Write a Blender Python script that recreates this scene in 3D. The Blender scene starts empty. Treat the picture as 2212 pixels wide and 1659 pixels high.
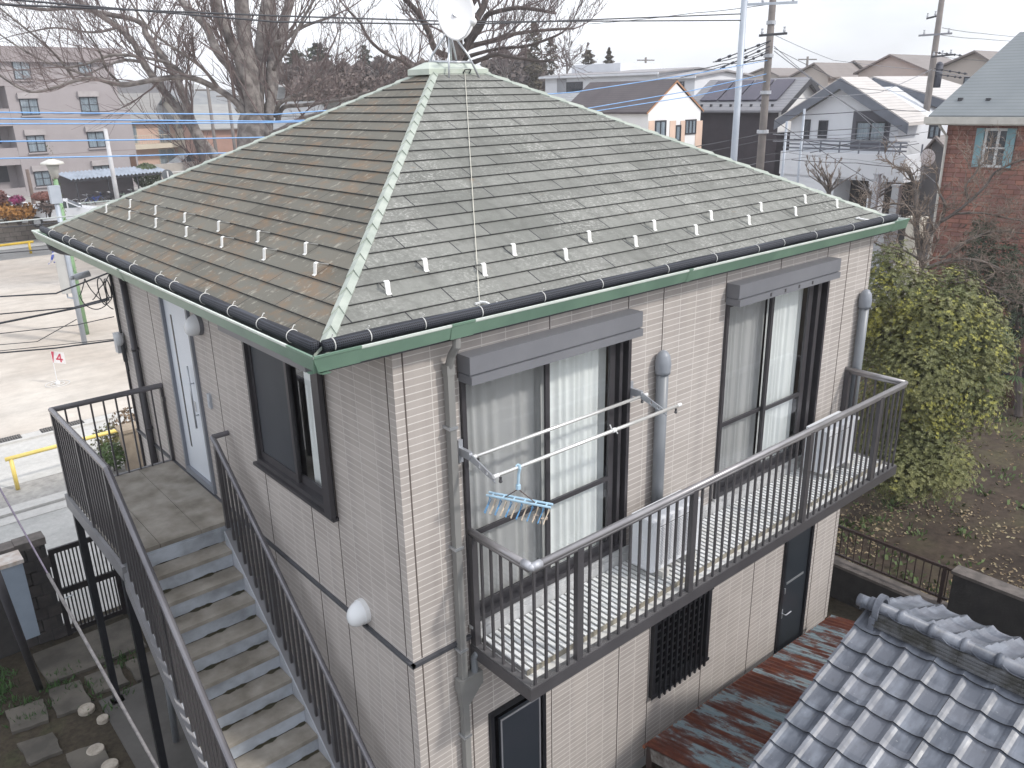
import bpy, bmesh, math, random
from mathutils import Vector, Matrix
import numpy as np

# ------------------------------------------------------------------ camera
S = bpy.context.scene
COL = S.collection
CAMP = (-3.08424, -5.00716, 4.53894)
YAW, PITCH, ROLL, FPX = 0.867584258, 0.338013623, -0.0211896978, 1780.25   # FPX: focal length for a picture 2212 wide
def _basis():
    cy, sy = math.cos(YAW), math.sin(YAW); cp, sp = math.cos(PITCH), math.sin(PITCH); cr, sr = math.cos(ROLL), math.sin(ROLL)
    f = np.array([cy*cp, sy*cp, -sp]); r = np.array([sy, -cy, 0]); u = np.cross(r, f)
    return cr*r+sr*u, -sr*r+cr*u, f
RT, UP, FW = _basis()
cd = bpy.data.cameras.new("camera"); cam = bpy.data.objects.new("camera", cd); COL.objects.link(cam)
cam.matrix_world = Matrix(((RT[0], UP[0], -FW[0], CAMP[0]), (RT[1], UP[1], -FW[1], CAMP[1]), (RT[2], UP[2], -FW[2], CAMP[2]), (0, 0, 0, 1)))
cd.sensor_width = 36; cd.lens = FPX/2212*36; cd.clip_start = 0.1; cd.clip_end = 2000
S.camera = cam

# ------------------------------------------------------------------ world, sun, exposure
SUN_AZ = math.radians(-62)      # direction towards the sun, measured from +X to +Y
SUN_EL = math.radians(42)
W = bpy.data.worlds.new("World"); S.world = W; W.use_nodes = True
wn = W.node_tree.nodes; wl = W.node_tree.links
for n in list(wn): wn.remove(n)
out = wn.new('ShaderNodeOutputWorld'); bg = wn.new('ShaderNodeBackground'); sky = wn.new('ShaderNodeTexSky')
sky.sky_type = 'NISHITA'; sky.sun_disc = False; sky.sun_elevation = SUN_EL; sky.sun_rotation = math.radians(90)-SUN_AZ
sky.air_density = 1.0; sky.dust_density = 2.5; sky.ozone_density = 1.0
tc = wn.new('ShaderNodeTexCoord'); mp = wn.new('ShaderNodeMapping'); mp.inputs['Scale'].default_value = (1, 1, 3.0)
nz = wn.new('ShaderNodeTexNoise'); nz.inputs['Scale'].default_value = 1.6; nz.inputs['Detail'].default_value = 5
cr = wn.new('ShaderNodeValToRGB'); cr.color_ramp.elements[0].position = 0.36; cr.color_ramp.elements[1].position = 0.60
cr.color_ramp.elements[0].color = (.42, .42, .42, 1); cr.color_ramp.elements[1].color = (1, 1, 1, 1)
mx = wn.new('ShaderNodeMix'); mx.data_type = 'RGBA'; mx.inputs['B'].default_value = (12.6, 12.9, 13.5, 1)   # thin bright cloud
wl.new(tc.outputs['Generated'], mp.inputs['Vector']); wl.new(mp.outputs[0], nz.inputs['Vector']); wl.new(nz.outputs['Fac'], cr.inputs[0])
wl.new(cr.outputs[0], mx.inputs['Factor']); wl.new(sky.outputs[0], mx.inputs['A']); wl.new(mx.outputs['Result'], bg.inputs[0])
bg.inputs[1].default_value = 0.105
wl.new(bg.outputs[0], out.inputs[0])
ld = bpy.data.lights.new("sun", 'SUN'); ld.energy = 2.0; ld.angle = math.radians(4.0); ld.color = (1.0, .95, .88)
lo = bpy.data.objects.new("sun", ld); COL.objects.link(lo)
sd = Vector((math.cos(SUN_EL)*math.cos(SUN_AZ), math.cos(SUN_EL)*math.sin(SUN_AZ), math.sin(SUN_EL)))
lo.rotation_euler = sd.to_track_quat('Z', 'Y').to_euler(); lo.location = (0, 0, 40)
S.view_settings.view_transform = 'Standard'; S.view_settings.look = 'None'; S.view_settings.exposure = 0.36; S.view_settings.gamma = 1
S.view_settings.use_curve_mapping = False
S.render.engine = 'CYCLES'
S.cycles.max_bounces = 6; S.cycles.transparent_max_bounces = 24

# ------------------------------------------------------------------ measuring helpers (pixels of a 2212 x 1659 picture)
CP = np.array(CAMP)
def ray(px, py):
    return RT*((px-1106)/FPX) + UP*(-(py-829.5)/FPX) + FW
def atP(px, py, n, c):
    d = ray(px, py); n = np.array(n, float); t = (c-CP@n)/(d@n); return CP+t*d
def atX(px, py, x): return atP(px, py, (1, 0, 0), x)
def atY(px, py, y): return atP(px, py, (0, 1, 0), y)
def atZ(px, py, z): return atP(px, py, (0, 0, 1), z)
def atD(px, py, d): return CP+ray(px, py)*d
def pix(P):
    q = np.array(P)-CP; z = q@FW; return 1106+FPX*(q@RT)/z, 829.5-FPX*(q@UP)/z
G0 = -3.15            # street and park level
GG = -2.60            # garden level behind the block wall
rnd = random.Random(7)

# ------------------------------------------------------------------ mesh builder
class MB:
    def __init__(s): s.v = []; s.f = []; s.m = []; s.mi = 0
    def vert(s, p): s.v.append((float(p[0]), float(p[1]), float(p[2]))); return len(s.v)-1
    def face(s, pts): s.f.append([s.vert(p) for p in pts]); s.m.append(s.mi); return s
    def box(s, x0, x1, y0, y1, z0, z1):
        if x0 > x1: x0, x1 = x1, x0
        if y0 > y1: y0, y1 = y1, y0
        if z0 > z1: z0, z1 = z1, z0
        b = len(s.v)
        for p in ((x0,y0,z0),(x1,y0,z0),(x1,y1,z0),(x0,y1,z0),(x0,y0,z1),(x1,y0,z1),(x1,y1,z1),(x0,y1,z1)): s.vert(p)
        for f in ((0,3,2,1),(4,5,6,7),(0,1,5,4),(1,2,6,5),(2,3,7,6),(3,0,4,7)): s.f.append([b+i for i in f]); s.m.append(s.mi)
        return s
    def prism(s, pts, ext):
        n = len(pts); b = len(s.v); e = np.array(ext, float)
        for p in pts: s.vert(p)
        for p in pts: s.vert(np.array(p, float)+e)
        s.f.append([b+i for i in range(n)][::-1]); s.m.append(s.mi); s.f.append([b+n+i for i in range(n)]); s.m.append(s.mi)
        for i in range(n):
            j = (i+1) % n; s.f.append([b+i, b+j, b+n+j, b+n+i]); s.m.append(s.mi)
        return s
    def bar(s, a, b, w, h, up=(0, 0, 1)):           # rectangular bar between two points, w across, h along up
        a = Vector(a); b = Vector(b); d = (b-a).normalized(); u = Vector(up); r = d.cross(u)
        if r.length < 1e-4: r = d.cross(Vector((1, 0, 0)))
        r.normalize(); u = r.cross(d); r = r*w/2; u = u*h/2
        return s.prism([a-r-u, a+r-u, a+r+u, a-r+u], b-a)
    def tube(s, pts, r, n=8, cap=True):
        pts = [Vector(p) for p in pts]; k = len(pts)
        if not isinstance(r, (list, tuple)): r = [r]*k
        b = len(s.v); pr = None
        for i, p in enumerate(pts):
            t = (pts[min(i+1, k-1)]-pts[max(i-1, 0)])
            if t.length < 1e-9: t = Vector((0, 0, 1))
            t.normalize()
            if pr is None:
                pr = t.orthogonal().normalized()
            pr = (pr-t*pr.dot(t))
            if pr.length < 1e-6: pr = t.orthogonal()
            pr.normalize(); q = t.cross(pr)
            for j in range(n):
                a = 2*math.pi*j/n; s.vert(p+(pr*math.cos(a)+q*math.sin(a))*r[i])
        for i in range(k-1):
            for j in range(n):
                a = b+i*n+j; c = b+i*n+(j+1) % n; s.f.append([a, c, c+n, a+n]); s.m.append(s.mi)
        if cap:
            s.f.append([b+j for j in range(n)][::-1]); s.m.append(s.mi); s.f.append([b+(k-1)*n+j for j in range(n)]); s.m.append(s.mi)
        return s
    def ball(s, c, rx, ry=None, rz=None, n=12, m=8, lo=-90, hi=90):
        ry = ry or rx; rz = rz or rx; b = len(s.v)
        for i in range(m+1):
            t = math.radians(lo+(hi-lo)*i/m)
            for j in range(n):
                a = 2*math.pi*j/n; s.vert((c[0]+rx*math.cos(t)*math.cos(a), c[1]+ry*math.cos(t)*math.sin(a), c[2]+rz*math.sin(t)))
        for i in range(m):
            for j in range(n):
                a = b+i*n+j; d = b+i*n+(j+1) % n; s.f.append([a, d, d+n, a+n]); s.m.append(s.mi)
        return s
    def build(s, name, mats, parent=None, off=None, smooth=False, xf=None):
        if off is None: off = OFF.get(parent.name, (0, 0, 0)) if parent else (0, 0, 0)
        me = bpy.data.meshes.new(name)
        V = [(x-off[0], y-off[1], z-off[2]) for x, y, z in s.v]
        me.from_pydata(V, [], s.f)
        if not isinstance(mats, (list, tuple)): mats = [mats]
        for m in mats: me.materials.append(m)
        if len(mats) > 1: me.polygons.foreach_set('material_index', s.m)
        if smooth: me.polygons.foreach_set('use_smooth', [True]*len(s.f))
        bm = bmesh.new(); bm.from_mesh(me)
        if len(s.f) < 30000: bmesh.ops.recalc_face_normals(bm, faces=bm.faces)
        bm.to_mesh(me); bm.free()
        o = bpy.data.objects.new(name, me); COL.objects.link(o)
        if parent:
            o.parent = parent; OFF[o.name] = off
        return o
OFF = {}
def tag(o, label=None, cat=None, group=None, kind=None):
    if label: o['label'] = label
    if cat: o['category'] = cat
    if group: o['group'] = group
    if kind: o['kind'] = kind
    return o
def root(name, loc, label, cat, group=None, rz=0.0, world=True):
    """Empty at the thing's base; world=True: its parts are given in world coordinates"""
    o = bpy.data.objects.new(name, None); COL.objects.link(o); o.location = [float(c) for c in loc]; o.rotation_euler = (0, 0, rz)
    o.empty_display_size = .2
    OFF[o.name] = tuple(float(c) for c in loc) if world else (0, 0, 0)
    return tag(o, label, cat, group)
def copy_thing(r, loc, rz=0.0, label=None, scale=None):
    c = r.copy(); COL.objects.link(c); c.location = loc; c.rotation_euler = (0, 0, rz)
    if label: c['label'] = label
    if scale: c.scale = scale
    for ch in list(r.children):
        k = ch.copy(); COL.objects.link(k); k.parent = c
        for g in list(ch.children):
            h = g.copy(); COL.objects.link(h); h.parent = k
    return c
def single(name, mb, mats, base, label, cat, group=None, smooth=False):
    o = mb.build(name, mats, None, off=tuple(float(c) for c in base), smooth=smooth); o.location = [float(c) for c in base]
    return tag(o, label, cat, group)

# ------------------------------------------------------------------ materials
class NT:
    def __init__(s, name):
        s.m = bpy.data.materials.new(name); s.m.use_nodes = True; s.n = s.m.node_tree.nodes; s.l = s.m.node_tree.links
        s.b = s.n['Principled BSDF']; s.o = s.n['Material Output']
    def new(s, t, **k):
        x = s.n.new(t)
        for a, b in k.items(): setattr(x, a, b)
        return x
    def link(s, a, b): s.l.new(a, b)
    def val(s, x, sock):
        if hasattr(x, 'links') or isinstance(x, bpy.types.NodeSocket): s.link(x, sock)
        else: sock.default_value = x
    def math(s, op, a, b=0.0, c=None):
        x = s.new('ShaderNodeMath', operation=op); s.val(a, x.inputs[0])
        if len(x.inputs) > 1: s.val(b, x.inputs[1])
        if c is not None: s.val(c, x.inputs[2])
        return x.outputs[0]
    def pos(s):
        g = s.new('ShaderNodeNewGeometry'); q = s.new('ShaderNodeSeparateXYZ'); s.link(g.outputs['Position'], q.inputs[0]); return g.outputs['Position'], q.outputs
    def noise(s, vec, scale, detail=4, rough=.55, out='Fac', stretch=None):
        if stretch:
            mp = s.new('ShaderNodeMapping'); mp.inputs['Scale'].default_value = stretch; s.link(vec, mp.inputs[0]); vec = mp.outputs[0]
        x = s.new('ShaderNodeTexNoise'); x.inputs['Scale'].default_value = scale; x.inputs['Detail'].default_value = detail; x.inputs['Roughness'].default_value = rough
        s.link(vec, x.inputs['Vector']); return x.outputs[out]
    def ramp(s, f, stops):
        x = s.new('ShaderNodeValToRGB'); e = x.color_ramp.elements
        while len(e) < len(stops): e.new(0.5)
        for k, (p, c) in enumerate(stops):
            e[k].position = p; e[k].color = (c[0], c[1], c[2], 1) if isinstance(c, (tuple, list)) else (c, c, c, 1)
        s.link(f, x.inputs[0]); return x.outputs[0]
    def mix(s, f, a, b, mode='MIX'):
        x = s.new('ShaderNodeMix', data_type='RGBA', blend_type=mode); s.val(f, x.inputs['Factor'])
        for v, k in ((a, 'A'), (b, 'B')):
            if isinstance(v, tuple): x.inputs[k].default_value = (v[0], v[1], v[2], 1)
            else: s.link(v, x.inputs[k])
        return x.outputs['Result']
    def bump(s, h, strength=.3, dist=.01):
        x = s.new('ShaderNodeBump'); x.inputs['Strength'].default_value = strength; x.inputs['Distance'].default_value = dist
        s.link(h, x.inputs['Height']); s.link(x.outputs[0], s.b.inputs['Normal'])
    def color(s, c):
        if isinstance(c, tuple): s.b.inputs['Base Color'].default_value = (c[0], c[1], c[2], 1)
        else: s.link(c, s.b.inputs['Base Color'])
    def set(s, rough=.6, metal=0.0, spec=.5):
        s.val(rough, s.b.inputs['Roughness']); s.b.inputs['Metallic'].default_value = metal; s.b.inputs['Specular IOR Level'].default_value = spec; return s
MC = {}
def mat(name, c1, c2=None, scale=4.0, rough=.6, metal=0.0, bump=0.0, bscale=None, spec=.5, stretch=None, lo=.35, hi=.65, detail=5):
    if name in MC: return MC[name]
    t = NT(name); P, _ = t.pos()
    if c2 is None: c2 = tuple(x*.82 for x in c1)
    f = t.noise(P, scale, detail, stretch=stretch); t.color(t.ramp(f, [(lo, c1), (hi, c2)])); t.set(rough, metal, spec)
    if bump: t.bump(t.noise(P, bscale or scale*6, 3, stretch=stretch), bump, .01)
    MC[name] = t.m; return t.m
def mat_tiles(name, axis):
    """sandwich-tile siding: long low tiles with pale joints, sized 253 x 61 mm"""
    t = NT(name); P, q = t.pos(); u = q[0] if axis == 'x' else q[1]; z = q[2]
    fu = t.math('DIVIDE', t.math('SUBTRACT', u, .09-50*.2535), .2535); fz = t.math('DIVIDE', t.math('ADD', z, 20.0), .0607)
    du = t.math('PINGPONG', fu, .5); dz = t.math('PINGPONG', fz, .5)
    gz = t.math('LESS_THAN', dz, .07); gu = t.math('LESS_THAN', du, .014)
    g = t.math('MAXIMUM', gz, t.math('MULTIPLY', gu, .9))
    cid = t.new('ShaderNodeCombineXYZ'); t.link(t.math('FLOOR', fu), cid.inputs[0]); t.link(t.math('FLOOR', fz), cid.inputs[1])
    wn_ = t.new('ShaderNodeTexWhiteNoise', noise_dimensions='3D'); t.link(cid.outputs[0], wn_.inputs['Vector'])
    base = t.mix(wn_.outputs['Value'], (.408, .374, .352), (.458, .422, .399))
    blot = t.ramp(t.noise(P, 1.1, 5), [(.35, (1, 1, 1)), (.75, (.88, .87, .87))])
    streak = t.ramp(t.noise(P, 6.0, 5, stretch=(1, 1, .07)), [(.42, (1, 1, 1)), (.75, (.86, .86, .87))])
    base = t.mix(1.0, t.mix(1.0, base, blot, 'MULTIPLY'), streak, 'MULTIPLY')
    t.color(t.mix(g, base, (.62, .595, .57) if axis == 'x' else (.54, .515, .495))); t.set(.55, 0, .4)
    t.bump(t.math('SUBTRACT', 1.0, g), .5, .004); return t.m
def mat_slate(name, kind, x0, y0, ze, sl, pitch):
    t = NT(name); P, q = t.pos(); u = q[0] if kind in ('front', 'back') else q[1]
    h = t.math('SUBTRACT', q[2], ze-20*pitch+.004); fc = t.math('FLOOR', t.math('DIVIDE', h, pitch))
    par = t.math('MODULO', fc, 2.0)
    off = .197 if kind in ('front', 'back') else .507
    fu = t.math('DIVIDE', t.math('SUBTRACT', t.math('SUBTRACT', u, off-50*.919), t.math('MULTIPLY', par, .4595)), .919)
    cid = t.new('ShaderNodeCombineXYZ'); t.link(t.math('FLOOR', t.math('ADD', fu, .0)), cid.inputs[0]); t.link(fc, cid.inputs[1])
    du = t.math('PINGPONG', fu, .5); wn_ = t.new('ShaderNodeTexWhiteNoise', noise_dimensions='3D'); t.link(cid.outputs[0], wn_.inputs['Vector'])
    g = t.math('LESS_THAN', du, .0062 if kind == 'front' else .0042)
    big = t.noise(P, .9, 4); fine = t.noise(P, 34, 5, .7); mid = t.noise(P, 7, 5, .65)
    if kind in ('front', 'back'):
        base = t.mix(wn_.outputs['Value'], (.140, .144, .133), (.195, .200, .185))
        base = t.mix(t.ramp(big, [(.35, 0.), (.7, .55)]), base, (.25, .25, .236))
        spk = t.math('MULTIPLY', t.ramp(fine, [(.50, 0.), (.60, 1.)]), t.ramp(t.noise(P, 1.3, 3), [(.40, .1), (.62, .9)]))
        base = t.mix(t.math('MULTIPLY', spk, .75), base, (.42, .422, .40))
        dk = t.ramp(mid, [(.52, 0.), (.70, .6)]); base = t.mix(dk, base, (.12, .122, .112))
        wet = t.math('MULTIPLY', t.ramp(t.noise(P, 3.0, 5, stretch=(2.2, .35, .5)), [(.48, 0.), (.68, 1.)]), .45); base = t.mix(wet, base, (.125, .128, .118))
        rs = t.math('MULTIPLY', t.ramp(t.noise(P, 3.1, 6, .7), [(.66, 0.), (.75, 1.)]), .35); base = t.mix(rs, base, (.38, .2, .07))
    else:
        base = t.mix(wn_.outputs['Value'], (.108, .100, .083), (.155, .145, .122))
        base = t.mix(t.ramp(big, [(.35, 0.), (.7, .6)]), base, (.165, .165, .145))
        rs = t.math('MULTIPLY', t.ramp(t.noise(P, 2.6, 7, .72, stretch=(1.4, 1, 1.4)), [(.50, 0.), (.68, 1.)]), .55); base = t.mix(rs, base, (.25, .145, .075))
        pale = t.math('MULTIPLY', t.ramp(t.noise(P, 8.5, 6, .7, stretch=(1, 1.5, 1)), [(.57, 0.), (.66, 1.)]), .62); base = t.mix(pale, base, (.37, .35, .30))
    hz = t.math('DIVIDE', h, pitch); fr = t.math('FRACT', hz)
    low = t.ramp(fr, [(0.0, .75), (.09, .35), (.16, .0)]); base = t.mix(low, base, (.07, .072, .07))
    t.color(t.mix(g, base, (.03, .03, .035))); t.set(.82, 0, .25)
    t.bump(fine, .35, .004); return t.m
# ------------------------------------------------------------------ main house: constants measured from the photograph
LX, LY = 7.28, 7.17
RX0, RX1, RY0, RY1, ZE, SL = -.585, 7.552, -.085, 7.588, 2.93, .507
HH = (RY1-RY0)/2; PZ = ZE+SL*HH; RGX0, RGX1, RGY = RX0+HH, RX1-HH, RY0+HH
CL = .186; CH = CL/math.hypot(1, SL); CPITCH = CH*SL           # course: slope length, plan width, rise
M_tf = mat_tiles('tile_siding_front', 'x'); M_ts = mat_tiles('tile_siding_side', 'y')
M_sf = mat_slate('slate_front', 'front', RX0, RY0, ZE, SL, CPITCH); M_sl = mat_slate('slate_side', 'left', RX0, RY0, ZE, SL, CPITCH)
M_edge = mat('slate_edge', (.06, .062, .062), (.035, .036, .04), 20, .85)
M_hip = mat('hip_metal', (.40, .435, .39), (.30, .34, .30), 6, .45, 0, .1)
M_green = mat('green_gutter', (.165, .265, .20), (.13, .215, .165), 2.5, .35, 0, 0)
M_lip = mat('gutter_lip_highlight', (.70, .74, .70), (.58, .64, .60), 8, .35)  # near-white colour paints the highlight along the lip of the green gutter
M_dk = mat('bronze_frame', (.060, .056, .062), (.048, .046, .052), 3, .38, .2)
M_dk2 = mat('black_frame', (.018, .019, .024), (.012, .013, .017), 3, .35, .2)
M_shut = mat('shutter_grey', (.195, .20, .22), (.17, .175, .195), 2, .42, .1)
M_rail = mat('rail_bronze', (.098, .094, .100), (.082, .078, .084), 3, .36, .35)
M_pipe = mat('pipe_grey', (.235, .235, .228), (.20, .20, .198), 3, .45)
M_pipe2 = mat('vent_pipe_grey', (.20, .215, .235), (.175, .19, .21), 3, .4)
M_band = mat('band_dark', (.075, .078, .090), (.06, .062, .072), 4, .5)
M_seal = mat('sealant', (.115, .095, .085), (.09, .075, .07), 9, .8)
M_cur = mat('curtain_white', (.82, .82, .80), (.77, .77, .76), 2, .9)
M_curg = mat('curtain_grey', (.40, .40, .38), (.34, .34, .33), 2, .9)
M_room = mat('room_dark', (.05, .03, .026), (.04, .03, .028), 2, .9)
M_white = mat('white_panel', (.74, .75, .76), (.66, .67, .68), 1.5, .45)
M_door = mat('door_pale', (.66, .70, .76), (.60, .64, .70), 1.2, .4, 0, 0)
M_doorfr = mat('door_frame_blue_grey', (.20, .215, .25), (.18, .195, .225), 3, .4)
M_found = mat('foundation_concrete', (.42, .42, .42), (.34, .34, .34), 3, .85, 0, .2)
M_soff = mat('soffit', (.32, .30, .28), None, 2, .8)
M_steel = mat('galvanised', (.55, .57, .60), (.45, .47, .50), 12, .35, .7)
M_black = mat('black_rubber', (.022, .023, .026), (.015, .015, .018), 5, .5)
def mat_glass(name, tint=(.9, .95, .95), k=.10, film=None):
    t = NT(name); n, l = t.n, t.l; n.remove(t.b)
    tr = n.new('ShaderNodeBsdfTransparent'); tr.inputs[0].default_value = (tint[0], tint[1], tint[2], 1)
    gl = n.new('ShaderNodeBsdfGlossy'); gl.inputs['Roughness'].default_value = .02; gl.inputs[0].default_value = (.95, .97, 1, 1)
    lw = n.new('ShaderNodeLayerWeight'); lw.inputs[0].default_value = .5
    pw = n.new('ShaderNodeMath'); pw.operation = 'POWER'; l.new(lw.outputs['Facing'], pw.inputs[0]); pw.inputs[1].default_value = 3.5
    ad = n.new('ShaderNodeMath'); ad.operation = 'MULTIPLY_ADD'; l.new(pw.outputs[0], ad.inputs[0]); ad.inputs[1].default_value = (.12 if tint[0] < .3 else .7); ad.inputs[2].default_value = k
    mx_ = n.new('ShaderNodeMixShader'); l.new(ad.outputs[0], mx_.inputs[0]); l.new(tr.outputs[0], mx_.inputs[1]); l.new(gl.outputs[0], mx_.inputs[2]); l.new(mx_.outputs[0], t.o.inputs[0])
    return t.m
M_gl = mat_glass('window_glass', (.93, .96, .97), .06)
M_glscr = mat_glass('window_glass_with_insect_screen', (.66, .67, .68), .03)
M_scrn = mat('insect_screen', (.050, .056, .068), (.035, .040, .050), .8, .6)
M_gldk = mat_glass('dark_glass', (.14, .16, .20), .03)

house = root('two_storey_house', (0, 0, G0), 'beige tiled two storey house with grey slate hip roof, balcony and shuttered windows', 'house')
FRONT = lambda u, d, z: (u, d, z)          # d: depth into the wall, negative outwards
LEFT = lambda u, d, z: (d, u, z)
def mbox(mb, M, u0, u1, d0, d1, z0, z1):
    a = M(u0, d0, z0); b = M(u1, d1, z1); return mb.box(a[0], b[0], a[1], b[1], a[2], b[2])
def wall(M, U0, U1, Z0, Z1, holes, thick=.12):
    mb = MB(); us = sorted({U0, U1, *[h[0] for h in holes], *[h[1] for h in holes]}); zs = sorted({Z0, Z1, *[h[2] for h in holes], *[h[3] for h in holes]})
    for a, b in zip(us, us[1:]):
        for c, d in zip(zs, zs[1:]):
            if any(h[0] <= a and b <= h[1] and h[2] <= c and d <= h[3] for h in holes): continue
            mb.face([M(a, 0, c), M(b, 0, c), M(b, 0, d), M(a, 0, d)])
    for u0, u1, z0, z1 in holes:
        for p, q in (((u0, z0), (u1, z0)), ((u1, z0), (u1, z1)), ((u1, z1), (u0, z1)), ((u0, z1), (u0, z0))):
            mb.face([M(p[0], 0, p[1]), M(q[0], 0, q[1]), M(q[0], thick, q[1]), M(p[0], thick, p[1])])
    return mb
HF = [(.605, 2.64, .10, 2.42), (4.15, 6.235, .10, 2.42), (3.14, 4.21, -2.13, -1.05), (5.85, 6.555, -2.98, -.92), (.78, 1.50, -2.98, -.98)]
HL = [(4.205, 5.135, .03, 2.40), (1.135, 2.745, .96, 2.42)]
ZF = -2.97
wf = wall(FRONT, 0, LX, ZF, 2.80, HF).build('front_wall', M_tf, house)
wlw = wall(LEFT, 0, LY, ZF, 2.80, HL).build('side_wall', M_ts, house)
m = MB(); m.face([(LX, 0, ZF), (LX, LY, ZF), (LX, LY, 2.8), (LX, 0, 2.8)]); m.face([(LX, LY, ZF), (0, LY, ZF), (0, LY, 2.8), (LX, LY, 2.8)])
m.build('rear_wall', M_ts, house)
m = MB().box(-.02+.04, LX-.02, .02, LY-.02, G0, ZF); m.build('foundation', M_found, house)
# inner shell so that windows look into dark rooms
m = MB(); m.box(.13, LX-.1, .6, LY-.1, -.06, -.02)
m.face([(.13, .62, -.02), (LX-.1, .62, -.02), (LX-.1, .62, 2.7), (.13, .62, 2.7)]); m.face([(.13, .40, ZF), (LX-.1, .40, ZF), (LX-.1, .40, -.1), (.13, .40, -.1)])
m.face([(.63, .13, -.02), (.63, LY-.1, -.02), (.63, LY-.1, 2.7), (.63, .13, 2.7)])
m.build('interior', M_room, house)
# dark sealant joints between the wall panels
js = MB()
for x in (.09, .594, 1.6, 2.61, 3.12, 4.138, 5.16, 6.163, 6.675, 7.193):
    for z0, z1 in ((-2.97, -.045), (.015, 2.78)):
        segs = [(z0, z1)]
        for h in HF:
            if h[0]-.02 < x < h[1]+.02:
                segs = [(a, b) for (c, d) in segs for (a, b) in ((c, min(d, h[2])), (max(c, h[3]), d)) if b-a > .02]
        for a, b in segs: js = MB(); js.box(x-.006, x+.006, -.0025, .004, a, b); js.build('panel_joint', M_seal, wf)
js = MB()
for y in (.10, 1.11, 1.635, 2.645, 3.65, 5.20, 5.63, 6.64, 7.10):
    for z0, z1 in ((-2.97, -.045), (.015, 2.78)):
        segs = [(z0, z1)]
        for h in HL:
            if h[0]-.02 < y < h[1]+.02:
                segs = [(a, b) for (c, d) in segs for (a, b) in ((c, min(d, h[2])), (max(c, h[3]), d)) if b-a > .02]
        for a, b in segs: js = MB(); js.box(-.0025, .004, y-.006, y+.006, a, b); js.build('panel_joint', M_seal, wlw)
# floor band between the storeys
m = MB()
for M_, U in ((FRONT, .60), (LEFT, LY)):
    mbox(m, M_, -.022 if M_ is LEFT else -.0219, U, -.022, .0, -.040, -.012); mbox(m, M_, -.035 if M_ is LEFT else -.0349, U, -.035, .0, -.012, .006)
m.build('floor_band', M_band, house)

# ------------------------------------------------------------------ hip roof of stepped slate courses
def slope_frame(side):
    if side == 'front': return lambda u, t: (u, RY0+t, ZE+SL*t), RX0, RX1
    if side == 'back': return lambda u, t: (u, RY1-t, ZE+SL*t), RX0, RX1
    if side == 'left': return lambda u, t: (RX0+t, u, ZE+SL*t), RY0, RY1
    return lambda u, t: (RX1-t, u, ZE+SL*t), RY0, RY1
roofs = {}
nrm = 1/math.hypot(1, SL)
for side in ('front', 'left', 'back', 'right'):
    F, u0, u1 = slope_frame(side); mb = MB(); k = 0
    while k*CH < HH-1e-6:
        t0, t1 = k*CH, min((k+1)*CH, HH); L = .014
        # upper face: raised by L at its lower edge, flush at its upper edge
        a = list(F(u0+t0, t0)); b = list(F(u1-t0, t0)); c = list(F(u1-t1, t1)); d = list(F(u0+t1, t1))
        n = {'front': (0, -SL*nrm, nrm), 'back': (0, SL*nrm, nrm), 'left': (-SL*nrm, 0, nrm), 'right': (SL*nrm, 0, nrm)}[side]
        A = [a[i]+n[i]*L for i in range(3)]; B = [b[i]+n[i]*L for i in range(3)]
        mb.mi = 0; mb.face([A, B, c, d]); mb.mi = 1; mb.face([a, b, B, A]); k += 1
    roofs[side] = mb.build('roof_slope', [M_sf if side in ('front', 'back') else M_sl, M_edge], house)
m = MB(); m.face([(RX0+.01, RY0+.01, ZE-.02), (RX1-.01, RY0+.01, ZE-.02), (RX1-.01, RY1-.01, ZE-.02), (RX0+.01, RY1-.01, ZE-.02)])
m.face([(RX0+.01, RY0+.01, 2.79), (RX1-.01, RY0+.01, 2.79), (RX1-.01, RY1-.01, 2.79), (RX0+.01, RY1-.01, 2.79)])
m.build('soffit', M_soff, house)
m = MB()
for a, b in (((RX0, RY0), (RX1, RY0)), ((RX0, RY1), (RX1, RY1)), ((RX0, RY0), (RX0, RY1)), ((RX1, RY0), (RX1, RY1))):
    m.box(min(a[0], b[0])-(.0 if a[0] != b[0] else .008), max(a[0], b[0])+(.0 if a[0] != b[0] else .008), min(a[1], b[1])-(.0 if a[1] != b[1] else .008), max(a[1], b[1])+(.0 if a[1] != b[1] else .008), 2.77, ZE-.005)
m.build('fascia', M_band, house)
# hip caps: one folded piece for each course, stepping down
def hip(cx, cy, dx, dy):
    mb = MB(); k = 0; w = .050
    while k*CH < HH-.16:
        t0, t1 = k*CH-.012, (k+1)*CH+.01; l0, l1 = .034, .016
        def P(t, l): return Vector((cx+dx*t, cy+dy*t, ZE+SL*t+l))
        def wing(t, l, s):                      # point w to one side, lying on the slope
            p = P(t, l*.62); 
            return p+(Vector((0, -dy*w*1.41, -SL*w*1.41*0.0)) if s == 0 else Vector((-dx*w*1.41, 0, 0)))+Vector((0, 0, -SL*w*1.41))
        a0, a1 = P(t0, l0), P(t1, l1); b0, b1 = wing(t0, l0, 0), wing(t1, l1, 0); c0, c1 = wing(t0, l0, 1), wing(t1, l1, 1)
        mb.face([b0, a0, a1, b1]); mb.face([a0, c0, c1, a1])
        dn = Vector((0, 0, -.022)); mb.face([b0+dn, a0+dn, a0, b0]); mb.face([a0+dn, c0+dn, c0, a0]); mb.face([b0+dn, b0, b1, b1+dn]); mb.face([c0, c0+dn, c1+dn, c1])
        k += 1
    return mb
for cx, cy, dx, dy in ((RX0, RY0, 1, 1), (RX1, RY0, -1, 1), (RX0, RY1, 1, -1), (RX1, RY1, -1, -1)):
    hip(cx, cy, dx, dy).build('hip_cap', M_hip, house)
m = MB(); X0, X1, Y0, Y1 = 2.99, 3.90, 3.56, 4.01       # cap over the short ridge
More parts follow.
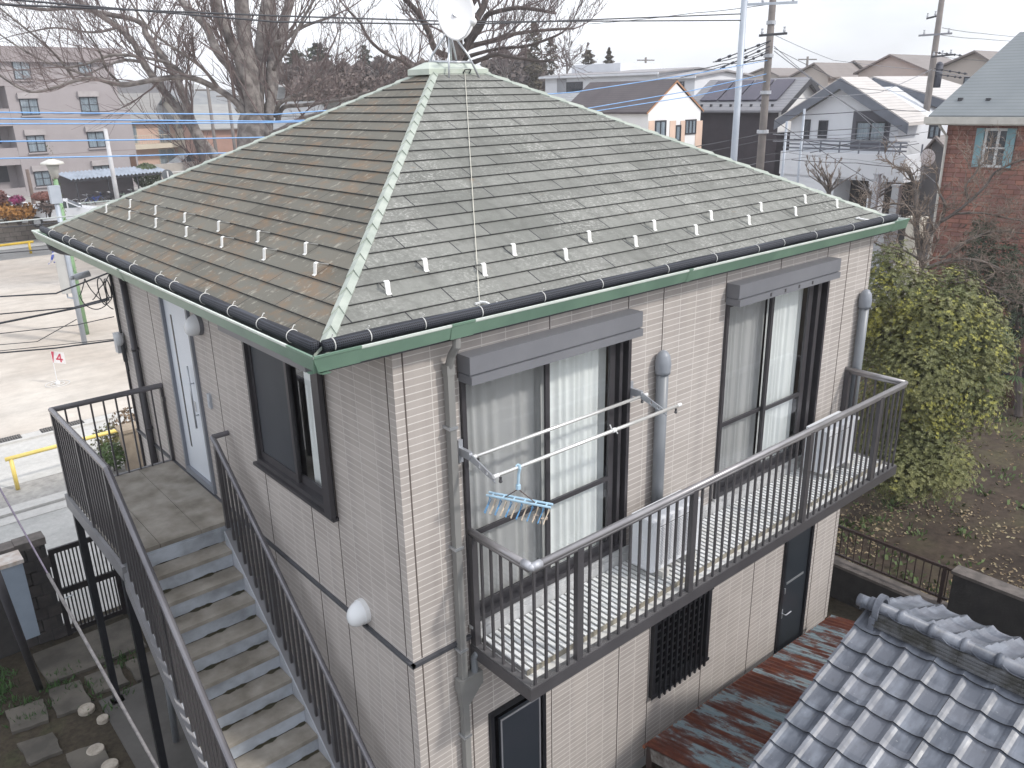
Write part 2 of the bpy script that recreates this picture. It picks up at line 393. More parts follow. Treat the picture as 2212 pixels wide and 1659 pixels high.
zb, zt_, zr = 4.780, 4.845, 4.925
m.box(X0, X1, Y0, Y1, zb, zt_)
p = [(X0, Y0, zt_), (X1, Y0, zt_), (X1, Y1, zt_), (X0, Y1, zt_)]; q = [(X0+.14, 3.74, zr), (X1-.16, 3.74, zr), (X1-.16, 3.84, zr), (X0+.14, 3.84, zr)]
for i in range(4): m.face([p[i], p[(i+1) % 4], q[(i+1) % 4], q[i]])
m.face(q); rc = m.build('ridge_cap', mat('ridge_cap_pale', (.52, .56, .50), (.44, .50, .43), 5, .4), house)
m = MB(); m.tube([(3.50, 3.565, 4.79), (3.51, 3.53, 4.835), (3.60, 3.53, 4.835), (3.59, 3.565, 4.785)], .008, 6); m.build('eye_bolt', M_black, rc)
# snow guards in two staggered rows on each slope that shows
M_strut = mat('guard_strut', (.34, .34, .33), None, 5, .5, .3)
M_sg = mat('snow_guard_white', (.84, .84, .82), (.74, .74, .72), 9, .4)
def guard(side, u, t, roof):
    F, _, _ = slope_frame(side); mb = MB(); w = .042
    n = Vector((0, -SL*nrm, nrm)) if side == 'front' else Vector((-SL*nrm, 0, nrm)); ex = Vector((1, 0, 0)) if side == 'front' else Vector((0, 1, 0))
    def Q(a, h, s): return Vector(F(u, t+a*nrm))+n*h+ex*s
    mb.prism([Q(-.050, .014, -w/2), Q(.0, .092, -w/2), Q(.008, .088, -w/2), Q(-.042, .014, -w/2)], ex*w)
    mb.prism([Q(-.064, .014, -w/2), Q(-.064, .020, -w/2), Q(-.046, .020, -w/2), Q(-.046, .014, -w/2)], ex*w)
    mb.prism([Q(.0, .092, -w/2), Q(.024, .090, -w/2), Q(.024, .084, -w/2), Q(.004, .086, -w/2)], ex*w)
    mb.mi = 1; mb.prism([Q(.02, .082, -.008), Q(.02, .088, -.008), Q(.100, .020, -.008), Q(.092, .014, -.008)], ex*.016)
    return mb.build('snow_guard', [M_sg, M_strut], roof)
for i in range(15): guard('front', .183+i*.4705, CH*2.45 if i % 2 == 0 else CH*3.45, roofs['front'])
for i in range(13): guard('left', .963+i*.466, CH*3.45 if i % 2 == 0 else CH*4.45, roofs['left'])

# ------------------------------------------------------------------ gutter and downpipes
GX0, GX1, GY0, GY1 = -.665, 7.63, -.155, 7.66
gp = [(0, 2.905), (-.058, 2.925), (-.052, 2.932), (-.070, 2.934), (-.066, 2.915), (-.034, 2.822), (.0, 2.810), (.055, 2.812)]   # outward offset, z  (outer side)
inn = [(.055, 2.822), (.004, 2.822), (-.024, 2.830), (-.050, 2.905)]
prof = [(.055, 2.822), (.0, 2.820), (-.026, 2.830), (-.052, 2.912), (-.056, 2.938), (-.074, 2.938), (-.072, 2.922), (-.066, 2.915), (-.036, 2.818), (-.004, 2.806), (.055, 2.808)]
def ring(o): return [(GX0+o, GY0+o), (GX1-o, GY0+o), (GX1-o, GY1-o), (GX0+o, GY1-o)]
m = MB()
for (o0, z0), (o1, z1) in zip(prof, prof[1:]+prof[:1]):
    r0, r1 = ring(o0), ring(o1); m.mi = 1 if z0 > 2.91 and z1 > 2.91 else 0
    for i in range(4):
        j = (i+1) % 4; m.face([(*r0[i], z0), (*r0[j], z0), (*r1[j], z1), (*r1[i], z1)])
gut = m.build('gutter', [M_green, M_lip], house)
# joint sleeves of the gutter
def sleeve(M_, u0, u1, g):
    m = MB()
    P = [(o-.004 if o < .05 else o, z-.004 if z < 2.85 else z+.003) for o, z in prof[3:]]
    P = P+[(.02, 2.80)]
    for (o0, z0), (o1, z1) in zip(P, P[1:]):
        if M_ is FRONT: m.face([(u0, g+o0, z0), (u1, g+o0, z0), (u1, g+o1, z1), (u0, g+o1, z1)])
        else: m.face([(g+o0, u0, z0), (g+o0, u1, z0), (g+o1, u1, z1), (g+o1, u0, z1)])
    m.build('gutter_joint', M_green, gut)
sleeve(FRONT, GX0-.07, -.37, GY0); sleeve(FRONT, .40, .62, GY0); sleeve(FRONT, 3.20, 3.26, GY0); sleeve(FRONT, 7.30, GX1+.07, GY0)
sleeve(LEFT, GY0-.07, .16, GX0); sleeve(LEFT, 3.9, 3.96, GX0)
def downpipe(x, y, z0, z1, w=.062, name='downpipe', parent=house, mt=M_pipe, elbow=None):
    mb = MB()
    if elbow: mb.tube(elbow, .034, 10)
    mb.box(x-w/2, x+w/2, y-w/2, y+w/2, z0, z1); mb.box(x-w/2-.006, x+w/2+.006, y-w/2-.006, y+w/2+.006, z1-.07, z1+.015)
    return mb.build(name, mt, parent)
dp = downpipe(.47, -.055, G0+.05, 2.56, elbow=[(.49, -.155, 2.82), (.485, -.155, 2.74), (.475, -.10, 2.66), (.47, -.06, 2.55)])
m = MB(); m.box(.405, .66, -.10, -.014, -.50, -.36); m.prism([(.415, -.095, -.50), (.65, -.095, -.50), (.51, -.088, -.66), (.43, -.088, -.66)], (0, .07, 0)); m.build('pipe_joint', M_pipe, dp)
m = MB(); m.tube([(.60, -.055, -.36), (.60, -.055, -.22), (.615, -.08, -.17), (.66, -.12, -.15), (.74, -.16, -.13)], .034, 10); m.build('branch_pipe', M_pipe2, dp)
for z in (2.05, .96, -.06, -1.0, -2.0): m = MB(); m.box(.425, .438, -.096, 0, z-.012, z+.012); m.box(.438, .512, -.096, -.088, z-.012, z+.012); m.build('pipe_clip', M_steel, dp)
m = MB(); m.tube([(-.62, 7.40, 2.80), (-.60, 7.40, 2.72), (-.52, 7.28, 2.68), (-.12, 6.62, 2.62), (-.06, 6.44, 2.5), (-.05, 6.42, 2.3)], .045, 10)
m.tube([(-.05, 6.42, 2.45), (-.05, 6.42, G0+.05)], .042, 12)
for z in (1.4, .25, -1.0): m.tube([(-.05, 6.42, z-.02), (-.05, 6.42, z+.02)], .050, 12)
m.build('downpipe', M_dk, house, smooth=True)
m = MB(); m.tube([(-.02, 7.10, 2.6), (-.02, 7.10, G0+.1)], .016, 8); m.build('conduit', M_dk, house)

# ------------------------------------------------------------------ windows and shutters
def curtain(M_, u0, u1, z0, z1, d, mt, parent, folds=11, amp=.022, name='curtain'):
    mb = MB(); n = folds*8; zs = [z0+(z1-z0)*k/6 for k in range(7)]; ph = [rnd.uniform(-.5, .5) for _ in range(folds+1)]
    def off(i, z):
        s = (i/n+.035*math.sin(i/n*9+ph[0]*9)+.02*math.sin(i/n*23+ph[1]*7))*folds; k = max(0, int(min(s, folds-1e-6))); return amp*math.sin((s+ph[k]*.3)*2*math.pi)*(1-.35*(z-z0)/(z1-z0))
    b = len(mb.v)
    for z in zs:
        for i in range(n+1):
            w = .02*math.sin(z*1.7+i*.05); mb.vert(M_(u0+(u1-u0)*i/n+w*.3, d+off(i, z), z))
    for k in range(len(zs)-1):
        for i in range(n): a = b+k*(n+1)+i; mb.f.append([a, a+1, a+n+2, a+n+1]); mb.m.append(0)
    return mb.build(name, mt, parent, smooth=True)
def frame_rect(mb, M_, u0, u1, z0, z1, d0, d1, w, wb=None, wt=None):
    wb = wb or w; wt = wt or w
    mbox(mb, M_, u0, u0+w, d0, d1, z0, z1); mbox(mb, M_, u1-w, u1, d0, d1, z0, z1)
    mbox(mb, M_, u0+w, u1-w, d0, d1, z0, z0+wb); mbox(mb, M_, u0+w, u1-w, d0, d1, z1-wt, z1)
def glazed(M_, u0, u1, z0, z1, parent, split, right_open=0.0, midrail=None, mtf=M_dk, outer='r', glA=M_glscr, glB=M_gl, name='sliding_window'):
    m = MB(); frame_rect(m, M_, u0+.003, u1-.003, z0+.003, z1-.003, -.030, .085, .042, .05)
    f = m.build(name, mtf, parent)
    sgl = .055
    A = (u0+.042, split+.055, .045, .070); B = (split-.03, u1-.042-right_open, .008, .034)
    for (a, b, d0, d1), gl in ((A, glA), (B, glB)):
        m = MB(); frame_rect(m, M_, a, b, z0+.05, z1-.043, d0, d1, .05, .085, .05)
        if midrail: mbox(m, M_, a+.05, b-.05, d0, d1, midrail-.022, midrail+.022)
        s = m.build('sash', mtf, f)
        m = MB(); dm = (d0+d1)/2; m.face([M_(a+.05, dm, z0+.13), M_(b-.05, dm, z0+.13), M_(b-.05, dm, z1-.09), M_(a+.05, dm, z1-.09)]); m.build('glass', gl, f)
    if right_open:
        m = MB(); mbox(m, M_, u1-.042-right_open*.62, u1-.042-right_open*.38, -.012, .05, z0+.05, z1-.043); mbox(m, M_, u1-.042-right_open*.98, u1-.042-right_open*.80, .02, .06, z0+.05, z1-.043); m.build('screen_frame', mtf, f)
    return f
w1 = glazed(FRONT, .605, 2.64, .10, 2.42, house, 1.585, .165, .94)
curtain(FRONT, .72, 1.66, .14, 2.40, .15, M_cur, w1, 7, .026); curtain(FRONT, 1.60, 2.44, .14, 2.40, .125, M_cur, w1, 8, .024)
w2 = glazed(FRONT, 4.15, 6.235, .10, 2.42, house, 5.09, .30, .95)
curtain(FRONT, 4.26, 5.12, .14, 2.40, .15, M_cur, w2, 9); curtain(FRONT, 5.16, 5.88, .14, 2.40, .125, M_cur, w2, 7)
def shutter_box(M_, u0, u1, z0, z1, dep, parent, studs=()):
    m = MB(); zz = z0+.085
    mbox(m, M_, u0, u1, -dep, -.001, zz, z1); mbox(m, M_, u0+.004, u1-.004, -dep-.012, -.001, z0, zz-.014); mbox(m, M_, u0+.012, u1-.012, -dep+.02, -.002, zz-.014, zz)
    o = m.build('shutter_box', M_shut, parent)
    if studs:
        for u in studs: m = MB(); mbox(m, M_, u-.012, u+.012, -dep-.016, -dep-.012, z0+.02, z0+.06); m.build('label_plate', M_dk, o)
    return o
shutter_box(FRONT, .597, 2.625, 2.395, 2.625, .165, house); shutter_box(FRONT, 4.145, 6.185, 2.395, 2.625, .165, house, (4.72, 5.0, 5.28, 5.56))
wl_ = glazed(LEFT, 1.135, 2.745, .96, 2.42, house, 1.90, 0, None, M_dk, glA=M_gl, glB=M_scrn)
curtain(LEFT, 1.16, 1.74, 1.0, 2.4, .12, M_cur, wl_, 5, .014)
m = MB(); mbox(m, LEFT, 1.09, 2.79, -.06, -.001, .925, .958); m.build('sill', M_dk, wl_)
m = MB(); mbox(m, LEFT, 1.09, 1.215, -.075, -.031, .96, 2.42); m.build('guide_rail', M_dk, wl_)
shutter_box(LEFT, 1.02, 2.86, 2.405, 2.60, .19, house)
# grille window on the ground floor
m = MB(); frame_rect(m, FRONT, 3.143, 4.207, -2.127, -1.053, -.05, .09, .055); g = m.build('grille_window', M_dk2, house)
m = MB(); m.face([FRONT(3.2, .06, -2.1), FRONT(4.15, .06, -2.1), FRONT(4.15, .06, -1.08), FRONT(3.2, .06, -1.08)]); m.build('glass', M_gldk, g)
m = MB()
for k in range(10):
    x = 3.14+.1+k*.0945; mbox(m, FRONT, x, x+.022, -.088, -.062, -2.15, -1.03)
for z in (-2.11, -1.09): mbox(m, FRONT, 3.13, 4.22, -.062, -.05, z-.02, z+.02)
m.build('grille', M_dk2, g)
m = MB()
for k in range(9): mbox(m, FRONT, 3.2, 4.15, .02, .035, -2.06+k*.105, -2.045+k*.105)
m.build('louvre', M_dk2, g)
# back door under the balcony
m = MB(); frame_rect(m, FRONT, 5.853, 6.552, -2.977, -.923, -.03, .08, .05, .02); d = m.build('back_door', M_dk2, house)
m = MB(); mbox(m, FRONT, 5.903, 6.502, .0, .035, -2.955, -.97); dl = m.build('door_leaf', mat('door_leaf_dark', (.028, .034, .042), (.022, .028, .036), 1, .35), d)
m = MB(); mbox(m, FRONT, 6.0, 6.42, -.006, .0, -1.86, -1.83); m.build('trim_bar', M_steel, dl)
m = MB(); m.tube([(5.955, 0, -2.30), (5.955, -.05, -2.30), (5.98, -.055, -2.31), (6.10, -.055, -2.305)], .009, 8); mbox(m, FRONT, 5.94, 5.97, -.008, 0, -2.38, -2.24); mbox(m, FRONT, 5.945, 5.965, -.02, 0, -1.98, -1.90); m.build('door_handle', M_steel, dl)
# narrow sliding shutter window at the lower left
m = MB(); frame_rect(m, FRONT, .783, 1.497, -2.977, -.983, -.03, .08, .045, .02); d = m.build('side_window', M_dk2, house)
m = MB(); mbox(m, FRONT, .875, 1.36, -.075, -.032, -2.95, -1.065); m.build('shutter_panel', mat('dark_panel', (.028, .032, .042), (.02, .026, .034), 1, .3), d)
m = MB(); frame_rect(m, FRONT, .862, 1.37, -2.96, -1.055, -.085, -.075, .016); m.build('panel_edge', M_shut, d)
m = MB(); m.face([FRONT(.82, .05, -2.95), FRONT(1.46, .05, -2.95), FRONT(1.46, .05, -1.02), FRONT(.82, .05, -1.02)]); m.build('glass', M_gldk, d)
# entrance door at the top of the stairs
m = MB(); frame_rect(m, LEFT, 4.208, 5.132, .033, 2.397, -.035, .08, .05, .09); fd = m.build('entrance_door', M_doorfr, house)
m = MB(); mbox(m, LEFT, 4.258, 5.082, .005, .04, .125, 2.34); dl = m.build('door_leaf', M_door, fd)
m = MB(); mbox(m, LEFT, 4.86, 4.90, .001, .005, .45, 2.15); m.build('glass_slit', M_dk2, dl)
m = MB(); m.tube([(-.045, 4.435, .84), (-.045, 4.435, 1.62)], .012, 10)
for z in (1.0, 1.40): m.tube([(.005, 4.435, z), (-.045, 4.435, z)], .009, 8)
m.build('door_handle', M_steel, dl, smooth=True)
m = MB(); mbox(m, LEFT, 4.48, 4.56, 0, .005, 1.02, 1.15); mbox(m, LEFT, 4.29, 4.33, -.012, .005, 1.18, 1.26); mbox(m, LEFT, 4.29, 4.33, -.012, .005, 1.36, 1.42); m.build('lock', M_steel, dl)
# round wall lamps (a ball shade on a flat collar) and the door bell
M_lamp = mat('lamp_glass_white', (.72, .74, .76), (.68, .70, .73), 2, .25)
for y, z, r in ((3.93, 2.22, .125), (.775, .135, .12)):
    m = MB(); m.tube([(0, y, z), (-.045, y, z)], r*.98, 24); lp = m.build('wall_lamp', M_shut if z > 1 else M_white, house)
    m = MB(); b = len(m.v); n, k = 24, 9
    for i in range(k+1):
        a = math.pi/2*i/k; rr = r*.93*math.cos(a)**.85 if i < k else .0; h = .045+.125*math.sin(a)
        for j in range(n): t = 2*math.pi*j/n; m.vert((-h, y+rr*math.cos(t), z+rr*math.sin(t)-.03*math.sin(a)))
    for i in range(k):
        for j in range(n): a_ = b+i*n+j; c_ = b+i*n+(j+1) % n; m.f.append([a_, c_, c_+n, a_+n]); m.m.append(0)
    m.build('lamp_shade', M_lamp, lp, smooth=True)
m = MB(); m.box(-.028, 0, 3.905, 3.975, 1.23, 1.40); m.box(-.034, -.028, 3.92, 3.96, 1.26, 1.31); m.build('door_bell', mat('bell_grey', (.42, .45, .50), None, 3, .4), house)
# vent pipes with round hoods on the front wall
for x, zt2, zb2 in ((3.055, 2.15, .02), (7.09, 2.10, .02)):
    m = MB(); m.tube([(x, -.075, zb2-.06), (x, -.075, zt2-.22)], .062, 16); pp = m.build('vent_pipe', M_pipe2, house, smooth=True)
    m = MB(); m.tube([(x, -.078, zt2-.25), (x, -.078, zt2-.22), (x, -.078, zt2-.15), (x, -.075, zt2-.07), (x, -.068, zt2-.03), (x, -.06, zt2-.012)], [.076, .078, .082, .070, .045, .012], 16); m.build('hood', mat('hood_grey', (.26, .28, .315), (.23, .25, .285), 3, .4), pp, smooth=True)

# ------------------------------------------------------------------ balcony
bal = MB(); bx0, bx1, by = .62, 6.965, -.80
bal.box(bx0-.02, bx1+.02, by-.02, by+.05, -.225, -.105); bal.box(bx0-.02, bx0+.05, by+.05, -.005, -.225, -.105); bal.box(bx1-.05, bx1+.02, by+.05, -.005, -.225, -.105)
for x in (1.6, 2.6, 3.6, 4.6, 5.6): bal.box(x, x+.05, by+.05, -.005, -.22, -.135)
balc = bal.build('balcony', M_rail, house)
m = MB(); m.box(bx0-.012, bx1+.012, by-.012, by+.055, -.105, -.095); m.box(bx0+.005, bx1-.005, by+.004, by+.012, -.095, -.088); m.box(bx0-.012, bx0+.06, by+.055, -.02, -.105, -.095); m.box(bx1-.06, bx1+.012, by+.055, -.02, -.105, -.095)
m.build('base_rail', mat('base_rail_grey', (.15, .145, .15), (.12, .118, .122), 3, .35, .3), balc)
m = MB(); m.box(bx0+.05, bx1-.05, by+.06, -.004, -.135, -.105); m.build('balcony_floor', mat('floor_pan_white', (.70, .71, .72), (.58, .57, .54), 2.5, .5), balc)
M_rib = mat('ribbed_tile_white', (.76, .78, .80), (.66, .67, .66), 7, .5); M_groove = mat('rib_groove', (.22, .22, .22), (.15, .145, .14), 9, .8)
m = MB(); m.box(bx0+.08, bx1-.08, -.655, -.05, -.105, -.068); sl_ = m.build('deck_tile', M_groove, balc)
m = MB(); x = bx0+.085
while x < bx1-.14:
    m.box(x, x+.040, -.652, -.055, -.105, -.056); x += .064
m.build('deck_rib', M_rib, sl_)
m = MB(); m.box(bx0+.08, bx1-.08, -.668, -.656, -.105, -.060); m.build('deck_edge', mat('deck_edge_dirty', (.30, .28, .23), (.22, .20, .16), 10, .8), sl_)
m = MB(); m.box(bx0+.05, bx1-.05, -.047, -.003, -.105, .03); m.box(bx0+.05, bx1-.05, -.030, -.003, .03, .075); m.box(.60, 2.65, -.045, -.003, .075, .098); m.box(4.14, 6.24, -.045, -.003, .075, .098); m.build('wall_flashing', mat('flashing', (.52, .53, .54), (.42, .42, .42), 4, .5), balc)
RT_ = 1.035
m = MB(); m.tube([(bx0+.022, -.0, RT_), (bx0+.022, by+.0, RT_)], .030, 12); m.tube([(bx0+.022, by, RT_), (bx1-.022, by, RT_)], .030, 12); m.tube([(bx1-.022, by, RT_), (bx1-.022, 0, RT_)], .030, 12)
m.box(bx0+.005, bx0+.04, by+.02, -.0, RT_-.05, RT_-.02); m.box(bx0+.03, bx1-.03, by-.018, by+.018, RT_-.05, RT_-.02); m.box(bx1-.04, bx1-.005, by+.02, 0, RT_-.05, RT_-.02)
m.build('handrail', mat('handrail_bronze', (.36, .35, .36), (.29, .28, .29), 4, .33, .5), balc, smooth=True)
m = MB(); m.tube([(bx0+.022, by+.10, RT_+.001), (bx0+.022, by, RT_+.001)], .034, 12); m.tube([(bx0+.022, by, RT_+.001), (bx0+.12, by, RT_+.001)], .034, 12); m.ball((bx0+.022, by, RT_+.001), .034, n=12, m=6)
m.build('corner_joint', mat('joint_pale', (.45, .46, .50), None, 5, .5, .3), balc, smooth=True)
posts = [1.175, 2.705, 4.745, 6.31]
for x in posts:
    m = MB(); m.box(x-.036, x+.036, by-.02, by+.03, -.095, RT_-.03); m.build('railing_post', M_rail, balc)
for x in (bx0+.022, bx1-.022):
    m = MB(); m.box(x-.03, x+.03, -.075, -.006, -.10, RT_-.03); m.build('railing_post', M_rail, balc)
def baluster(x, y, z0, z1, par, w=.021, mt=M_rail):
    m = MB(); m.box(x-w/2, x+w/2, y-w/2, y+w/2, z0, z1); return m.build('baluster', mt, par)
x = bx0+.045; 
while x < bx1-.02:
    if all(abs(x-p_) > .055 for p_ in posts): baluster(x, by, -.095, RT_-.045, balc)
    x += .1272
for xx in (bx0+.022, bx1-.022):
    for k in range(5): baluster(xx, by+.125+k*.128, -.095, RT_-.045, balc)
# pole brackets either side of the window
for x in (.575, 2.655):
    m = MB(); m.box(x-.022, x+.022, -.03, -.001, 1.70, 1.90); m.box(x-.016, x+.016, -.16, -.03, 1.765, 1.835)
    br = m.build('pole_bracket', mat('bracket_grey', (.42, .44, .48), None, 5, .4, .4), house)
    m = MB(); P = []
    y0_, y1_, za, zb_ = -.12, -.47, 1.80, 1.69
    # arm: slim bar with a row of holes, built as side strips and cross pieces
    n = 12
    for k in range(n):
        a = k/n; b = (k+1)/n; hh = .034-.014*a; yy0, yy1 = y0_+(y1_-y0_)*a, y0_+(y1_-y0_)*b; zz0, zz1 = za+(zb_-za)*a, za+(zb_-za)*b
        if k % 3 == 2 and k > 2:
            for s_ in (1, -1): m.prism([(x-.006, yy0, zz0+s_*hh), (x-.006, yy1, zz1+s_*hh), (x-.006, yy1, zz1+s_*hh*.62), (x-.006, yy0, zz0+s_*hh*.62)], (.012, 0, 0))
        else: m.prism([(x-.006, yy0, zz0-hh), (x-.006, yy1, zz1-hh), (x-.006, yy1, zz1+hh), (x-.006, yy0, zz0+hh)], (.012, 0, 0))
    m.tube([(x-.014, y0_-.02, za), (x+.014, y0_-.02, za)], .030, 14)
    m.build('bracket_arm', mat('bracket_grey', (.42, .44, .48), None, 5, .4, .4), br)
# service mast cables and box on the far corner of the side wall
m = MB(); m.tube([(-.03, 7.08, 2.55), (-.03, 7.04, 1.9), (-.035, 7.0, 1.3), (-.04, 6.96, .95)], .014, 6); m.tube([(-.05, 6.99, 1.45), (-.05, 6.97, 1.1)], .03, 8); m.build('service_cable', M_black, house)
m = MB(); m.ball((-.08, 7.0, 1.42), .06, .08, .10, 12, 8); m.box(-.12, -.01, 7.0, 7.12, 1.22, 1.5); m.build('service_box', mat('box_grey', (.5, .52, .54), (.42, .43, .45), 6, .5), house)
for cx_, r_ in ((.16, .19), (.02, .15), (.0, .12)):
    m = MB(); m.tube([(-.05-cx_*.3, 7.18+cx_+r_*math.cos(a*math.pi/12), 2.10-cx_*.3+r_*math.sin(a*math.pi/12)) for a in range(-2, 23)], .008, 5); m.build('cable_loop', M_black, house)
# ------------------------------------------------------------------ outside staircase along the side wall
M_conc = mat('stair_concrete', (.35, .325, .29), (.155, .138, .112), 3.2, .85, 0, .25, 40, lo=.30, hi=.72)
M_riser = mat('riser_blue_white', (.42, .46, .52), (.20, .215, .235), 3.5, .5, 0, 0, stretch=(1, 1, 1.2), lo=.35, hi=.75)
M_str = mat('stringer_pale', (.46, .48, .53), (.34, .36, .40), 2, .5)
M_stg = mat('stringer_grey', (.21, .21, .225), (.17, .17, .18), 2, .45)
M_moss = mat('moss_dirt', (.035, .036, .02), (.06, .05, .028), 9, .95)
st = root('outdoor_staircase', (-.7, 1.8, G0), 'dark railed steel staircase with concrete treads climbing the side wall to the pale door', 'staircase')
XO, XI = -1.36, -.25; YL0, YL1 = 3.53, 5.69
m = MB()
for a, b in ((XO+.045, -.92), (-.915, -.47), (-.465, -.015)): m.box(a, b, YL0, YL1-.02, -.05, .0)
land = m.build('landing', M_conc, st)
m = MB(); m.box(XO, XO+.04, YL0-.13, YL1+.02, -.235, -.055); m.box(XO+.04, -.01, YL1-.015, YL1+.02, -.235, .01); m.box(XO+.04, -.02, YL0+.02, YL0+.06, -.21, -.052); m.box(XO+.04, -.02, 4.5, 4.55, -.21, -.052)
m.build('landing_beam', M_stg, st)
RUN, RISE, YN, ZN = .244, .2035, 3.263, -.232
nt = 14
def nose(y): return ZN-RISE*(YN-y)/RUN
for k in range(nt):
    y = YN-k*RUN; z = ZN-k*RISE
    m = MB(); m.box(XO+.05, XI-.002, y, y+RUN+.012, z-.045, z); t_ = m.build('tread', M_conc, st)
    m = MB(); yb = y+RUN+.012
    m.box(XO+.05, XI-.002, yb, yb+.006, z-.02, z+RISE-.047); rr_ = m.build('riser', M_riser, t_)
    m = MB(); n = 60; x0 = XO+.06; b0 = rnd.random()*9       # moss and dirt gathered at the back of the tread
    pts = []
    for i in range(n+1):
        x = x0+(XI-.01-x0)*i/n; w = max(.006, .016+.020*math.sin(i*.23+b0)+.010*math.sin(i*.7+b0*2)+rnd.uniform(-.006, .006))*(0.3 if k == 0 else 1); pts.append((x, w))
    for (xa, wa), (xb, wb) in zip(pts, pts[1:]):
        if wa+wb > .01: m.face([(xa, yb-wa, z+.003), (xb, yb-wb, z+.003), (xb, yb-.001, z+.003), (xa, yb-.001, z+.003)]); m.face([(xa, yb-.001, z+.003), (xb, yb-.001, z+.003), (xb, yb-.001, z+.003+wb*.5), (xa, yb-.001, z+.003+wa*.5)])
    if m.f: m.build('moss', M_moss, t_)
m = MB(); m.box(XO+.05, -.02, YL0-.004, YL0+.002, -.235, -.052); m.build('riser', M_riser, land)
yb_ = YN-(nt-1)*RUN-.12; yt_ = YL0
def nline(y, o=0): return nose(y)+o
for xa, xb, top, bot, mt, nm in ((XI, XI+.012, .03, -.26, M_str, 'stringer'), (XI+.012, XI+.11, .03, .012, M_stg, 'stringer_flange'), (XO, XO+.045, -.01, -.25, M_stg, 'stringer'), (XO+.045, XO+.05, -.01, -.25, M_str, 'stringer_lining')):
    m = MB(); m.prism([(xa, yt_-.10, nline(yt_-.10, top)), (xa, yb_, nline(yb_, top)), (xa, yb_, max(nline(yb_, bot), G0)), (xa, yt_-.10, nline(yt_-.10, bot))], (xb-xa, 0, 0)); s_ = m.build(nm, mt, st)
def railz(y):  # handrail height
    return 1.065 if y >= 3.42 else 1.065-(3.42-y)*RISE/RUN
xr = XO+.05
m = MB(); m.tube([(0, YL1-.02, 1.06), (xr, YL1-.02, 1.065), (xr, 3.42, 1.065), (xr, yb_+.1, railz(yb_+.1))], .036, 12)
M_hr = mat('handrail_bronze2', (.19, .185, .20), (.15, .145, .16), 4, .27, .5)
m.build('handrail', M_hr, st, smooth=False)
xi = -.185
m = MB(); m.tube([(-.005, 3.53, 1.045), (xi, 3.53, 1.045)], .030, 12); m.tube([(xi, 3.54, 1.045), (xi, 3.44, .99), (xi, yb_+.1, .99-(3.44-yb_-.1)*RISE/RUN)], .030, 12); m.build('handrail', M_hr, st)
def bl(x, y, z0, z1, w=.02, name='baluster'):
    m = MB(); m.box(x-w/2, x+w/2, y-w/2, y+w/2, z0, z1); m.build(name, M_rail, st)
for k in range(1, 9): bl(xr-.0+ (0-xr)*k/9.0, YL1-.02, -.04, 1.04)
y = YL1-.12
while y > 3.5: bl(xr, y, -.055, 1.04, .028); y -= .118
y = 3.32
while y > yb_+.12: bl(xr, y, nline(y, -.012), railz(y)-.02, .028); y -= .118
y = 3.33
while y > yb_+.12: bl(xi, y, nline(y, .02), .99-(3.44-y)*RISE/RUN-.02, .026); y -= .118
for y in (5.62, 4.55, 3.50, 2.3, 1.1): m = MB(); m.box(xr-.028, xr+.028, y-.03, y+.03, (-.055 if y > 3.4 else nline(y, -.012)), railz(y)-.02); m.build('railing_post', M_rail, st)
for y in (3.46, 2.4, 1.3): m = MB(); m.box(xi-.022, xi+.022, y-.025, y+.025, nline(y, .02), .99-(3.44-y)*RISE/RUN-.015); m.build('railing_post', M_rail, st)
m = MB(); m.box(-.04, -.008, YL1-.05, YL1+.01, -.05, 1.05); m.box(-.04, 0, YL1-.08, YL1-.04, .86, .92); m.build('railing_post', M_rail, st)
for x, y, zt2 in ((-1.30, 5.55, -.235), (-1.30, 3.62, -.235), (-.10, 5.55, -.235)):
    m = MB(); m.box(x-.04, x+.04, y-.04, y+.04, G0-.02, zt2); m.box(x-.08, x+.08, y-.08, y+.08, G0-.02, G0+.015); m.build('support_post', M_dk2, st)
m = MB(); m.tube([(-.97, 4.24, G0+.02), (-.99, 3.9, -1.1)], .04, 12); single('white_pipe', m, M_pipe2, (-.97, 4.24, G0), 'pale plastic pipe leaning under the outside staircase', 'pipe', smooth=True)

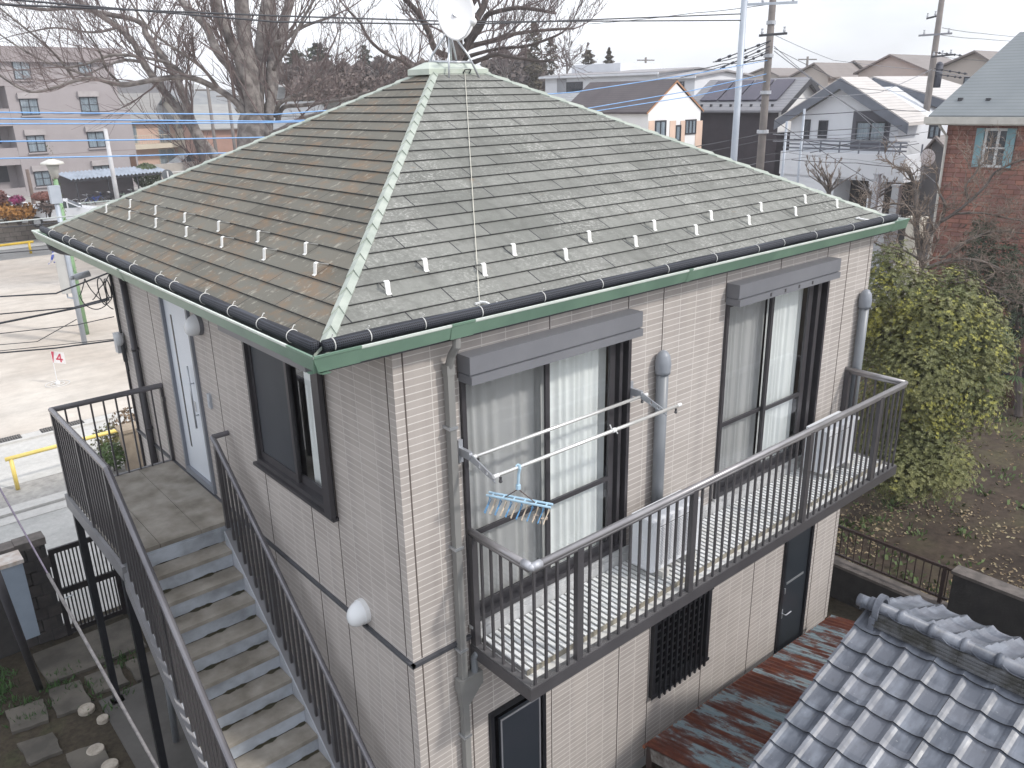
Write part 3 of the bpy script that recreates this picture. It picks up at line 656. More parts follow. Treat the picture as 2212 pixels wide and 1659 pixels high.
# ------------------------------------------------------------------ air conditioners on the balcony
M_ac = mat('ac_ivory', (.70, .72, .76), (.66, .68, .72), 1.5, .4); M_acg = mat('ac_grille', (.20, .20, .20), (.16, .16, .16), 8, .5)
def ac(x0, y0, z0, w, h, dp_, label):
    r = root('air_conditioner', (x0+w/2, y0+dp_/2, z0), label, 'air conditioner', 'air conditioners on the balcony')
    m = MB(); zf = z0+.07; c = .02
    pts = [(x0, y0+c, zf), (x0+c, y0, zf), (x0+w-c, y0, zf), (x0+w, y0+c, zf), (x0+w, y0+dp_, zf), (x0, y0+dp_, zf)]
    m.prism(pts, (0, 0, h)); body = m.build('casing', M_ac, r)
    m = MB(); m.box(x0-.006, x0+w+.006, y0-.008, y0+dp_, zf+h, zf+h+.035); m.build('top_cover', M_ac, r)
    m = MB(); m.box(x0+.05, x0+w-.17, y0-.004, y0, zf+.05, zf+h-.04); gr_ = m.build('grille', M_acg, r)
    m = MB(); k = 0
    while zf+.06+k*.018 < zf+h-.05: m.box(x0+.055, x0+w-.175, y0-.011, y0-.004, zf+.06+k*.018, zf+.067+k*.018); k += 1
    m.build('slat', M_ac, gr_)
    m = MB(); m.tube([(x0+(w-.12)/2+.0, y0+.0, zf+h/2), (x0+(w-.12)/2, y0-.003, zf+h/2)], h*.36, 28); m.build('fan_ring', M_acg, gr_)
    for xx in (x0+.10, x0+w-.22): m = MB(); m.box(xx, xx+.10, y0-.06, y0+dp_+.03, z0, z0+.068); m.build('foot', mat('foot_plastic', (.62, .61, .58), (.5, .49, .46), 6, .6), r)
    m = MB(); m.box(x0-.012, x0, y0+.10, y0+.20, zf+.12, zf+.34); m.build('service_cover', M_ac, r)
    return r
ac(2.53, -.47, -.052, .76, .53, .28, 'ivory air conditioner on the balcony between the two window doors, by the vent pipe')
ac(5.80, -.44, -.052, .76, .53, .28, 'ivory air conditioner at the far right end of the balcony beside the second window')

# ------------------------------------------------------------------ poles and clothes hanger
M_pole = mat('pole_steel', (.86, .86, .84), (.78, .78, .76), 3, .22, .55)
def pole(y, z, x0, x1, label):
    m = MB(); m.tube([(x0, y, z), (x1, y, z)], .0165, 14); r = root('laundry_pole', (x0, y, z), label, 'laundry pole', 'laundry poles'); m.build('pole', M_pole, r, smooth=True)
    m = MB(); m.tube([(x0-.05, y, z), (x0, y, z)], .017, 10); m.tube([(x1, y, z), (x1+.05, y, z)], .017, 10); m.build('end_cap', M_white, r)
    m = MB(); 
    for x in (x0+.02, x1-.02): m.tube([(x, y-.0, z-.025), (x, y, z-.055)], .011, 8); m.ball((x, y, z-.06), .016, n=8, m=6)
    m.build('hook', mat('hook_dark', (.12, .12, .13), None, 5, .3, .6), r)
    return r
pole(-.145, 1.775, .64, 2.70, 'bright steel laundry pole nearer the window'); pole(-.475, 1.735, .60, 2.80, 'bright steel laundry pole at the outer bracket tips, carrying the blue hanger')
m = MB(); m.tube([(1.90, -.475, 1.735), (1.94, -.475, 1.735)], .021, 10); m.tube([(1.89, -.475, 1.76), (1.87, -.475, 1.80)], .006, 6); m.tube([(1.95, -.475, 1.72), (1.97, -.475, 1.69)], .006, 6)
single('pole_clip', m, M_white, (1.92, -.475, 1.735), 'small white clip on the outer laundry pole', 'clip')
M_blue = mat('plastic_pale_blue', (.48, .66, .80), (.40, .60, .76), 4, .4); M_pegb = mat('hanger_blue', (.12, .34, .62), None, 4, .4); M_pegt = mat('hanger_tan', (.66, .56, .44), None, 4, .5)
hx, hy, hz = .80, -.475, 1.735
hg = root('clothes_hanger_rack', (hx, hy, 1.25), 'pale blue multi hanger rack with blue and tan wire hangers hooked on the outer pole', 'hanger')
m = MB(); m.tube([(hx+.022*math.cos(a*math.pi/8), hy+.022*math.sin(a*math.pi/8)*0, hz+.004+.024*math.sin(a*math.pi/8)) for a in range(-3, 10)], .006, 6); m.tube([(hx, hy-.02, hz+.03), (hx+.0, hy-.025, hz-.0), (hx, hy-.01, hz-.05), (hx, hy, hz-.15)], .012, 8); m.tube([(hx, hy, hz-.15), (hx, hy, hz-.19)], .02, 8); m.build('hook', M_blue, hg)
zr_ = hz-.40; xa, xb, ya, yb = .60, 1.06, -.56, -.46
L0 = Vector(atZ(1053.4, 1066.3, zr_+.01)); L1 = Vector(atZ(1192.2, 1093.1, zr_-.01))
RD = (L1-L0).normalized(); RN = Vector((-RD.y, RD.x, 0))
for dy in (-.028, .028):
    m = MB(); m.tube([L0+RN*dy, L1+RN*dy], .011, 8); m.build('rail', M_blue, hg)
m = MB()
for k in range(6): p = L0.lerp(L1, (k+.5)/6); m.tube([p-RN*.028, p+RN*.028], .007, 6)
m.build('cross_bar', M_blue, hg)
m = MB()
for f in (.28, .75): m.tube([(hx, hy, hz-.19), L0.lerp(L1, f)], .0045, 5)
m.build('chain', mat('chain_rust', (.16, .12, .11), None, 9, .7), hg)
for k in range(12):                                             # folding hangers hung side by side
    p = L0.lerp(L1, (k+.4)/12); dx = -.075-.01*(k % 2); c = M_pegb if k % 2 == 0 else M_pegt
    m = MB(); top = p+Vector((.0, 0, -.035)); s = .17
    m.tube([p-RN*.03, p-RN*.035+RD*.02+Vector((0, 0, -.02)), top], .0032, 5)
    A = top-RN*s*.5-RD*.02+Vector((0, 0, -.10)); B = top+RN*s*.5-RD*.05+Vector((0, 0, -.12)); C = top-RD*.05+Vector((0, 0, -.16))
    m.tube([top, top-RN*.03+Vector((0, 0, -.03)), A, C, B, top+RN*.03+Vector((0, 0, -.03)), top], .0040, 5)
    m.build('hanger', c, hg)
m = MB()
for k in range(9): p = L0.lerp(L1, .82)+Vector((rnd.uniform(-.05, .05), rnd.uniform(-.05, .05), -.13+rnd.uniform(-.03, .03))); m.tube([p, p+Vector((rnd.uniform(-.03, .03), rnd.uniform(-.03, .03), rnd.uniform(-.03, .03)))], .007, 5)
m.build('peg', mat('peg_brown', (.35, .26, .2), (.6, .55, .5), 60, .6), hg)

# ------------------------------------------------------------------ net tubes laid in the gutter
def netmat():
    t = NT('black_net'); P, q = t.pos(); 
    s_ = t.math('ADD', q[0], q[1]); g1 = t.math('LESS_THAN', t.math('PINGPONG', t.math('MULTIPLY', s_, 62.0), .5), .17); g2 = t.math('LESS_THAN', t.math('PINGPONG', t.math('MULTIPLY', q[2], 62.0), .5), .17)
    g = t.math('MAXIMUM', g1, g2); t.color(t.mix(g, (.012, .012, .016), (.05, .055, .07))); t.set(.65, 0, .3); t.bump(g, .8, .004); return t.m
M_net = netmat(); M_tie = mat('tie_white', (.72, .72, .70), None, 5, .5)
def net(ptsf, ties, label):
    r = root('gutter_net_tube', ptsf[0], label, 'net tube', 'net tubes in the gutter')
    m = MB(); m.tube(ptsf, [.045*(1-.06*max(0, math.sin(i*1.1+2))**6) for i in range(len(ptsf))], 14); m.build('tube', M_net, r, smooth=True)
    P = [Vector(p) for p in ptsf]
    for t_ in ties:
        i = int(t_*(len(P)-1)); f = t_*(len(P)-1)-i; c = P[i].lerp(P[min(i+1, len(P)-1)], f); d = (P[min(i+1, len(P)-1)]-P[i]).normalized(); u = d.cross(Vector((0, 0, 1))).normalized()
        m = MB(); m.tube([c+(u*math.cos(a)+Vector((0, 0, 1))*math.sin(a))*.047 for a in [j*math.pi/9 for j in range(-2, 14)]], .0038, 5); q = c+Vector((0, 0, .047)); m.tube([q, q+u*.02+Vector((0, 0, .03)), q+u*.03+Vector((0, 0, .028))], .0035, 4); m.build('tie', M_tie, r)
    return r
N = 40
net([(-.60+8.12*k/N, -.125+.006*math.sin(k*.5), 2.962+.004*math.sin(k*.7)) for k in range(N+1)], [.008, .043, .10, .165, .245, .33, .44, .53, .62, .68, .76, .86, .95], 'long black net tube with white ties lying in the front gutter')
net([(-.640, -.09+7.60*k/N, 2.962+.004*math.sin(k*.8)) for k in range(N+1)], [.045, .11, .18, .255, .35, .40, .50, .60, .70, .80, .84, .93], 'long black net tube with white ties lying in the side gutter')
# thin wire hooked from the ridge cap to the eave
m = MB(); P0 = Vector((3.52, 3.55, 4.80)); P1 = Vector((.842, .0, 3.005)); m.tube([P0.lerp(P1, k/14)+Vector((0, 0, -.0+.0*k)) for k in range(15)], .0038, 4)
single('stay_wire', m, mat('wire_pale', (.62, .60, .52), None, 5, .5), P1, 'thin pale wire stretched down the front roof slope from the ridge', 'wire')
m = MB(); m.box(.79, .88, -.02, -.005, 2.985, 3.0); m.tube([(.84, -.01, 3.0), (.86, -.06, 3.0), (.90, -.10, 2.97), (.93, -.12, 3.0)], .011, 6); single('wire_clamp', m, M_white, (.84, -.01, 2.96), 'small white clamp holding the stay wire at the eave, near the house corner', 'clamp')
m = MB(); m.box(6.80, 6.88, .02, .035, 3.005, 3.02); m.tube([(6.84, .02, 3.01), (6.90, -.03, 2.99), (6.98, -.05, 2.98)], .011, 6); single('wire_clamp', m, M_white, (6.84, .0, 2.97), 'small white clamp on the eave at the far right of the roof', 'clamp')

# ------------------------------------------------------------------ satellite dish on a pipe frame at the ridge
dr = root('satellite_dish', (3.44, 3.7, 4.75), 'white satellite dish on a galvanised four legged frame at the roof ridge', 'satellite dish')
B_ = [(3.215, 3.47, 4.735), (3.68, 3.47, 4.735), (3.17, 3.93, 4.77), (3.74, 3.96, 4.77)]; T_ = Vector((3.42, 3.70, 5.24))
for b_ in B_:
    b_ = Vector(b_); k_ = b_.lerp(T_, .52)+(b_-T_).normalized()*-.0+Vector(((b_.x-T_.x)*.16, (b_.y-T_.y)*.16, 0)); m = MB(); m.tube([b_, k_, T_+Vector(((b_.x-T_.x)*.12, (b_.y-T_.y)*.12, 0))], .0125, 10); m.build('leg', M_steel, dr, smooth=True)
def atz(b_, f): b_ = Vector(b_); return b_.lerp(T_, f)+Vector(((b_.x-T_.x)*.16*f/.52, (b_.y-T_.y)*.16*f/.52, 0))
q = [atz(b_, .36) for b_ in (B_[0], B_[1], B_[3], B_[2])]
m = MB()
for i in range(4): m.tube([q[i], q[(i+1) % 4]], .013, 8)
m.build('cross_brace', M_steel, dr, smooth=True)
m = MB(); m.tube([(3.42, 3.70, 4.95), (3.42, 3.70, 5.55)], .022, 12); m.build('mast', M_steel, dr, smooth=True)
dc = Vector((3.38, 3.50, 5.46)); nrmv = Vector((-.50, -.80, .16)).normalized(); ux = Vector((nrmv.y*-1, nrmv.x, 0)).normalized()*-1; uy = nrmv.cross(ux)
if uy.z < 0: uy = -uy
m = MB(); n, k = 40, 8; b = len(m.v)
for side_, off_ in ((0, 0), (1, -.006)):
    for i in range(k+1):
        rr = i/k
        for j in range(n):
            a = 2*math.pi*j/n; rx, ry = .225, .31; p = dc+ux*rx*rr*math.cos(a)+uy*ry*rr*math.sin(a)+nrmv*(.055*rr*rr-.055+off_); m.vert(p)
for s_ in (0, 1):
    o_ = b+s_*(k+1)*n
    for i in range(k):
        for j in range(n): a = o_+i*n+j; c = o_+i*n+(j+1) % n; m.f.append([a, c, c+n, a+n]); m.m.append(0)
for j in range(n): a = b+k*n+j; c = b+k*n+(j+1) % n; m.f.append([a, c, c+(k+1)*n, a+(k+1)*n]); m.m.append(0)
m.build('reflector', mat('dish_white', (.86, .86, .87), (.82, .82, .84), 2, .35), dr, smooth=True)
m = MB(); e_ = dc-uy*.31-nrmv*.02; f_ = dc-uy*.16+nrmv*.26+Vector(RT)*.17; m.tube([e_, e_.lerp(f_, .5)-uy*.05, f_], .010, 8); m.tube([f_, f_-nrmv*.09], .034, 12); m.ball(tuple(f_), .042, n=12, m=8); m.build('receiver_arm', mat('dish_white', (.86, .86, .87)), dr, smooth=True)
m = MB(); m.box(3.38, 3.46, 3.60, 3.68, 5.25, 5.6); m.tube([Vector((3.42, 3.65, 5.4)), dc-nrmv*.03], .03, 8); m.build('mount', M_steel, dr)
# ------------------------------------------------------------------ ground, park, road, yard
def sheet(name, x0, x1, y0, y1, z, m_, kind='structure'):
    m = MB(); m.face([(x0, y0, z), (x1, y0, z), (x1, y1, z), (x0, y1, z)]); o = m.build(name, m_); o['kind'] = kind; return o
def gmat(name, stops, sc, fsc, fk=.25, rough=.95, bump=.3):
    t = NT(name); P, q = t.pos(); a = t.noise(P, sc, 6, .6); c = t.ramp(a, stops)
    f = t.ramp(t.noise(P, fsc, 4, .7), [(.3, 1-fk), (.7, 1+fk)]); c = t.mix(1.0, c, f, 'MULTIPLY'); l_ = t.ramp(t.noise(P, .9, 5, .7, stretch=(.25, 1.6, 1)), [(.35, .90), (.5, 1.0), (.7, 1.06)]); c = t.mix(1.0, c, l_, 'MULTIPLY'); t.color(c); t.set(rough, 0, .2); t.bump(t.noise(P, fsc*2, 3), bump, .02); return t.m
M_soil = gmat('far_ground', [(.3, (.16, .15, .13)), (.7, (.22, .21, .19))], .05, 2)
M_sand = gmat('park_sand', [(.25, (.36, .30, .25)), (.45, (.47, .42, .37)), (.62, (.58, .54, .49)), (.8, (.50, .45, .39))], .09, 1.6, .10)
M_road = gmat('light_asphalt', [(.3, (.40, .40, .39)), (.7, (.47, .465, .45))], .5, 9, .12)
M_conc2 = gmat('pale_concrete', [(.3, (.46, .455, .44)), (.7, (.55, .54, .52))], .4, 7, .10)
M_asph = gmat('asphalt', [(.3, (.19, .19, .19)), (.7, (.24, .24, .24))], .4, 8, .12)
M_asph2 = gmat('worn_asphalt', [(.35, (.27, .26, .25)), (.6, (.40, .39, .37))], 1.1, 6, .2)
M_yard = gmat('yard_soil', [(.3, (.030, .026, .018)), (.6, (.055, .045, .032)), (.8, (.045, .055, .025))], 1.2, 14, .35)
M_gard = gmat('garden_soil', [(.25, (.032, .024, .020)), (.48, (.058, .044, .034)), (.60, (.075, .066, .040)), (.8, (.065, .078, .036))], .55, 7, .35)
sheet('ground', -300, 700, -400, 800, G0-.03, M_soil)
sheet('park_ground', -60, 60, 17.25, 45.1, G0, M_sand)
sheet('road', -60, 90, 7.9, 12.25, G0-.004, M_road); sheet('road', -60, 120, 45.1, 48.6, G0-.001, M_asph)
sheet('pavement', -60, 90, 14.15, 17.25, G0-.002, M_conc2); sheet('verge', -60, 90, 12.95, 14.15, G0-.006, M_asph2); sheet('pavement', -60, 120, 48.6, 51.6, G0+.02, M_road)
m = MB(); m.box(-60, 90, 12.62, 12.95, G0-.1, G0+.06); m.box(-60, 90, 12.25, 12.60, G0-.1, G0+.006); o = m.build('kerb', M_conc2); o['kind'] = 'structure'
m = MB(); m.box(-60, 60, 16.75, 16.85, G0-.1, G0+.05); o = m.build('kerb', M_conc2); o['kind'] = 'structure'
sheet('yard_ground', -12, 8.1, -12, 7.9, G0-.012, M_yard); sheet('garden_ground', 8.25, 60, -14, 7.9, GG, M_gard)
m = MB(); m.box(8.2, 60, 7.7, 7.9, G0, GG+.05); o = m.build('garden_kerb', M_conc2); o['kind'] = 'structure'
sheet('apartment_ground', -20, 70, 52.0, 110, -2.35, M_asph2); sheet('street', 20, 140, -60, 70, G0-.02, M_asph)
# drain gratings in the park edge
for cx, cy, l in ((.76, 17.12, .98), (-.62, 17.12, .9), (3.4, 17.12, .9)):
    m = MB(); m.box(cx-l/2, cx+l/2, cy-.17, cy+.17, G0+.004, G0+.012); m.mi = 1
    k = 0
    while cx-l/2+.03+k*.055 < cx+l/2-.02: xx = cx-l/2+.03+k*.055; m.box(xx, xx+.022, cy-.16, cy+.16, G0+.012, G0+.024); k += 1
    m.box(cx-l/2, cx+l/2, cy-.012, cy+.012, G0+.0125, G0+.0245)
    single('drain_grating', m, [M_black, mat('iron_grey', (.16, .15, .14), None, 9, .7)], (cx, cy, G0), {.76: 'steel drain grating behind the stair landing rail', -.62: 'steel drain grating at the left edge of the photo', 3.4: 'steel drain grating hidden beyond the house corner'}[cx], 'drain grating', 'gratings along the park edge')
# yellow barrier pipes
M_yel = mat('yellow_paint', (.72, .50, .05), (.62, .42, .06), 4, .4); M_yelp = mat('yellow_paint_pale', (.82, .66, .22), (.74, .56, .14), 4, .45)
def barrier(pts, h, r, ends, label, mt, group='yellow pipe barriers'):
    a, b = Vector(pts[0]), Vector(pts[1]); rt = root('barrier', a, label, 'barrier', group)
    m = MB(); m.tube([a+Vector((0, 0, h)), b+Vector((0, 0, h))], r, 12); m.build('rail', mt, rt, smooth=True)
    for f in ends: p = a.lerp(b, f); m = MB(); m.tube([p, p+Vector((0, 0, h-.01))], r*.95, 12); m.build('post', mt, rt, smooth=True)
R0 = atZ(20, 1017, G0+.72); barrier([(-.98, 13.85, G0), (2.4, 13.95, G0)], .72, .045, (.03, .95), 'pale yellow pipe barrier beyond the stair landing', M_yelp)
barrier([(-1.2, 45.9, G0), (6.35, 46.3, G0)], .62, .07, (.02, .50, .58, .97), 'yellow pipe barrier across the park by the far road', M_yel)
# boundary wall with gate, cabinet, poles in the yard
M_wall = mat('dark_block', (.040, .037, .036), (.026, .025, .025), 5, .9, 0, .4, 30); M_cap = mat('wall_cap', (.16, .14, .13), (.09, .08, .075), 7, .9, 0, .3)
w_ = root('boundary_wall', (-3, 7.7, G0), 'dark block wall with coping at the yard gate, lower left', 'wall')
m = MB(); m.box(-7, -1.44, 7.66, 7.84, G0, -1.56); m.box(-1.62, -1.45, 7.60, 7.9, G0, -1.6); m.build('blocks', M_wall, w_)
m = MB(); x = -1.42; 
while x > -7: m.box(x-.395, x, 7.62, 7.88, -1.56+.001, -1.45-rnd.uniform(0, .012)); x -= .4
m.build('coping', M_cap, w_)
m = MB()
for r_ in range(8):
    for c_ in range(3): m.box(-1.60-.2*c_-(.1 if r_ % 2 else 0), -1.42-.2*c_-(.1 if r_ % 2 else 0), 7.595+.03*c_, 7.66, G0+.2*r_+.01, G0+.2*r_+.19)
m.build('stone_facing', mat('stone_facing', (.060, .052, .050), (.035, .032, .032), 6, .9, 0, .4), w_)
M_gate = mat('gate_dark', (.018, .014, .016), (.012, .010, .012), 4, .45, .2)
g_ = root('yard_gate', (-1.0, 7.6, G0), 'dark metal yard gate with close vertical bars behind the stair posts', 'gate')
m = MB(); 
for a, b in ((-1.43, -1.36), (-.62, -.55)): m.box(a, b, 7.58, 7.62, G0, -1.66)
for a, b in ((-1.74, -1.66), (-2.44, -2.34), (G0+.02, G0+.10)): m.box(-1.36, -.62, 7.582, 7.618, a, b)
m.build('frame', M_gate, g_)
k = 0
while -1.33+k*.052 < -.64: x = -1.33+k*.052; m = MB(); m.box(x, x+.020, 7.59, 7.61, G0+.1, -1.74); m.build('bar', M_gate, g_); k += 1
m = MB(); m.tube([(-1.36, 7.56, -2.50), (-1.24, 7.54, -2.47)], .012, 6); m.build('handle', M_steel, g_)
m = MB(); m.box(-.55, -.08, 7.56, 7.66, G0, -1.9); m.build('side_panel', M_gate, g_)
c_ = root('meter_cabinet', (-1.95, 7.1, -2.6), 'pale blue grey cabinet with rusty white top fixed on the yard wall', 'cabinet')
m = MB(); m.box(-2.10, -1.84, 6.95, 7.25, -2.58, -1.40); m.build('body', mat('cabinet_body', (.26, .31, .38), (.22, .27, .33), 3, .5), c_)
m = MB(); m.box(-2.12, -1.82, 6.93, 7.27, -1.40, -1.345); m.build('lid', mat('cabinet_lid', (.58, .56, .54), (.42, .34, .29), 9, .6), c_)
pt_, pb_ = Vector(atD(-14, 1225, 8.2)), Vector((-2.04, 6.56, G0-.02)); m = MB(); m.tube([pb_, pt_], .045, 12); single('yard_pole', m, mat('pole_dark_grey', (.045, .045, .055), (.03, .03, .036), 3, .6), pb_, 'dark leaning pole in front of the pale cabinet', 'pole', smooth=True)
a_, b_ = Vector(atD(-40, 985, 3.9)), Vector(atD(352, 1682, 3.1)); 
mid = a_.lerp(b_, .42); gw = root('guy_wire', b_, 'twisted grey guy wire crossing the lower left corner close to the camera', 'wire')
m = MB(); m.tube([mid, b_+(b_-a_)*.3], .0066, 8); m.build('sleeve', mat('wire_grey', (.17, .16, .16), (.09, .085, .09), 60, .6), gw, smooth=True)
m = MB(); m.tube([a_+(a_-b_)*.3, mid+(b_-a_)*.02], .0040, 8); m.build('strand', mat('wire_purple_grey', (.10, .085, .13), (.16, .14, .18), 60, .6), gw, smooth=True)
# stepping slabs and round stones
M_slab = mat('slab', (.12, .108, .092), (.066, .06, .052), 3, .9, 0, .3, 30)
slabs = [((-1.967, 6.387), (-1.577, 6.326), (-1.583, 5.656), (-2.016, 5.745)), ((-2.50, 6.31), (-2.06, 6.25), (-2.11, 5.73), (-2.52, 5.80)), ((-2.51, 5.53), (-2.12, 5.45), (-2.11, 5.02), (-2.48, 5.05)), ((-2.1, 4.92), (-1.72, 4.86), (-1.70, 4.35), (-2.1, 4.4)), ((-1.50, 6.35), (-1.06, 6.30), (-1.08, 5.80), (-1.50, 5.86)), ((-1.95, 7.42), (-.60, 7.40), (-.62, 6.50), (-1.93, 6.52)), ((-.98, 6.3), (-.5, 6.28), (-.5, 5.7), (-.98, 5.75)), ((-2.9, 5.0), (-2.6, 5.0), (-2.6, 4.5), (-2.9, 4.5))]
nm_ = ['square slab just above the two round stones', 'stepping slab at the far left below the cabinet', 'stepping slab left of the lower round stone', 'broken slab at the bottom edge, left of the last round stone', 'slab between the two stair posts', 'wide slab in front of the yard gate', 'slab under the stair landing', 'slab at the left margin']
for (pts, n_) in zip(slabs, nm_):
    m = MB(); P = []
    for i in range(4):
        a, b = Vector(pts[i]), Vector(pts[(i+1) % 4])
        for k in range(5): q = a.lerp(b, k/5); P.append((q.x+rnd.uniform(-.012, .012), q.y+rnd.uniform(-.012, .012), G0-.01))
    m.prism(P, (0, 0, .045)); c0 = (sum(p[0] for p in P)/20, sum(p[1] for p in P)/20, G0); single('stepping_slab', m, M_slab, c0, 'grey stone '+n_, 'paving slab', 'stepping slabs in the shaded yard')
m = MB(); m.box(-1.5, -.02, 1.0, 5.7, G0-.05, G0+.015); o = m.build('yard_path', mat('yard_concrete', (.10, .095, .09), (.07, .066, .062), 2, .9, 0, .2)); o['kind'] = 'structure'
M_round = mat('round_stone', (.42, .38, .33), (.28, .25, .21), 14, .85, 0, .3)
for (x, y, r), n_ in zip(((-1.672, 5.634, .105), (-1.561, 5.285, .075), (-1.795, 4.752, .105), (-1.733, 4.365, .10)), ('large round stone next to the square slab', 'smallest round stone, second from the gate', 'round stone alone in bare soil above the bottom one', 'round stone cut by the bottom edge of the photo')):
    m = MB(); m.tube([(x, y, G0-.02), (x, y, G0+.035), (x, y, G0+.045)], [r, r, r*.92], 22); single('round_stone', m, M_round, (x, y, G0), 'pale '+n_, 'stepping stone', 'round stones in the shaded yard')
# ------------------------------------------------------------------ block walls, garden fence
bw = root('retaining_wall', (8.2, -2, G0), 'dark block retaining wall of the garden right of the alley', 'wall')
m = MB(); m.box(8.05, 8.25, -1.36, 7.88, G0, -2.585); m.build('lower_blocks', M_wall, bw)
m = MB(); m.box(8.03, 8.27, -1.33, 7.88, -2.585, -2.54); m.build('coping', M_cap, bw)
m = MB(); m.box(8.05, 8.25, -8, -1.36, G0, -1.93); m.build('higher_blocks', M_wall, bw)
m = MB(); m.box(8.03, 8.27, -8, -1.335, -1.93, -1.885); m.build('coping', M_cap, bw)
M_brn = mat('fence_brown', (.055, .035, .030), (.04, .027, .025), 3, .5, .1)
fn = root('garden_fence', (8.2, -.2, -2.54), 'brown metal bar fence on top of the block wall', 'fence')
m = MB(); m.box(8.165, 8.205, -1.30, 1.8, -1.98, -1.94); m.box(8.165, 8.205, -1.30, 1.8, -2.46, -2.43); m.build('rail', M_brn, fn)
y = -1.25
while y < 1.8: m = MB(); m.box(8.178, 8.192, y-.007, y+.007, -2.44, -1.97); m.build('bar', M_brn, fn); y += .115
for y in (-1.20, .78, 1.75): m = MB(); m.box(8.16, 8.21, y-.025, y+.025, -2.55, -1.93); m.build('post', M_brn, fn)
# ------------------------------------------------------------------ rusty corrugated roof
def rustmat():
    t = NT('rusty_corrugated'); P, q = t.pos()
    a = t.noise(P, 1.0, 6, .65, stretch=(3.0, .42, 1)); b = t.noise(P, 3.2, 7, .75, stretch=(2.2, .5, 1)); k = t.math('ADD', t.math('MULTIPLY', a, .62), t.math('MULTIPLY', b, .38))
    rust = t.ramp(t.noise(P, 9, 6, .7, stretch=(2, .5, 1)), [(.3, (.050, .015, .011)), (.55, (.105, .030, .018)), (.75, (.17, .065, .03))])
    blue = t.ramp(t.noise(P, 5, 6, .7, stretch=(3, .6, 1)), [(.3, (.15, .215, .25)), (.55, (.22, .28, .31)), (.75, (.25, .245, .225))])
    f = t.ramp(k, [(.455, 0.), (.485, .8), (.52, 1.)]); t.color(t.mix(f, blue, rust)); t.set(.7, 0, .3); t.bump(t.noise(P, 50, 4), .3, .004); return t.m
c5 = lambda x, y: ((2500+x/2.011)*.54, (2200+y/2.011)*.54); c6 = lambda x, y: ((2996+x/2.011)*.54, (2247+y/2.011)*.54)
A_ = Vector(atZ(*c5(150, 1570), -2.42)); B_ = Vector(atZ(*c5(1660, 525), -2.62)); 
du = (B_-A_); Lr = du.length; du.normalize(); dv = Vector((du.y, -du.x, 0)).normalized(); dv.z = .20; dv.normalize()
m = MB(); n = int(Lr/.076)*6; nv = 8; Wd = 2.1; b0 = len(m.v); nn = du.cross(dv).normalized()*-1
if nn.z < 0: nn = -nn
for i in range(n+1):
    for j in range(nv+1): p = A_+du*(Lr*i/n)+dv*(Wd*j/nv)+nn*(.009*math.cos(2*math.pi*i/6)); m.vert(p)
for i in range(n):
    for j in range(nv): a = b0+i*(nv+1)+j; m.f.append([a, a+1, a+nv+2, a+nv+1]); m.m.append(0)
sh = root('corrugated_lean_to', (A_+du*2).to_tuple()[:2]+(G0,), 'lean to with rusty blue corrugated iron roof beside the tiled house wall', 'lean to')
m.build('roof', rustmat(), sh, smooth=True)
m = MB(); m.bar(A_-Vector((0, 0, .03)), B_-Vector((0, 0, .03)), .03, .03); m.build('edge_beam', mat('rust_orange', (.30, .11, .05), (.20, .07, .04), 14, .8), sh)
for f in (.02, .5, .97): m = MB(); p = A_+du*Lr*f+dv*.05; m.box(p.x-.04, p.x+.04, p.y-.04, p.y+.04, G0, p.z-.03); m.build('post', M_brn, sh)

P = A_+du*.02+dv*.1; m = MB(); m.bar(P+Vector((0, 0, -.10)), P+dv*1.6+Vector((0, 0, -.10)), .012, .16); m.build('side_board', mat('board_grey', (.25, .24, .23), (.10, .08, .07), 12, .9), sh)
# ------------------------------------------------------------------ neighbouring roof of grey pan tiles
V0 = Vector(atZ(*c6(850, 520), -.65)); V1 = Vector(atY(*c6(50, 1610), V0.y)); pass
SLT = (V0.z-V1.z)/(V0.x-V1.x); EX = math.hypot(V0.x-V1.x, V0.z-V1.z)/7; dn = Vector((-1, 0, -SLT)).normalized(); nu = Vector((-SLT, 0, 1)).normalized()
def tilemat():
    t = NT('grey_pan_tile'); P, q = t.pos(); cid = t.new('ShaderNodeCombineXYZ'); t.link(t.math('FLOOR', t.math('DIVIDE', t.math('SUBTRACT', V0.y+10*.265, q[1]), .265)), cid.inputs[0]); t.link(t.math('FLOOR', t.math('DIVIDE', t.math('SUBTRACT', V0.x+.02+10, q[0]), EX*abs(dn.x))), cid.inputs[1])
    w = t.new('ShaderNodeTexWhiteNoise', noise_dimensions='3D'); t.link(cid.outputs[0], w.inputs['Vector'])
    base = t.mix(w.outputs['Value'], (.080, .092, .118), (.150, .160, .190)); 
    pale = t.math('MULTIPLY', t.ramp(t.noise(P, 6, 3, .5, stretch=(.5, 1.3, 1)), [(.46, 0.), (.70, 1.)]), .42); base = t.mix(pale, base, (.31, .34, .40))
    lich = t.math('MULTIPLY', t.ramp(t.noise(P, 26, 5, .75), [(.64, 0.), (.70, 1.)]), .35); base = t.mix(lich, base, (.55, .55, .54))
    dk = t.math('MULTIPLY', t.ramp(t.noise(P, 11, 6, .7), [(.58, 0.), (.72, 1.)]), .5); base = t.mix(dk, base, (.075, .075, .075)); t.color(base)
    t.set(t.ramp(t.noise(P, 6, 3), [(.3, .34), (.7, .52)]), 0, .5); t.bump(t.noise(P, 40, 4), .12, .004); return t.m
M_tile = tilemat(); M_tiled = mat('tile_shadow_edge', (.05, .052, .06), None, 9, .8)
def hprof(s): s = s % 1.0; return .030*math.exp(-((min(s, 1-s))/.16)**2)+.010*(2*s-1)**2-.004
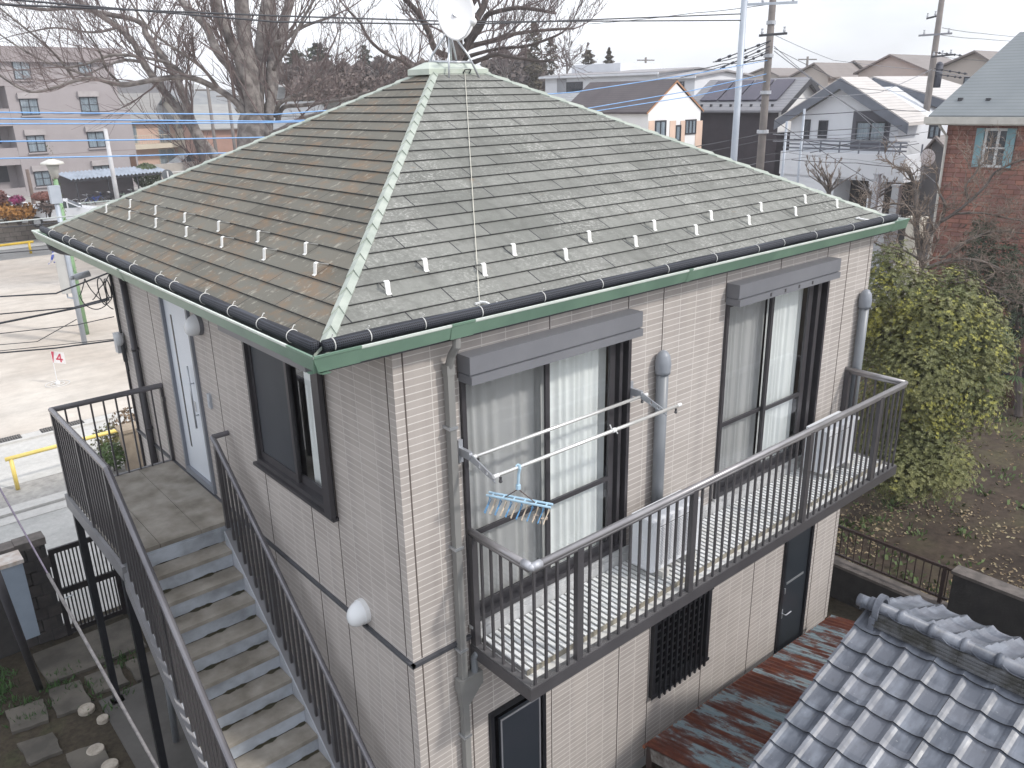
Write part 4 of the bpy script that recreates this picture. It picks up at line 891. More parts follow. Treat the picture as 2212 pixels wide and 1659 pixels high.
def tiles(side, rows, cols, y0):
    mb = MB(); d = dn if side < 0 else Vector((1, 0, -SLT)).normalized(); n_ = nu if side < 0 else Vector((SLT, 0, 1)).normalized(); base = V0+Vector((.30, 0, .30*SLT)) if side > 0 else V0.copy()
    base.y = y0; K = 10
    for r in range(-1, rows):
        for c in range(cols):
            jx, jz = rnd.uniform(-.004, .004), rnd.uniform(-.003, .004)
            top = []; bot = []; low = []
            for k in range(K+1):
                s = k/K; yy = y0-(c+s)*.265+jx; h = hprof(s)
                if c == 0: h = hprof(s) if s > .12 else .03
                up_ = base+d*((r)*EX)+n_*(h+.004+jz*.3); dn_ = base+d*((r+1)*EX+.012)+n_*(h+.030+jz)
                top.append(Vector((up_.x, yy, up_.z))); bot.append(Vector((dn_.x, yy, dn_.z))); q_ = dn_-n_*.026-d*.004; low.append(Vector((q_.x, yy, q_.z)))
            for k in range(K):
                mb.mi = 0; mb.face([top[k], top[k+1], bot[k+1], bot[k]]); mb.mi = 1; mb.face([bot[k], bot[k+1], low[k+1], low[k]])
            if c == 0: mb.mi = 0; mb.face([top[0], bot[0], bot[0]-n_*.07, top[0]-n_*.07])
    return mb
th = root('tile_roofed_house', (4.3, -4, G0), 'old low house with grey Japanese pan tile roof, bottom right corner', 'house')
for sd, rr_, yy in ((-1, 9, V0.y+.0), (1, 5, V0.y+.0)):
    o = tiles(sd, rr_, 13, yy).build('roof_slope', [M_tile, M_tiled], th, smooth=False)
    me = o.data
xr_ = V0.x+.15; zr0 = V0.z+.15*SLT
m = MB(); L_ = 3.5
for k, (w, z) in enumerate(((.135, .02), (.12, .052), (.105, .084), (.095, .116))):
    y = V0.y-.16
    while y > V0.y-L_: l = .27; m.box(xr_-w+rnd.uniform(-.004, .004), xr_+w+rnd.uniform(-.004, .004), y-l+.004, y, zr0+z, zr0+z+.026); y -= l
m.build('ridge_course', mat('ridge_dark_tile', (.13, .135, .145), (.055, .055, .05), 7, .8, 0, .3, lo=.4, hi=.6), th)
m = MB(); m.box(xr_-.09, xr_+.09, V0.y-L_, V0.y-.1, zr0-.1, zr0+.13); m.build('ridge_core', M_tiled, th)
y = V0.y-.06; k = 0
while y > V0.y-L_:
    m = MB(); z = zr0+.175; m.tube([(xr_, y-.30, z), (xr_, y-.05, z), (xr_, y-.045, z+.002), (xr_, y, z+.002)], [.062, .062, .074, .074], 16); m.build('ridge_tile', M_tile, th, smooth=True); y -= .30; k += 1
m = MB(); m.tube([(xr_-.005, V0.y+.06, zr0+.165), (xr_, V0.y-.10, zr0+.17)], .066, 16); m.build('end_tile', M_tile, th, smooth=True)
m = MB(); P = []     # arched gable ornament standing over the ridge end
for a in range(-3, 16): t_ = math.pi*a/12; P.append((xr_+.13*math.cos(t_), zr0+.17+.15*math.sin(t_)))
for (xa, za), (xb, zb_) in zip(P, P[1:]):
    ca = ((xa-xr_)*.74+xr_, (za-zr0-.17)*.74+zr0+.17); cb = ((xb-xr_)*.74+xr_, (zb_-zr0-.17)*.74+zr0+.17)
    m.prism([(xa, V0.y-.14, za), (xb, V0.y-.14, zb_), (cb[0], V0.y-.14, cb[1]), (ca[0], V0.y-.14, ca[1])], (0, -.055, 0))
m.prism([(xr_-.14, V0.y-.12, zr0-.06), (xr_-.06, V0.y-.12, zr0-.04), (xr_-.05, V0.y-.12, zr0+.12), (xr_-.13, V0.y-.12, zr0+.10)], (0, -.06, 0)); m.build('gable_ornament', M_tile, th)
m = MB(); e0 = V0+dn*EX*8.6; m.prism([(e0.x+.2, V0.y-.10, e0.z-.12), (V0.x+.15, V0.y-.10, V0.z-.02), (V0.x+.15+1.1, V0.y-.10, V0.z-.45), (V0.x+1.25, V0.y-.10, G0), (e0.x+.2, V0.y-.10, G0)], (0, -3.4, 0)); m.build('wall', mat('old_wall', (.10, .09, .08), (.06, .055, .05), 3, .9), th)
m = MB(); m.prism([V0+Vector((.15, -.02, .0)), V1+Vector((-.4, -.02, -.15-.02)), V1+Vector((-.4, -.02, -.23)), V0+Vector((.15, -.02, -.10))], (0, -.03, 0)); m.build('barge_board', M_brn, th)
# ------------------------------------------------------------------ vegetation helpers
M_bark = mat('zelkova_bark', (.225, .205, .195), (.105, .092, .088), 3.2, .9, 0, .7, 9, lo=.40, hi=.60)
M_barkd = mat('dark_bark', (.095, .078, .072), (.055, .044, .041), 2.5, .9, 0, .3, 12)
M_twig = mat('twig', (.17, .135, .13), (.11, .085, .085), 4, .9)
M_twigl = mat('twig_pale', (.25, .20, .165), (.14, .11, .09), 4, .9)
def leafmat(name, cols, sc=1.2, rough=.45):
    t = NT(name); P, q = t.pos(); n_ = t.noise(P, sc, 3); f = t.noise(P, 24, 2); k = t.math('ADD', t.math('MULTIPLY', n_, .55), t.math('MULTIPLY', f, .45))
    t.color(t.ramp(k, cols)); t.set(rough, 0, .4); t.b.inputs['Subsurface Weight'].default_value = 0; return t.m
def limb3(pts, d0, d1=None, bow=0.0):
    """picture polyline -> 3-D polyline, depth running from d0 to d1"""
    d1 = d0 if d1 is None else d1; n = len(pts); return [Vector(atD(x, y, d0+(d1-d0)*i/max(1, n-1)+bow*math.sin(math.pi*i/max(1, n-1)))) for i, (x, y) in enumerate(pts)]
def smooth_line(P, k=3):
    out_ = []
    n = len(P)
    for i in range(n-1):
        p0, p1, p2, p3 = P[max(i-1, 0)], P[i], P[i+1], P[min(i+2, n-1)]
        for j in range(k):
            t_ = j/k; out_.append(.5*((2*p1)+(p2-p0)*t_+(2*p0-5*p1+4*p2-p3)*t_*t_+(3*p1-p0-3*p2+p3)*t_**3))
    out_.append(P[-1]); return out_
def branch(mb, p, d, L, r, lev, R, up=.15, spread=.6, kids=5, wob=.25, minr=.006, sides=4):
    n = 4 if lev else 3; pts = [p]; rs = [r]; dd = d.normalized()
    for i in range(n):
        dd = (dd+Vector((R.uniform(-wob, wob), R.uniform(-wob, wob), R.uniform(-wob, wob)+up*.35))).normalized(); pts.append(pts[-1]+dd*L/n); rs.append(max(r*(1-.75*(i+1)/n), minr*.6))
    mb.tube(pts, rs, sides if lev > 1 else 3, cap=False)
    if lev > 0:
        for k in range(kids):
            f = R.uniform(.25, 1.0) if k else 1.0; i = min(int(f*n), n-1); q = pts[i].lerp(pts[i+1], f*n-i)
            ax = Vector((R.gauss(0, 1), R.gauss(0, 1), R.gauss(0, .8))); nd = (pts[i+1]-pts[i]).normalized()*1.0+ax.normalized()*spread+Vector((0, 0, up)); branch(mb, q, nd, L*R.uniform(.45, .75), max(r*.5, minr), lev-1, R, up, spread, kids, wob, minr, sides)
def bare_tree(base, limbs, R, label, cat='tree', group=None, name='bare_tree', barkm=None, twigm=None, lev=2, step=1.0, L=(1.2, 2.6), up=.2, kids=5, minr=.007, spread=.6, startf=.15, wob=.25):
    rt = root(name, base, label, cat, group); mt = MB(); mc = MB()
    for pts, r0, r1, dens in limbs:
        P = smooth_line(pts, 4); n = len(P); rs = [(r0+(r1-r0)*(i/(n-1))**.8)*R.uniform(.94, 1.06) for i in range(n)]; mt.tube(P, rs, 10 if r0 > .1 else 6, cap=True)
        tot = sum((P[i+1]-P[i]).length for i in range(n-1)); acc = 0; nxt = tot*startf
        for i in range(n-1):
            s = (P[i+1]-P[i]); 
            while acc+s.length > nxt and dens > 0:
                q = P[i]+s*((nxt-acc)/s.length); ax = Vector((R.gauss(0, 1), R.gauss(0, 1), R.gauss(.3, .8))).normalized(); d = s.normalized()*.7+ax*.8+Vector((0, 0, up))
                branch(mc, q, d, R.uniform(*L)*(1-.35*nxt/tot), min(rs[i]*.45, .07), lev, R, up, spread, kids, wob, minr); nxt += step/dens*R.uniform(.6, 1.4)
            acc += s.length
        if dens > 0: branch(mc, P[-1], P[-1]-P[-2], L[1]*.7, r1, lev, R, up, spread, kids+1, wob, minr)
    mt.build('trunk', barkm or M_bark, rt, smooth=True); mc.build('crown', twigm or M_twig, rt)
    return rt
# ---- big zelkova behind the roof
R1 = random.Random(11); Dz = 33.0; k33 = Dz/FPX
def zl(pts, r0px, r1px, dens, d1=None, bow=0): return (limb3(pts, Dz, d1, bow), r0px*k33, r1px*k33, dens)
zb = Vector(atD(557, 330, Dz)); zb.z = G0
zt_pts = [zb, Vector(atD(556, 340, Dz)), Vector(atD(552, 262, Dz)), Vector(atD(545, 205, Dz))]
limbs = [(zt_pts[:3], 47*k33, 36*k33, 0),
 zl([(545, 300), (536, 258), (520, 232), (500, 212), (456, 185), (403, 166), (336, 172), (263, 183), (201, 169), (161, 175), (94, 196), (48, 193), (-20, 150)], 10, 1.6, 1.3, 30, 0),
 zl([(543, 305), (538, 260), (528, 215), (508, 160), (470, 113), (443, 54), (403, 16), (370, -30)], 12, 8, .8, 35),
 zl([(548, 300), (544, 250), (538, 200), (518, 130), (495, 80), (473, 27), (455, -40)], 14, 11, .5, 31),
 zl([(552, 300), (550, 250), (545, 205), (540, 150), (528, 80), (521, 0), (515, -60)], 18, 15, .5, 32),
 zl([(560, 300), (558, 255), (556, 215), (560, 161), (566, 80), (578, 0), (585, -60)], 15, 13, .5, 34),
 zl([(570, 320), (574, 285), (580, 245), (592, 180), (602, 110), (616, 40), (640, -40)], 13, 10, .6, 37),
 zl([(570, 310), (577, 272), (583, 235), (586, 160), (588, 100), (588, 26)], 11, 10.5, .3, 34),
 zl([(583, 98), (610, 88), (642, 65), (668, 52), (694, 44), (730, 30)], 6.5, 2, 1.6, 33),
 zl([(592, 150), (600, 132), (625, 100), (655, 40), (690, -20)], 5, 3, 1.2, 31),
 zl([(596, 250), (603, 225), (632, 208), (660, 196), (690, 150)], 6, 2, 1.3, 30),
 zl([(600, 262), (612, 232), (650, 228), (694, 222), (752, 212), (800, 196)], 6, 2, 1.3, 31),
 zl([(560, 290), (600, 285), (640, 262), (690, 246), (740, 236)], 8, 3, 1.0, 31),
 zl([(480, 200), (440, 150), (400, 120), (330, 70), (280, 0)], 4, 2, 1.6, 28),
 zl([(403, 166), (370, 140), (330, 128), (250, 118), (180, 140), (140, 145)], 5, 2, 1.5, 31),
 zl([(263, 183), (230, 150), (215, 110), (180, 60)], 3, 1.5, 1.8, 30),
 zl([(161, 172), (130, 130), (90, 90), (40, 50), (-10, 10)], 3.5, 1.5, 1.8, 30),
 zl([(201, 169), (150, 150), (90, 130), (30, 95), (-20, 60)], 3, 1.5, 1.8, 31)]
bare_tree(zb, limbs, R1, 'huge grey barked bare tree with the thickest trunk, behind the left roof slope', group='bare trees by the park', lev=2, step=.8, L=(1.7, 3.7), up=.22, kids=5, minr=.0075, spread=.72, wob=.15)
# ---- two leaning stems to its left
R2 = random.Random(5); Dz = 44.0; k33 = Dz/FPX
b2 = Vector(atD(462, 370, Dz)); b2.z = G0
limbs = [([b2]+limb3([(455, 372), (440, 340), (419, 282), (389, 242), (357, 201), (330, 166), (309, 134), (290, 94), (255, 59), (215, 32), (174, 5), (140, -25)], 44, 40), .30, .10, 1.1),
 (limb3([(470, 345), (430, 295), (408, 242), (395, 201), (376, 161), (346, 115), (317, 75), (309, 54), (282, 40), (228, 30), (161, 16), (99, 21), (20, 10), (-40, 5)], 43, 40), .26, .06, 1.3),
 (limb3([(309, 134), (270, 130), (235, 140), (190, 160)], 42), .09, .04, 1.5), (limb3([(255, 59), (200, 70), (120, 60), (60, 70)], 41), .08, .03, 1.5)]
bare_tree(b2, limbs, R2, 'bare tree of two slanting mottled stems leaning left, in front of the pale apartment building', group='bare trees by the park', lev=2, step=1.0, L=(1.8, 4.0), up=.25, spread=.7, wob=.15, kids=6, minr=.010)
# ---- dark tree behind the dish
R3 = random.Random(3); Dz = 36.0; k33 = Dz/FPX
b3 = Vector(atD(985, 160, Dz)); b3.z = G0
def z3(pts, r0, r1, dens, d1=None): return (limb3(pts, Dz, d1), r0*k33, r1*k33, dens)
limbs = [([b3]+limb3([(988, 200), (988, 140), (978, 90), (965, 30), (960, -30)], Dz), .42, .2, .6),
 z3([(965, 120), (940, 108), (926, 70), (902, 27), (872, -5), (850, -40)], 7, 5, .9, 34),
 z3([(965, 150), (900, 150), (865, 128), (837, 118), (800, 89), (779, 51), (750, 20)], 5, 2, 1.5, 33),
 z3([(1000, 110), (1036, 61), (1050, 35), (1066, 27), (1121, 17), (1189, 26), (1200, 28)], 8, 2.5, 1.6, 34),
 z3([(1000, 120), (1012, 102), (1060, 89), (1118, 72), (1203, 63), (1240, 62)], 8, 2, 1.6, 38),
 z3([(1005, 128), (1018, 120), (1073, 106), (1138, 99), (1190, 82), (1215, 70)], 5, 2, 1.5, 35),
 z3([(1010, 140), (1040, 128), (1073, 118), (1100, 123), (1169, 132), (1190, 130)], 6, 2, 1.2, 33),
 z3([(1010, 90), (1030, 40), (1046, 10), (1055, -40)], 9, 7, .8, 37), z3([(995, 130), (990, 60), (1010, 30), (1030, -30)], 10, 7, .6, 36)]
bare_tree(b3, limbs, R3, 'dark bare tree with twisting limbs directly behind the white satellite dish', group='bare trees by the park', barkm=M_barkd, lev=2, step=.9, L=(1.2, 2.8), up=.2, kids=6, minr=.008)
# ---- far wood behind the houses (one mass of twigs and dark evergreens)
R4 = random.Random(9)
def wood(name, spans, label, cols, n, leaf, cat='wood', kind='stuff', depth=(85, 110)):
    m = MB()
    for (x0, x1, yt, yb) in spans:
        for i in range(n):
            x = R4.uniform(x0, x1); t_ = (x-x0)/(x1-x0); top = yt+(yb-yt)*.25*abs(math.sin(t_*9+x0))+(yb-yt)*.25*(2*abs(t_-.5))**3; y = R4.uniform(top, yb); d = R4.uniform(*depth); c = Vector(atD(x, y, d)); s = leaf*R4.uniform(.5, 1.4)
            a = Vector((R4.gauss(0, 1), R4.gauss(0, 1), R4.gauss(0, .8))).normalized()*s; b_ = a.cross(Vector((R4.gauss(0, 1), R4.gauss(0, 1), R4.gauss(0, 1)))).normalized()*s*.6
            m.face([c-a, c+b_, c+a, c-b_])
    o = m.build(name, leafmat(name+'_leaf', cols, .25, .8)); tag(o, kind=kind); return o
wood('far_wood', [(590, 740, 125, 180), (700, 800, 128, 195), (780, 930, 118, 190), (1040, 1180, 96, 200)], '', [(.3, (.085, .068, .062)), (.6, (.155, .125, .115)), (.8, (.22, .185, .17))], 6000, .30)
wood('thicket', [(620, 860, 150, 215), (860, 980, 128, 175)], '', [(.3, (.115, .092, .085)), (.6, (.185, .15, .138)), (.8, (.25, .215, .20))], 6000, .17, depth=(58, 66))
def conifer(px, py_t, py_b, w, d, label, cols, cat='tree', n=900, dome=False, base=None):
    c0 = Vector(atD(px, py_b, d)); c1 = Vector(atD(px, py_t, d)); H = (c1-c0).length; wr = w*d/FPX/2; bs = Vector((c0.x, c0.y, base if base is not None else G0)); rt = root('evergreen_tree', bs, label, cat, 'evergreen trees on the skyline')
    m = MB(); m.tube([bs, c1], [wr*.14, .03], 6); m.build('trunk', M_barkd, rt); m = MB()
    for i in range(n):
        t_ = R4.random(); rr = wr*(math.sqrt(max(0, 1-(2*t_-.9)**2/1.25)) if dome else (1-t_)**.8)*(.75+.35*math.sin(t_*26+R4.random())); a = R4.uniform(0, 6.283); rad = rr*math.sqrt(R4.uniform(.3, 1)); c = Vector((c0.x+rad*math.cos(a), c0.y+rad*math.sin(a), c0.z+H*t_)); s = wr*R4.uniform(.10, .22)
        u = Vector((R4.gauss(0, 1), R4.gauss(0, 1), R4.gauss(0, .6))).normalized()*s; v = u.cross(Vector((R4.gauss(0, 1), R4.gauss(0, 1), 1))).normalized()*s*.6; m.face([c-u, c+v, c+u, c-v])
    m.build('crown', leafmat('ever_'+label[:12], cols, .8, .7), rt); return rt
gcol = [(.3, (.022, .030, .016)), (.7, (.06, .075, .035))]; bcol = [(.3, (.055, .045, .030)), (.7, (.12, .10, .065))]
conifer(690, 98, 150, 55, 100, 'rounded dark green evergreen on the skyline left of the dish', gcol, dome=True); conifer(790, 102, 150, 30, 95, 'small dark evergreen on the skyline between the big tree and the dish', gcol, dome=True); conifer(640, 112, 150, 46, 98, 'low dark evergreen on the skyline next to the big bare trunk', gcol, dome=True)
conifer(1155, 60, 190, 40, 80, 'tall brownish evergreen left of the long white house', bcol, dome=True, n=1400); conifer(1190, 88, 170, 34, 84, 'brownish evergreen half hidden behind the long white house', bcol, dome=True); conifer(1270, 112, 160, 34, 85, 'dark bent evergreen just above the long white house roof', bcol, dome=True); conifer(1315, 106, 145, 30, 90, 'pointed olive evergreen above the long white house roof', bcol)
def simple_bare(px, yb, yt, w, d, seed, label, n=10, mtl=None, minr=.012, group='bare trees on the skyline', lev=2):
    R = random.Random(seed); b_ = Vector(atD(px, yb, d)); g_ = Vector((b_.x, b_.y, G0 if b_.z > G0 else b_.z)); H = (Vector(atD(px, yt, d))-b_).length; limbs = [([g_, b_, b_+Vector((0, 0, H*.35))], .12, .07, .6)]
    for i in range(n):
        a = R.uniform(0, 6.28); s = w*d/FPX/2; p0 = b_+Vector((0, 0, H*R.uniform(.0, .35))); limbs.append(([p0, p0+Vector((math.cos(a)*s*.4, math.sin(a)*s*.4, H*.25)), p0+Vector((math.cos(a)*s, math.sin(a)*s, H*R.uniform(.45, .65)))], .05, .02, 1.2))
    return bare_tree(g_, limbs, R, label, group=group, lev=lev, step=.9, L=(H*.12, H*.25), up=.4, kids=4, minr=minr, twigm=mtl or M_twig)
simple_bare(1095, 180, 85, 90, 70, 21, 'bare twiggy tree right of the dish against the sky', 9, minr=.018)
simple_bare(1225, 160, 95, 70, 76, 22, 'faint bare tree above the left end of the long white house', 8, minr=.018)
simple_bare(700, 190, 120, 100, 60, 23, 'reddish bare tree right of the big zelkova trunk', 10, mtl=mat('twig_red', (.15, .11, .10), None, 5, .9), minr=.02)
simple_bare(820, 180, 118, 110, 62, 24, 'reddish bare tree midway between the trunk and the dish', 10, mtl=mat('twig_red', (.13, .075, .065)), minr=.02)
# ------------------------------------------------------------------ big evergreen shrub beside the house
R5 = random.Random(17)
def leaf_cluster(m, c, nrm_, s, n, R):
    ax = nrm_.orthogonal().normalized(); ay = nrm_.cross(ax)
    for i in range(n):
        a = 2*math.pi*(i+R.uniform(-.3, .3))/n; o = (ax*math.cos(a)+ay*math.sin(a)); tip = c+o*s*R.uniform(.8, 1.15)+nrm_*s*R.uniform(.0, .45); mid = c.lerp(tip, .55)+nrm_*s*.12; sd_ = o.cross(nrm_)*s*.20
        m.face([c, mid-sd_, tip, mid+sd_])
def shrub(name, blobs, per, s, cols_top, cols, label, base, cat, group=None, ytop=None, seed=1, frac_y=.18):
    R = random.Random(seed); rt = root(name, base, label, cat, group); mg, my = MB(), MB()
    for c, rx, rz_ in blobs:
        for i in range(int(per*rx*rz_)):
            v = Vector((R.gauss(0, 1), R.gauss(0, 1), R.gauss(0, 1))).normalized(); f = (R.uniform(1.0, 1.22) if R.random() < .05 else R.uniform(.55, 1.02))+.16*math.sin(v.x*7+c.x*3)*math.sin(v.z*6+1); p = Vector(c)+Vector((v.x*rx*f, v.y*rx*f, v.z*rz_*f))
            if p.z < base[2]+.05: continue
            nv = (v+Vector((R.uniform(-.5, .5), R.uniform(-.5, .5), .55+R.uniform(-.3, .5)))).normalized()
            up_ = (p.z-base[2]); pn = math.sin(p.x*2.7+1)+math.sin(p.y*3.1-2)+math.sin(p.z*3.7+p.x); mm = my if (ytop and f > .82 and R.random() < (frac_y*(3.2 if pn > 1.1 else .5)*(1.0 if up_ > ytop else .12))) else mg
            leaf_cluster(mm, p, nv, s*R.uniform(.7, 1.25)*(.75 if mm is my else 1), R.choice((5, 6, 7)), R)
            if mm is my: [leaf_cluster(my, p+Vector((R.gauss(0, .05), R.gauss(0, .05), R.gauss(0, .05))), nv, s*R.uniform(.5, .9), 6, R) for _ in range(2)]
    mt = MB()
    for c, rx, rz_ in blobs: mt.tube([Vector(base)+Vector((R.uniform(-.2, .2), R.uniform(-.2, .2), -.05)), Vector(base).lerp(Vector(c), .5)+Vector((R.uniform(-.2, .2), R.uniform(-.2, .2), 0)), Vector(c)], [.07, .05, .02], 6)
    mt.build('trunk', M_barkd, rt); mg.build('crown', leafmat(name+'_green'+str(seed), cols, 1.5), rt)
    if my.f: my.build('young_leaves', leafmat(name+'_yellow'+str(seed), cols_top, 2.5), rt)
    return rt
ds = 13.2; q = lambda x, y, d=ds: Vector(atD(x, y, d))
sb = atZ(1995, 1045, GG); sbase = (float(sb[0]), float(sb[1]), GG)
blobs = [(q(1935, 640), .60, .55), (q(2040, 640), .62, .50), (q(1975, 740), .85, .75), (q(2085, 740, 13.0), .66, .62), (q(1960, 870), .85, .8), (q(2065, 850, 12.9), .72, .75), (q(1990, 970, 12.8), .60, .55), (q(1920, 570), .38, .36), (q(1895, 700, 14), .7, .8), (q(2120, 690, 13.2), .40, .38), (q(1900, 950, 13.4), .6, .6), (q(2110, 830, 13), .45, .5), (q(1950, 1000, 12.8), .62, .5), (q(2040, 1000, 12.5), .5, .42), (q(1985, 820, 12.6), .7, .7), (q(2030, 700, 12.7), .6, .6), (q(2150, 760, 13.4), .35, .4), (q(1940, 1030, 12.4), .5, .36), (q(2030, 1020, 12.4), .5, .38), (q(1890, 1000, 12.9), .45, .4)]
shrub('evergreen_shrub', blobs, 3700, .041, [(.35, (.27, .27, .06)), (.65, (.42, .40, .10))], [(.25, (.055, .070, .028)), (.45, (.13, .145, .055)), (.6, (.215, .215, .085)), (.75, (.31, .30, .14))], 'tall glossy evergreen shrub with yellow young leaves beside the right wall of the house', sbase, 'shrub', ytop=2.2, seed=17, frac_y=.14)
# ------------------------------------------------------------------ gnarled bare tree in front of the brick house
R6 = random.Random(31); dg = 21.0
def g3(pts, r0, r1, dens, d1=None): return (limb3(pts, dg, d1), r0, r1, dens)
b6 = Vector(atD(1992, 600, dg)); b6.z = GG
limbs = [([b6]+limb3([(1992, 600), (1988, 545), (1980, 500), (1978, 450), (1975, 400), (1962, 372), (1950, 365)], dg), .11, .035, 2.2),
 g3([(1984, 530), (2010, 505), (2035, 470), (2040, 440), (2030, 420)], .07, .03, 2.2), g3([(2030, 480), (2060, 462), (2100, 430), (2130, 400), (2150, 372), (2190, 352), (2230, 340)], .05, .02, 2.6, 20),
 g3([(2095, 435), (2085, 405), (2110, 370), (2130, 345)], .035, .015, 2.4), g3([(1985, 560), (1950, 540), (1900, 530), (1880, 515)], .04, .02, 2.4), g3([(1978, 450), (1940, 440), (1900, 445), (1870, 455)], .035, .015, 2.4),
 g3([(2000, 580), (2060, 560), (2120, 565), (2180, 590), (2230, 600)], .06, .03, 2.6), g3([(2010, 600), (2070, 610), (2130, 620), (2190, 650), (2220, 660)], .045, .02, 2.4, 19), g3([(2030, 560), (2090, 520), (2150, 500), (2220, 505)], .045, .02, 2.6), g3([(2060, 462), (2120, 460), (2170, 470), (2225, 480)], .035, .015, 2.6)]
bare_tree(b6, limbs, R6, 'gnarled bare tree with knobbly twigs in front of the brick house', group='bare trees in the garden', name='gnarled_tree', barkm=mat('gnarled_bark', (.14, .12, .11), (.07, .06, .055), 5, .9, 0, .3), twigm=M_twigl, lev=2, step=.30, L=(.40, .95), up=.05, kids=5, minr=.006, spread=.9, wob=.5)
simple_bare(1790, 420, 350, 90, 33, 25, 'thin pale twiggy bush in front of the white gabled house, left one', 12, mtl=M_twigl, minr=.008, group='twiggy bushes by the white house')
simple_bare(1880, 440, 385, 80, 31, 26, 'thin pale twiggy bush by the dark garage opening', 14, mtl=M_twigl, minr=.008, group='twiggy bushes by the white house')
for i, (x, y, r_, d_) in enumerate([(2150, 560, .8, 22.5), (2200, 620, .8, 21), (2075, 600, .6, 22), (2120, 500, .5, 24)]):
    c = q(x, y, d_); shrub('dark_shrub', [(c, r_, r_*.8), (c-Vector((0, 0, r_)), r_*1.1, r_)], 420, .11, None, [(.3, (.014, .022, .012)), (.7, (.045, .065, .03))], ['dark evergreen shrub under the gnarled tree, the largest one', 'dark evergreen shrub at the right edge under the gnarled tree', 'dark evergreen shrub between the trunk of the gnarled tree and the yellow leaved shrub', 'small dark evergreen shrub high behind the gnarled tree'][i], (c.x, c.y, GG), 'shrub', 'dark shrubs below the brick house', seed=40+i)
# fan palm and trunk at the right edge
pg_ = Vector(atZ(2200, 900, GG)); pd_ = float((np.array(pg_)-CP)@FW); c = Vector(atD(2200, 800, pd_)); rp = root('fan_palm', (c.x, c.y, GG), 'green fan palm cut by the right edge of the photo', 'palm'); m = MB(); m.tube([pg_, c], [.09, .07], 8); m.build('trunk', M_barkd, rp); m = MB(); Rp = random.Random(4)
for k in range(14):
    a = Rp.uniform(0, 6.28); e = Rp.uniform(-.3, 1.1); d = Vector((math.cos(a)*math.cos(e), math.sin(a)*math.cos(e), math.sin(e))); h_ = c+d*.62; sx = d.cross(Vector((0, 0, 1))).normalized(); sy = sx.cross(d)
    m.tube([c, h_], .008, 4, False)
    for j in range(13): b_ = -1.25+2.5*j/12; t_ = h_+(d*math.cos(b_)+sx*math.sin(b_))*.62-Vector((0, 0, .08)); n_ = (d*-math.sin(b_)+sx*math.cos(b_))*.018; mid = h_.lerp(t_, .5); m.face([h_, mid-n_, t_, mid+n_])
m.build('crown', leafmat('palm', [(.3, (.02, .045, .016)), (.7, (.06, .12, .035))]), rp)
b_ = Vector(atZ(2182, 877, GG)); dt_ = float((np.array(b_)-CP)@FW); m = MB(); m.tube([b_-Vector((0, 0, .05)), Vector(atD(2186, 840, dt_)), Vector(atD(2196, 800, dt_)), Vector(atD(2216, 740, dt_)), Vector(atD(2250, 690, dt_))], [.17, .13, .12, .11, .09], 10); single('tree_trunk', m, mat('red_bark', (.11, .06, .045), (.06, .035, .03), 8, .9, 0, .3), b_, 'reddish brown leaning trunk at the right edge in the garden', 'tree', smooth=True)
# ------------------------------------------------------------------ leaf litter and weeds on the garden soil
R7 = random.Random(8)
def litter(name, n, s, cols, area, kind_l, z=GG, up=False):
    m = MB()
    for i in range(n):
        a, b_, y0_, y1_ = area; x = a+(b_-a)*R7.random()**1.5; y = R7.uniform(y0_, y1_); c = Vector((x, y, z+R7.uniform(.005, .02)))
        if kind_l == 'leaf' and math.sin(x*1.3+y*2.1)+math.sin(y*3.3-x*.7)+R7.gauss(0, .8) < .2: continue
        th_ = R7.uniform(0, 6.28); sc = s*R7.uniform(.5, 1.3); u = Vector((math.cos(th_), math.sin(th_), R7.uniform(-.3, .3)))*sc; v = Vector((-math.sin(th_), math.cos(th_), R7.uniform(-.3, .3)))*sc*.45
        m.face([c-u, c-v, c+u, c+v+Vector((0, 0, .01))])
    o = m.build(name, leafmat(name, cols, 3, .8)); o['kind'] = 'stuff'; return o
litter('leaf_litter', 12000, .032, [(.3, (.10, .065, .04)), (.55, (.22, .16, .09)), (.75, (.36, .30, .18))], (8.3, 26, -6, 7), 'leaf')
litter('leaf_litter', 3000, .034, [(.3, (.17, .12, .07)), (.55, (.34, .28, .18)), (.75, (.16, .19, .09))], (8.3, 11.5, -3.5, 2.5), 'leaf')
m = MB()
for k in range(620):
    x = 8.4+15*R7.random()**1.2; y = R7.uniform(-5, 6); w = R7.uniform(.08, .24)
    if math.sin(x*.9-y*1.4)+R7.gauss(0, .7) < .1: continue
    for j in range(26): p = Vector((x+R7.gauss(0, w), y+R7.gauss(0, w), GG+.0)); h_ = Vector((R7.uniform(-.05, .05), R7.uniform(-.05, .05), R7.uniform(.03, .08))); sd_ = Vector((R7.uniform(-.02, .02), R7.uniform(-.02, .02), .0)); m.face([p-sd_, p+sd_, p+h_+sd_*1.2, p+h_-sd_])
o = m.build('weeds', leafmat('weed', [(.3, (.05, .085, .03)), (.7, (.14, .19, .07))], 3, .7)); o['kind'] = 'stuff'
m = MB()
for k in range(80):
    x, y = R7.choice([(-1.53, 5.9), (-1.8, 6.4), (-2.2, 6.1), (-2.45, 6.7), (-2.3, 7.2), (-2.6, 6.9), (-1.0, 6.4), (-2.9, 6.3), (-1.3, 5.6)]); x += R7.gauss(0, .12); y += R7.gauss(0, .18)
    for j in range(16): p = Vector((x+R7.gauss(0, .05), y+R7.gauss(0, .05), G0-.01)); h_ = Vector((R7.uniform(-.06, .06), R7.uniform(-.06, .06), R7.uniform(.03, .12))); sd_ = Vector((R7.uniform(-.015, .015), R7.uniform(-.015, .015), 0)); m.face([p-sd_, p+sd_, p+h_])
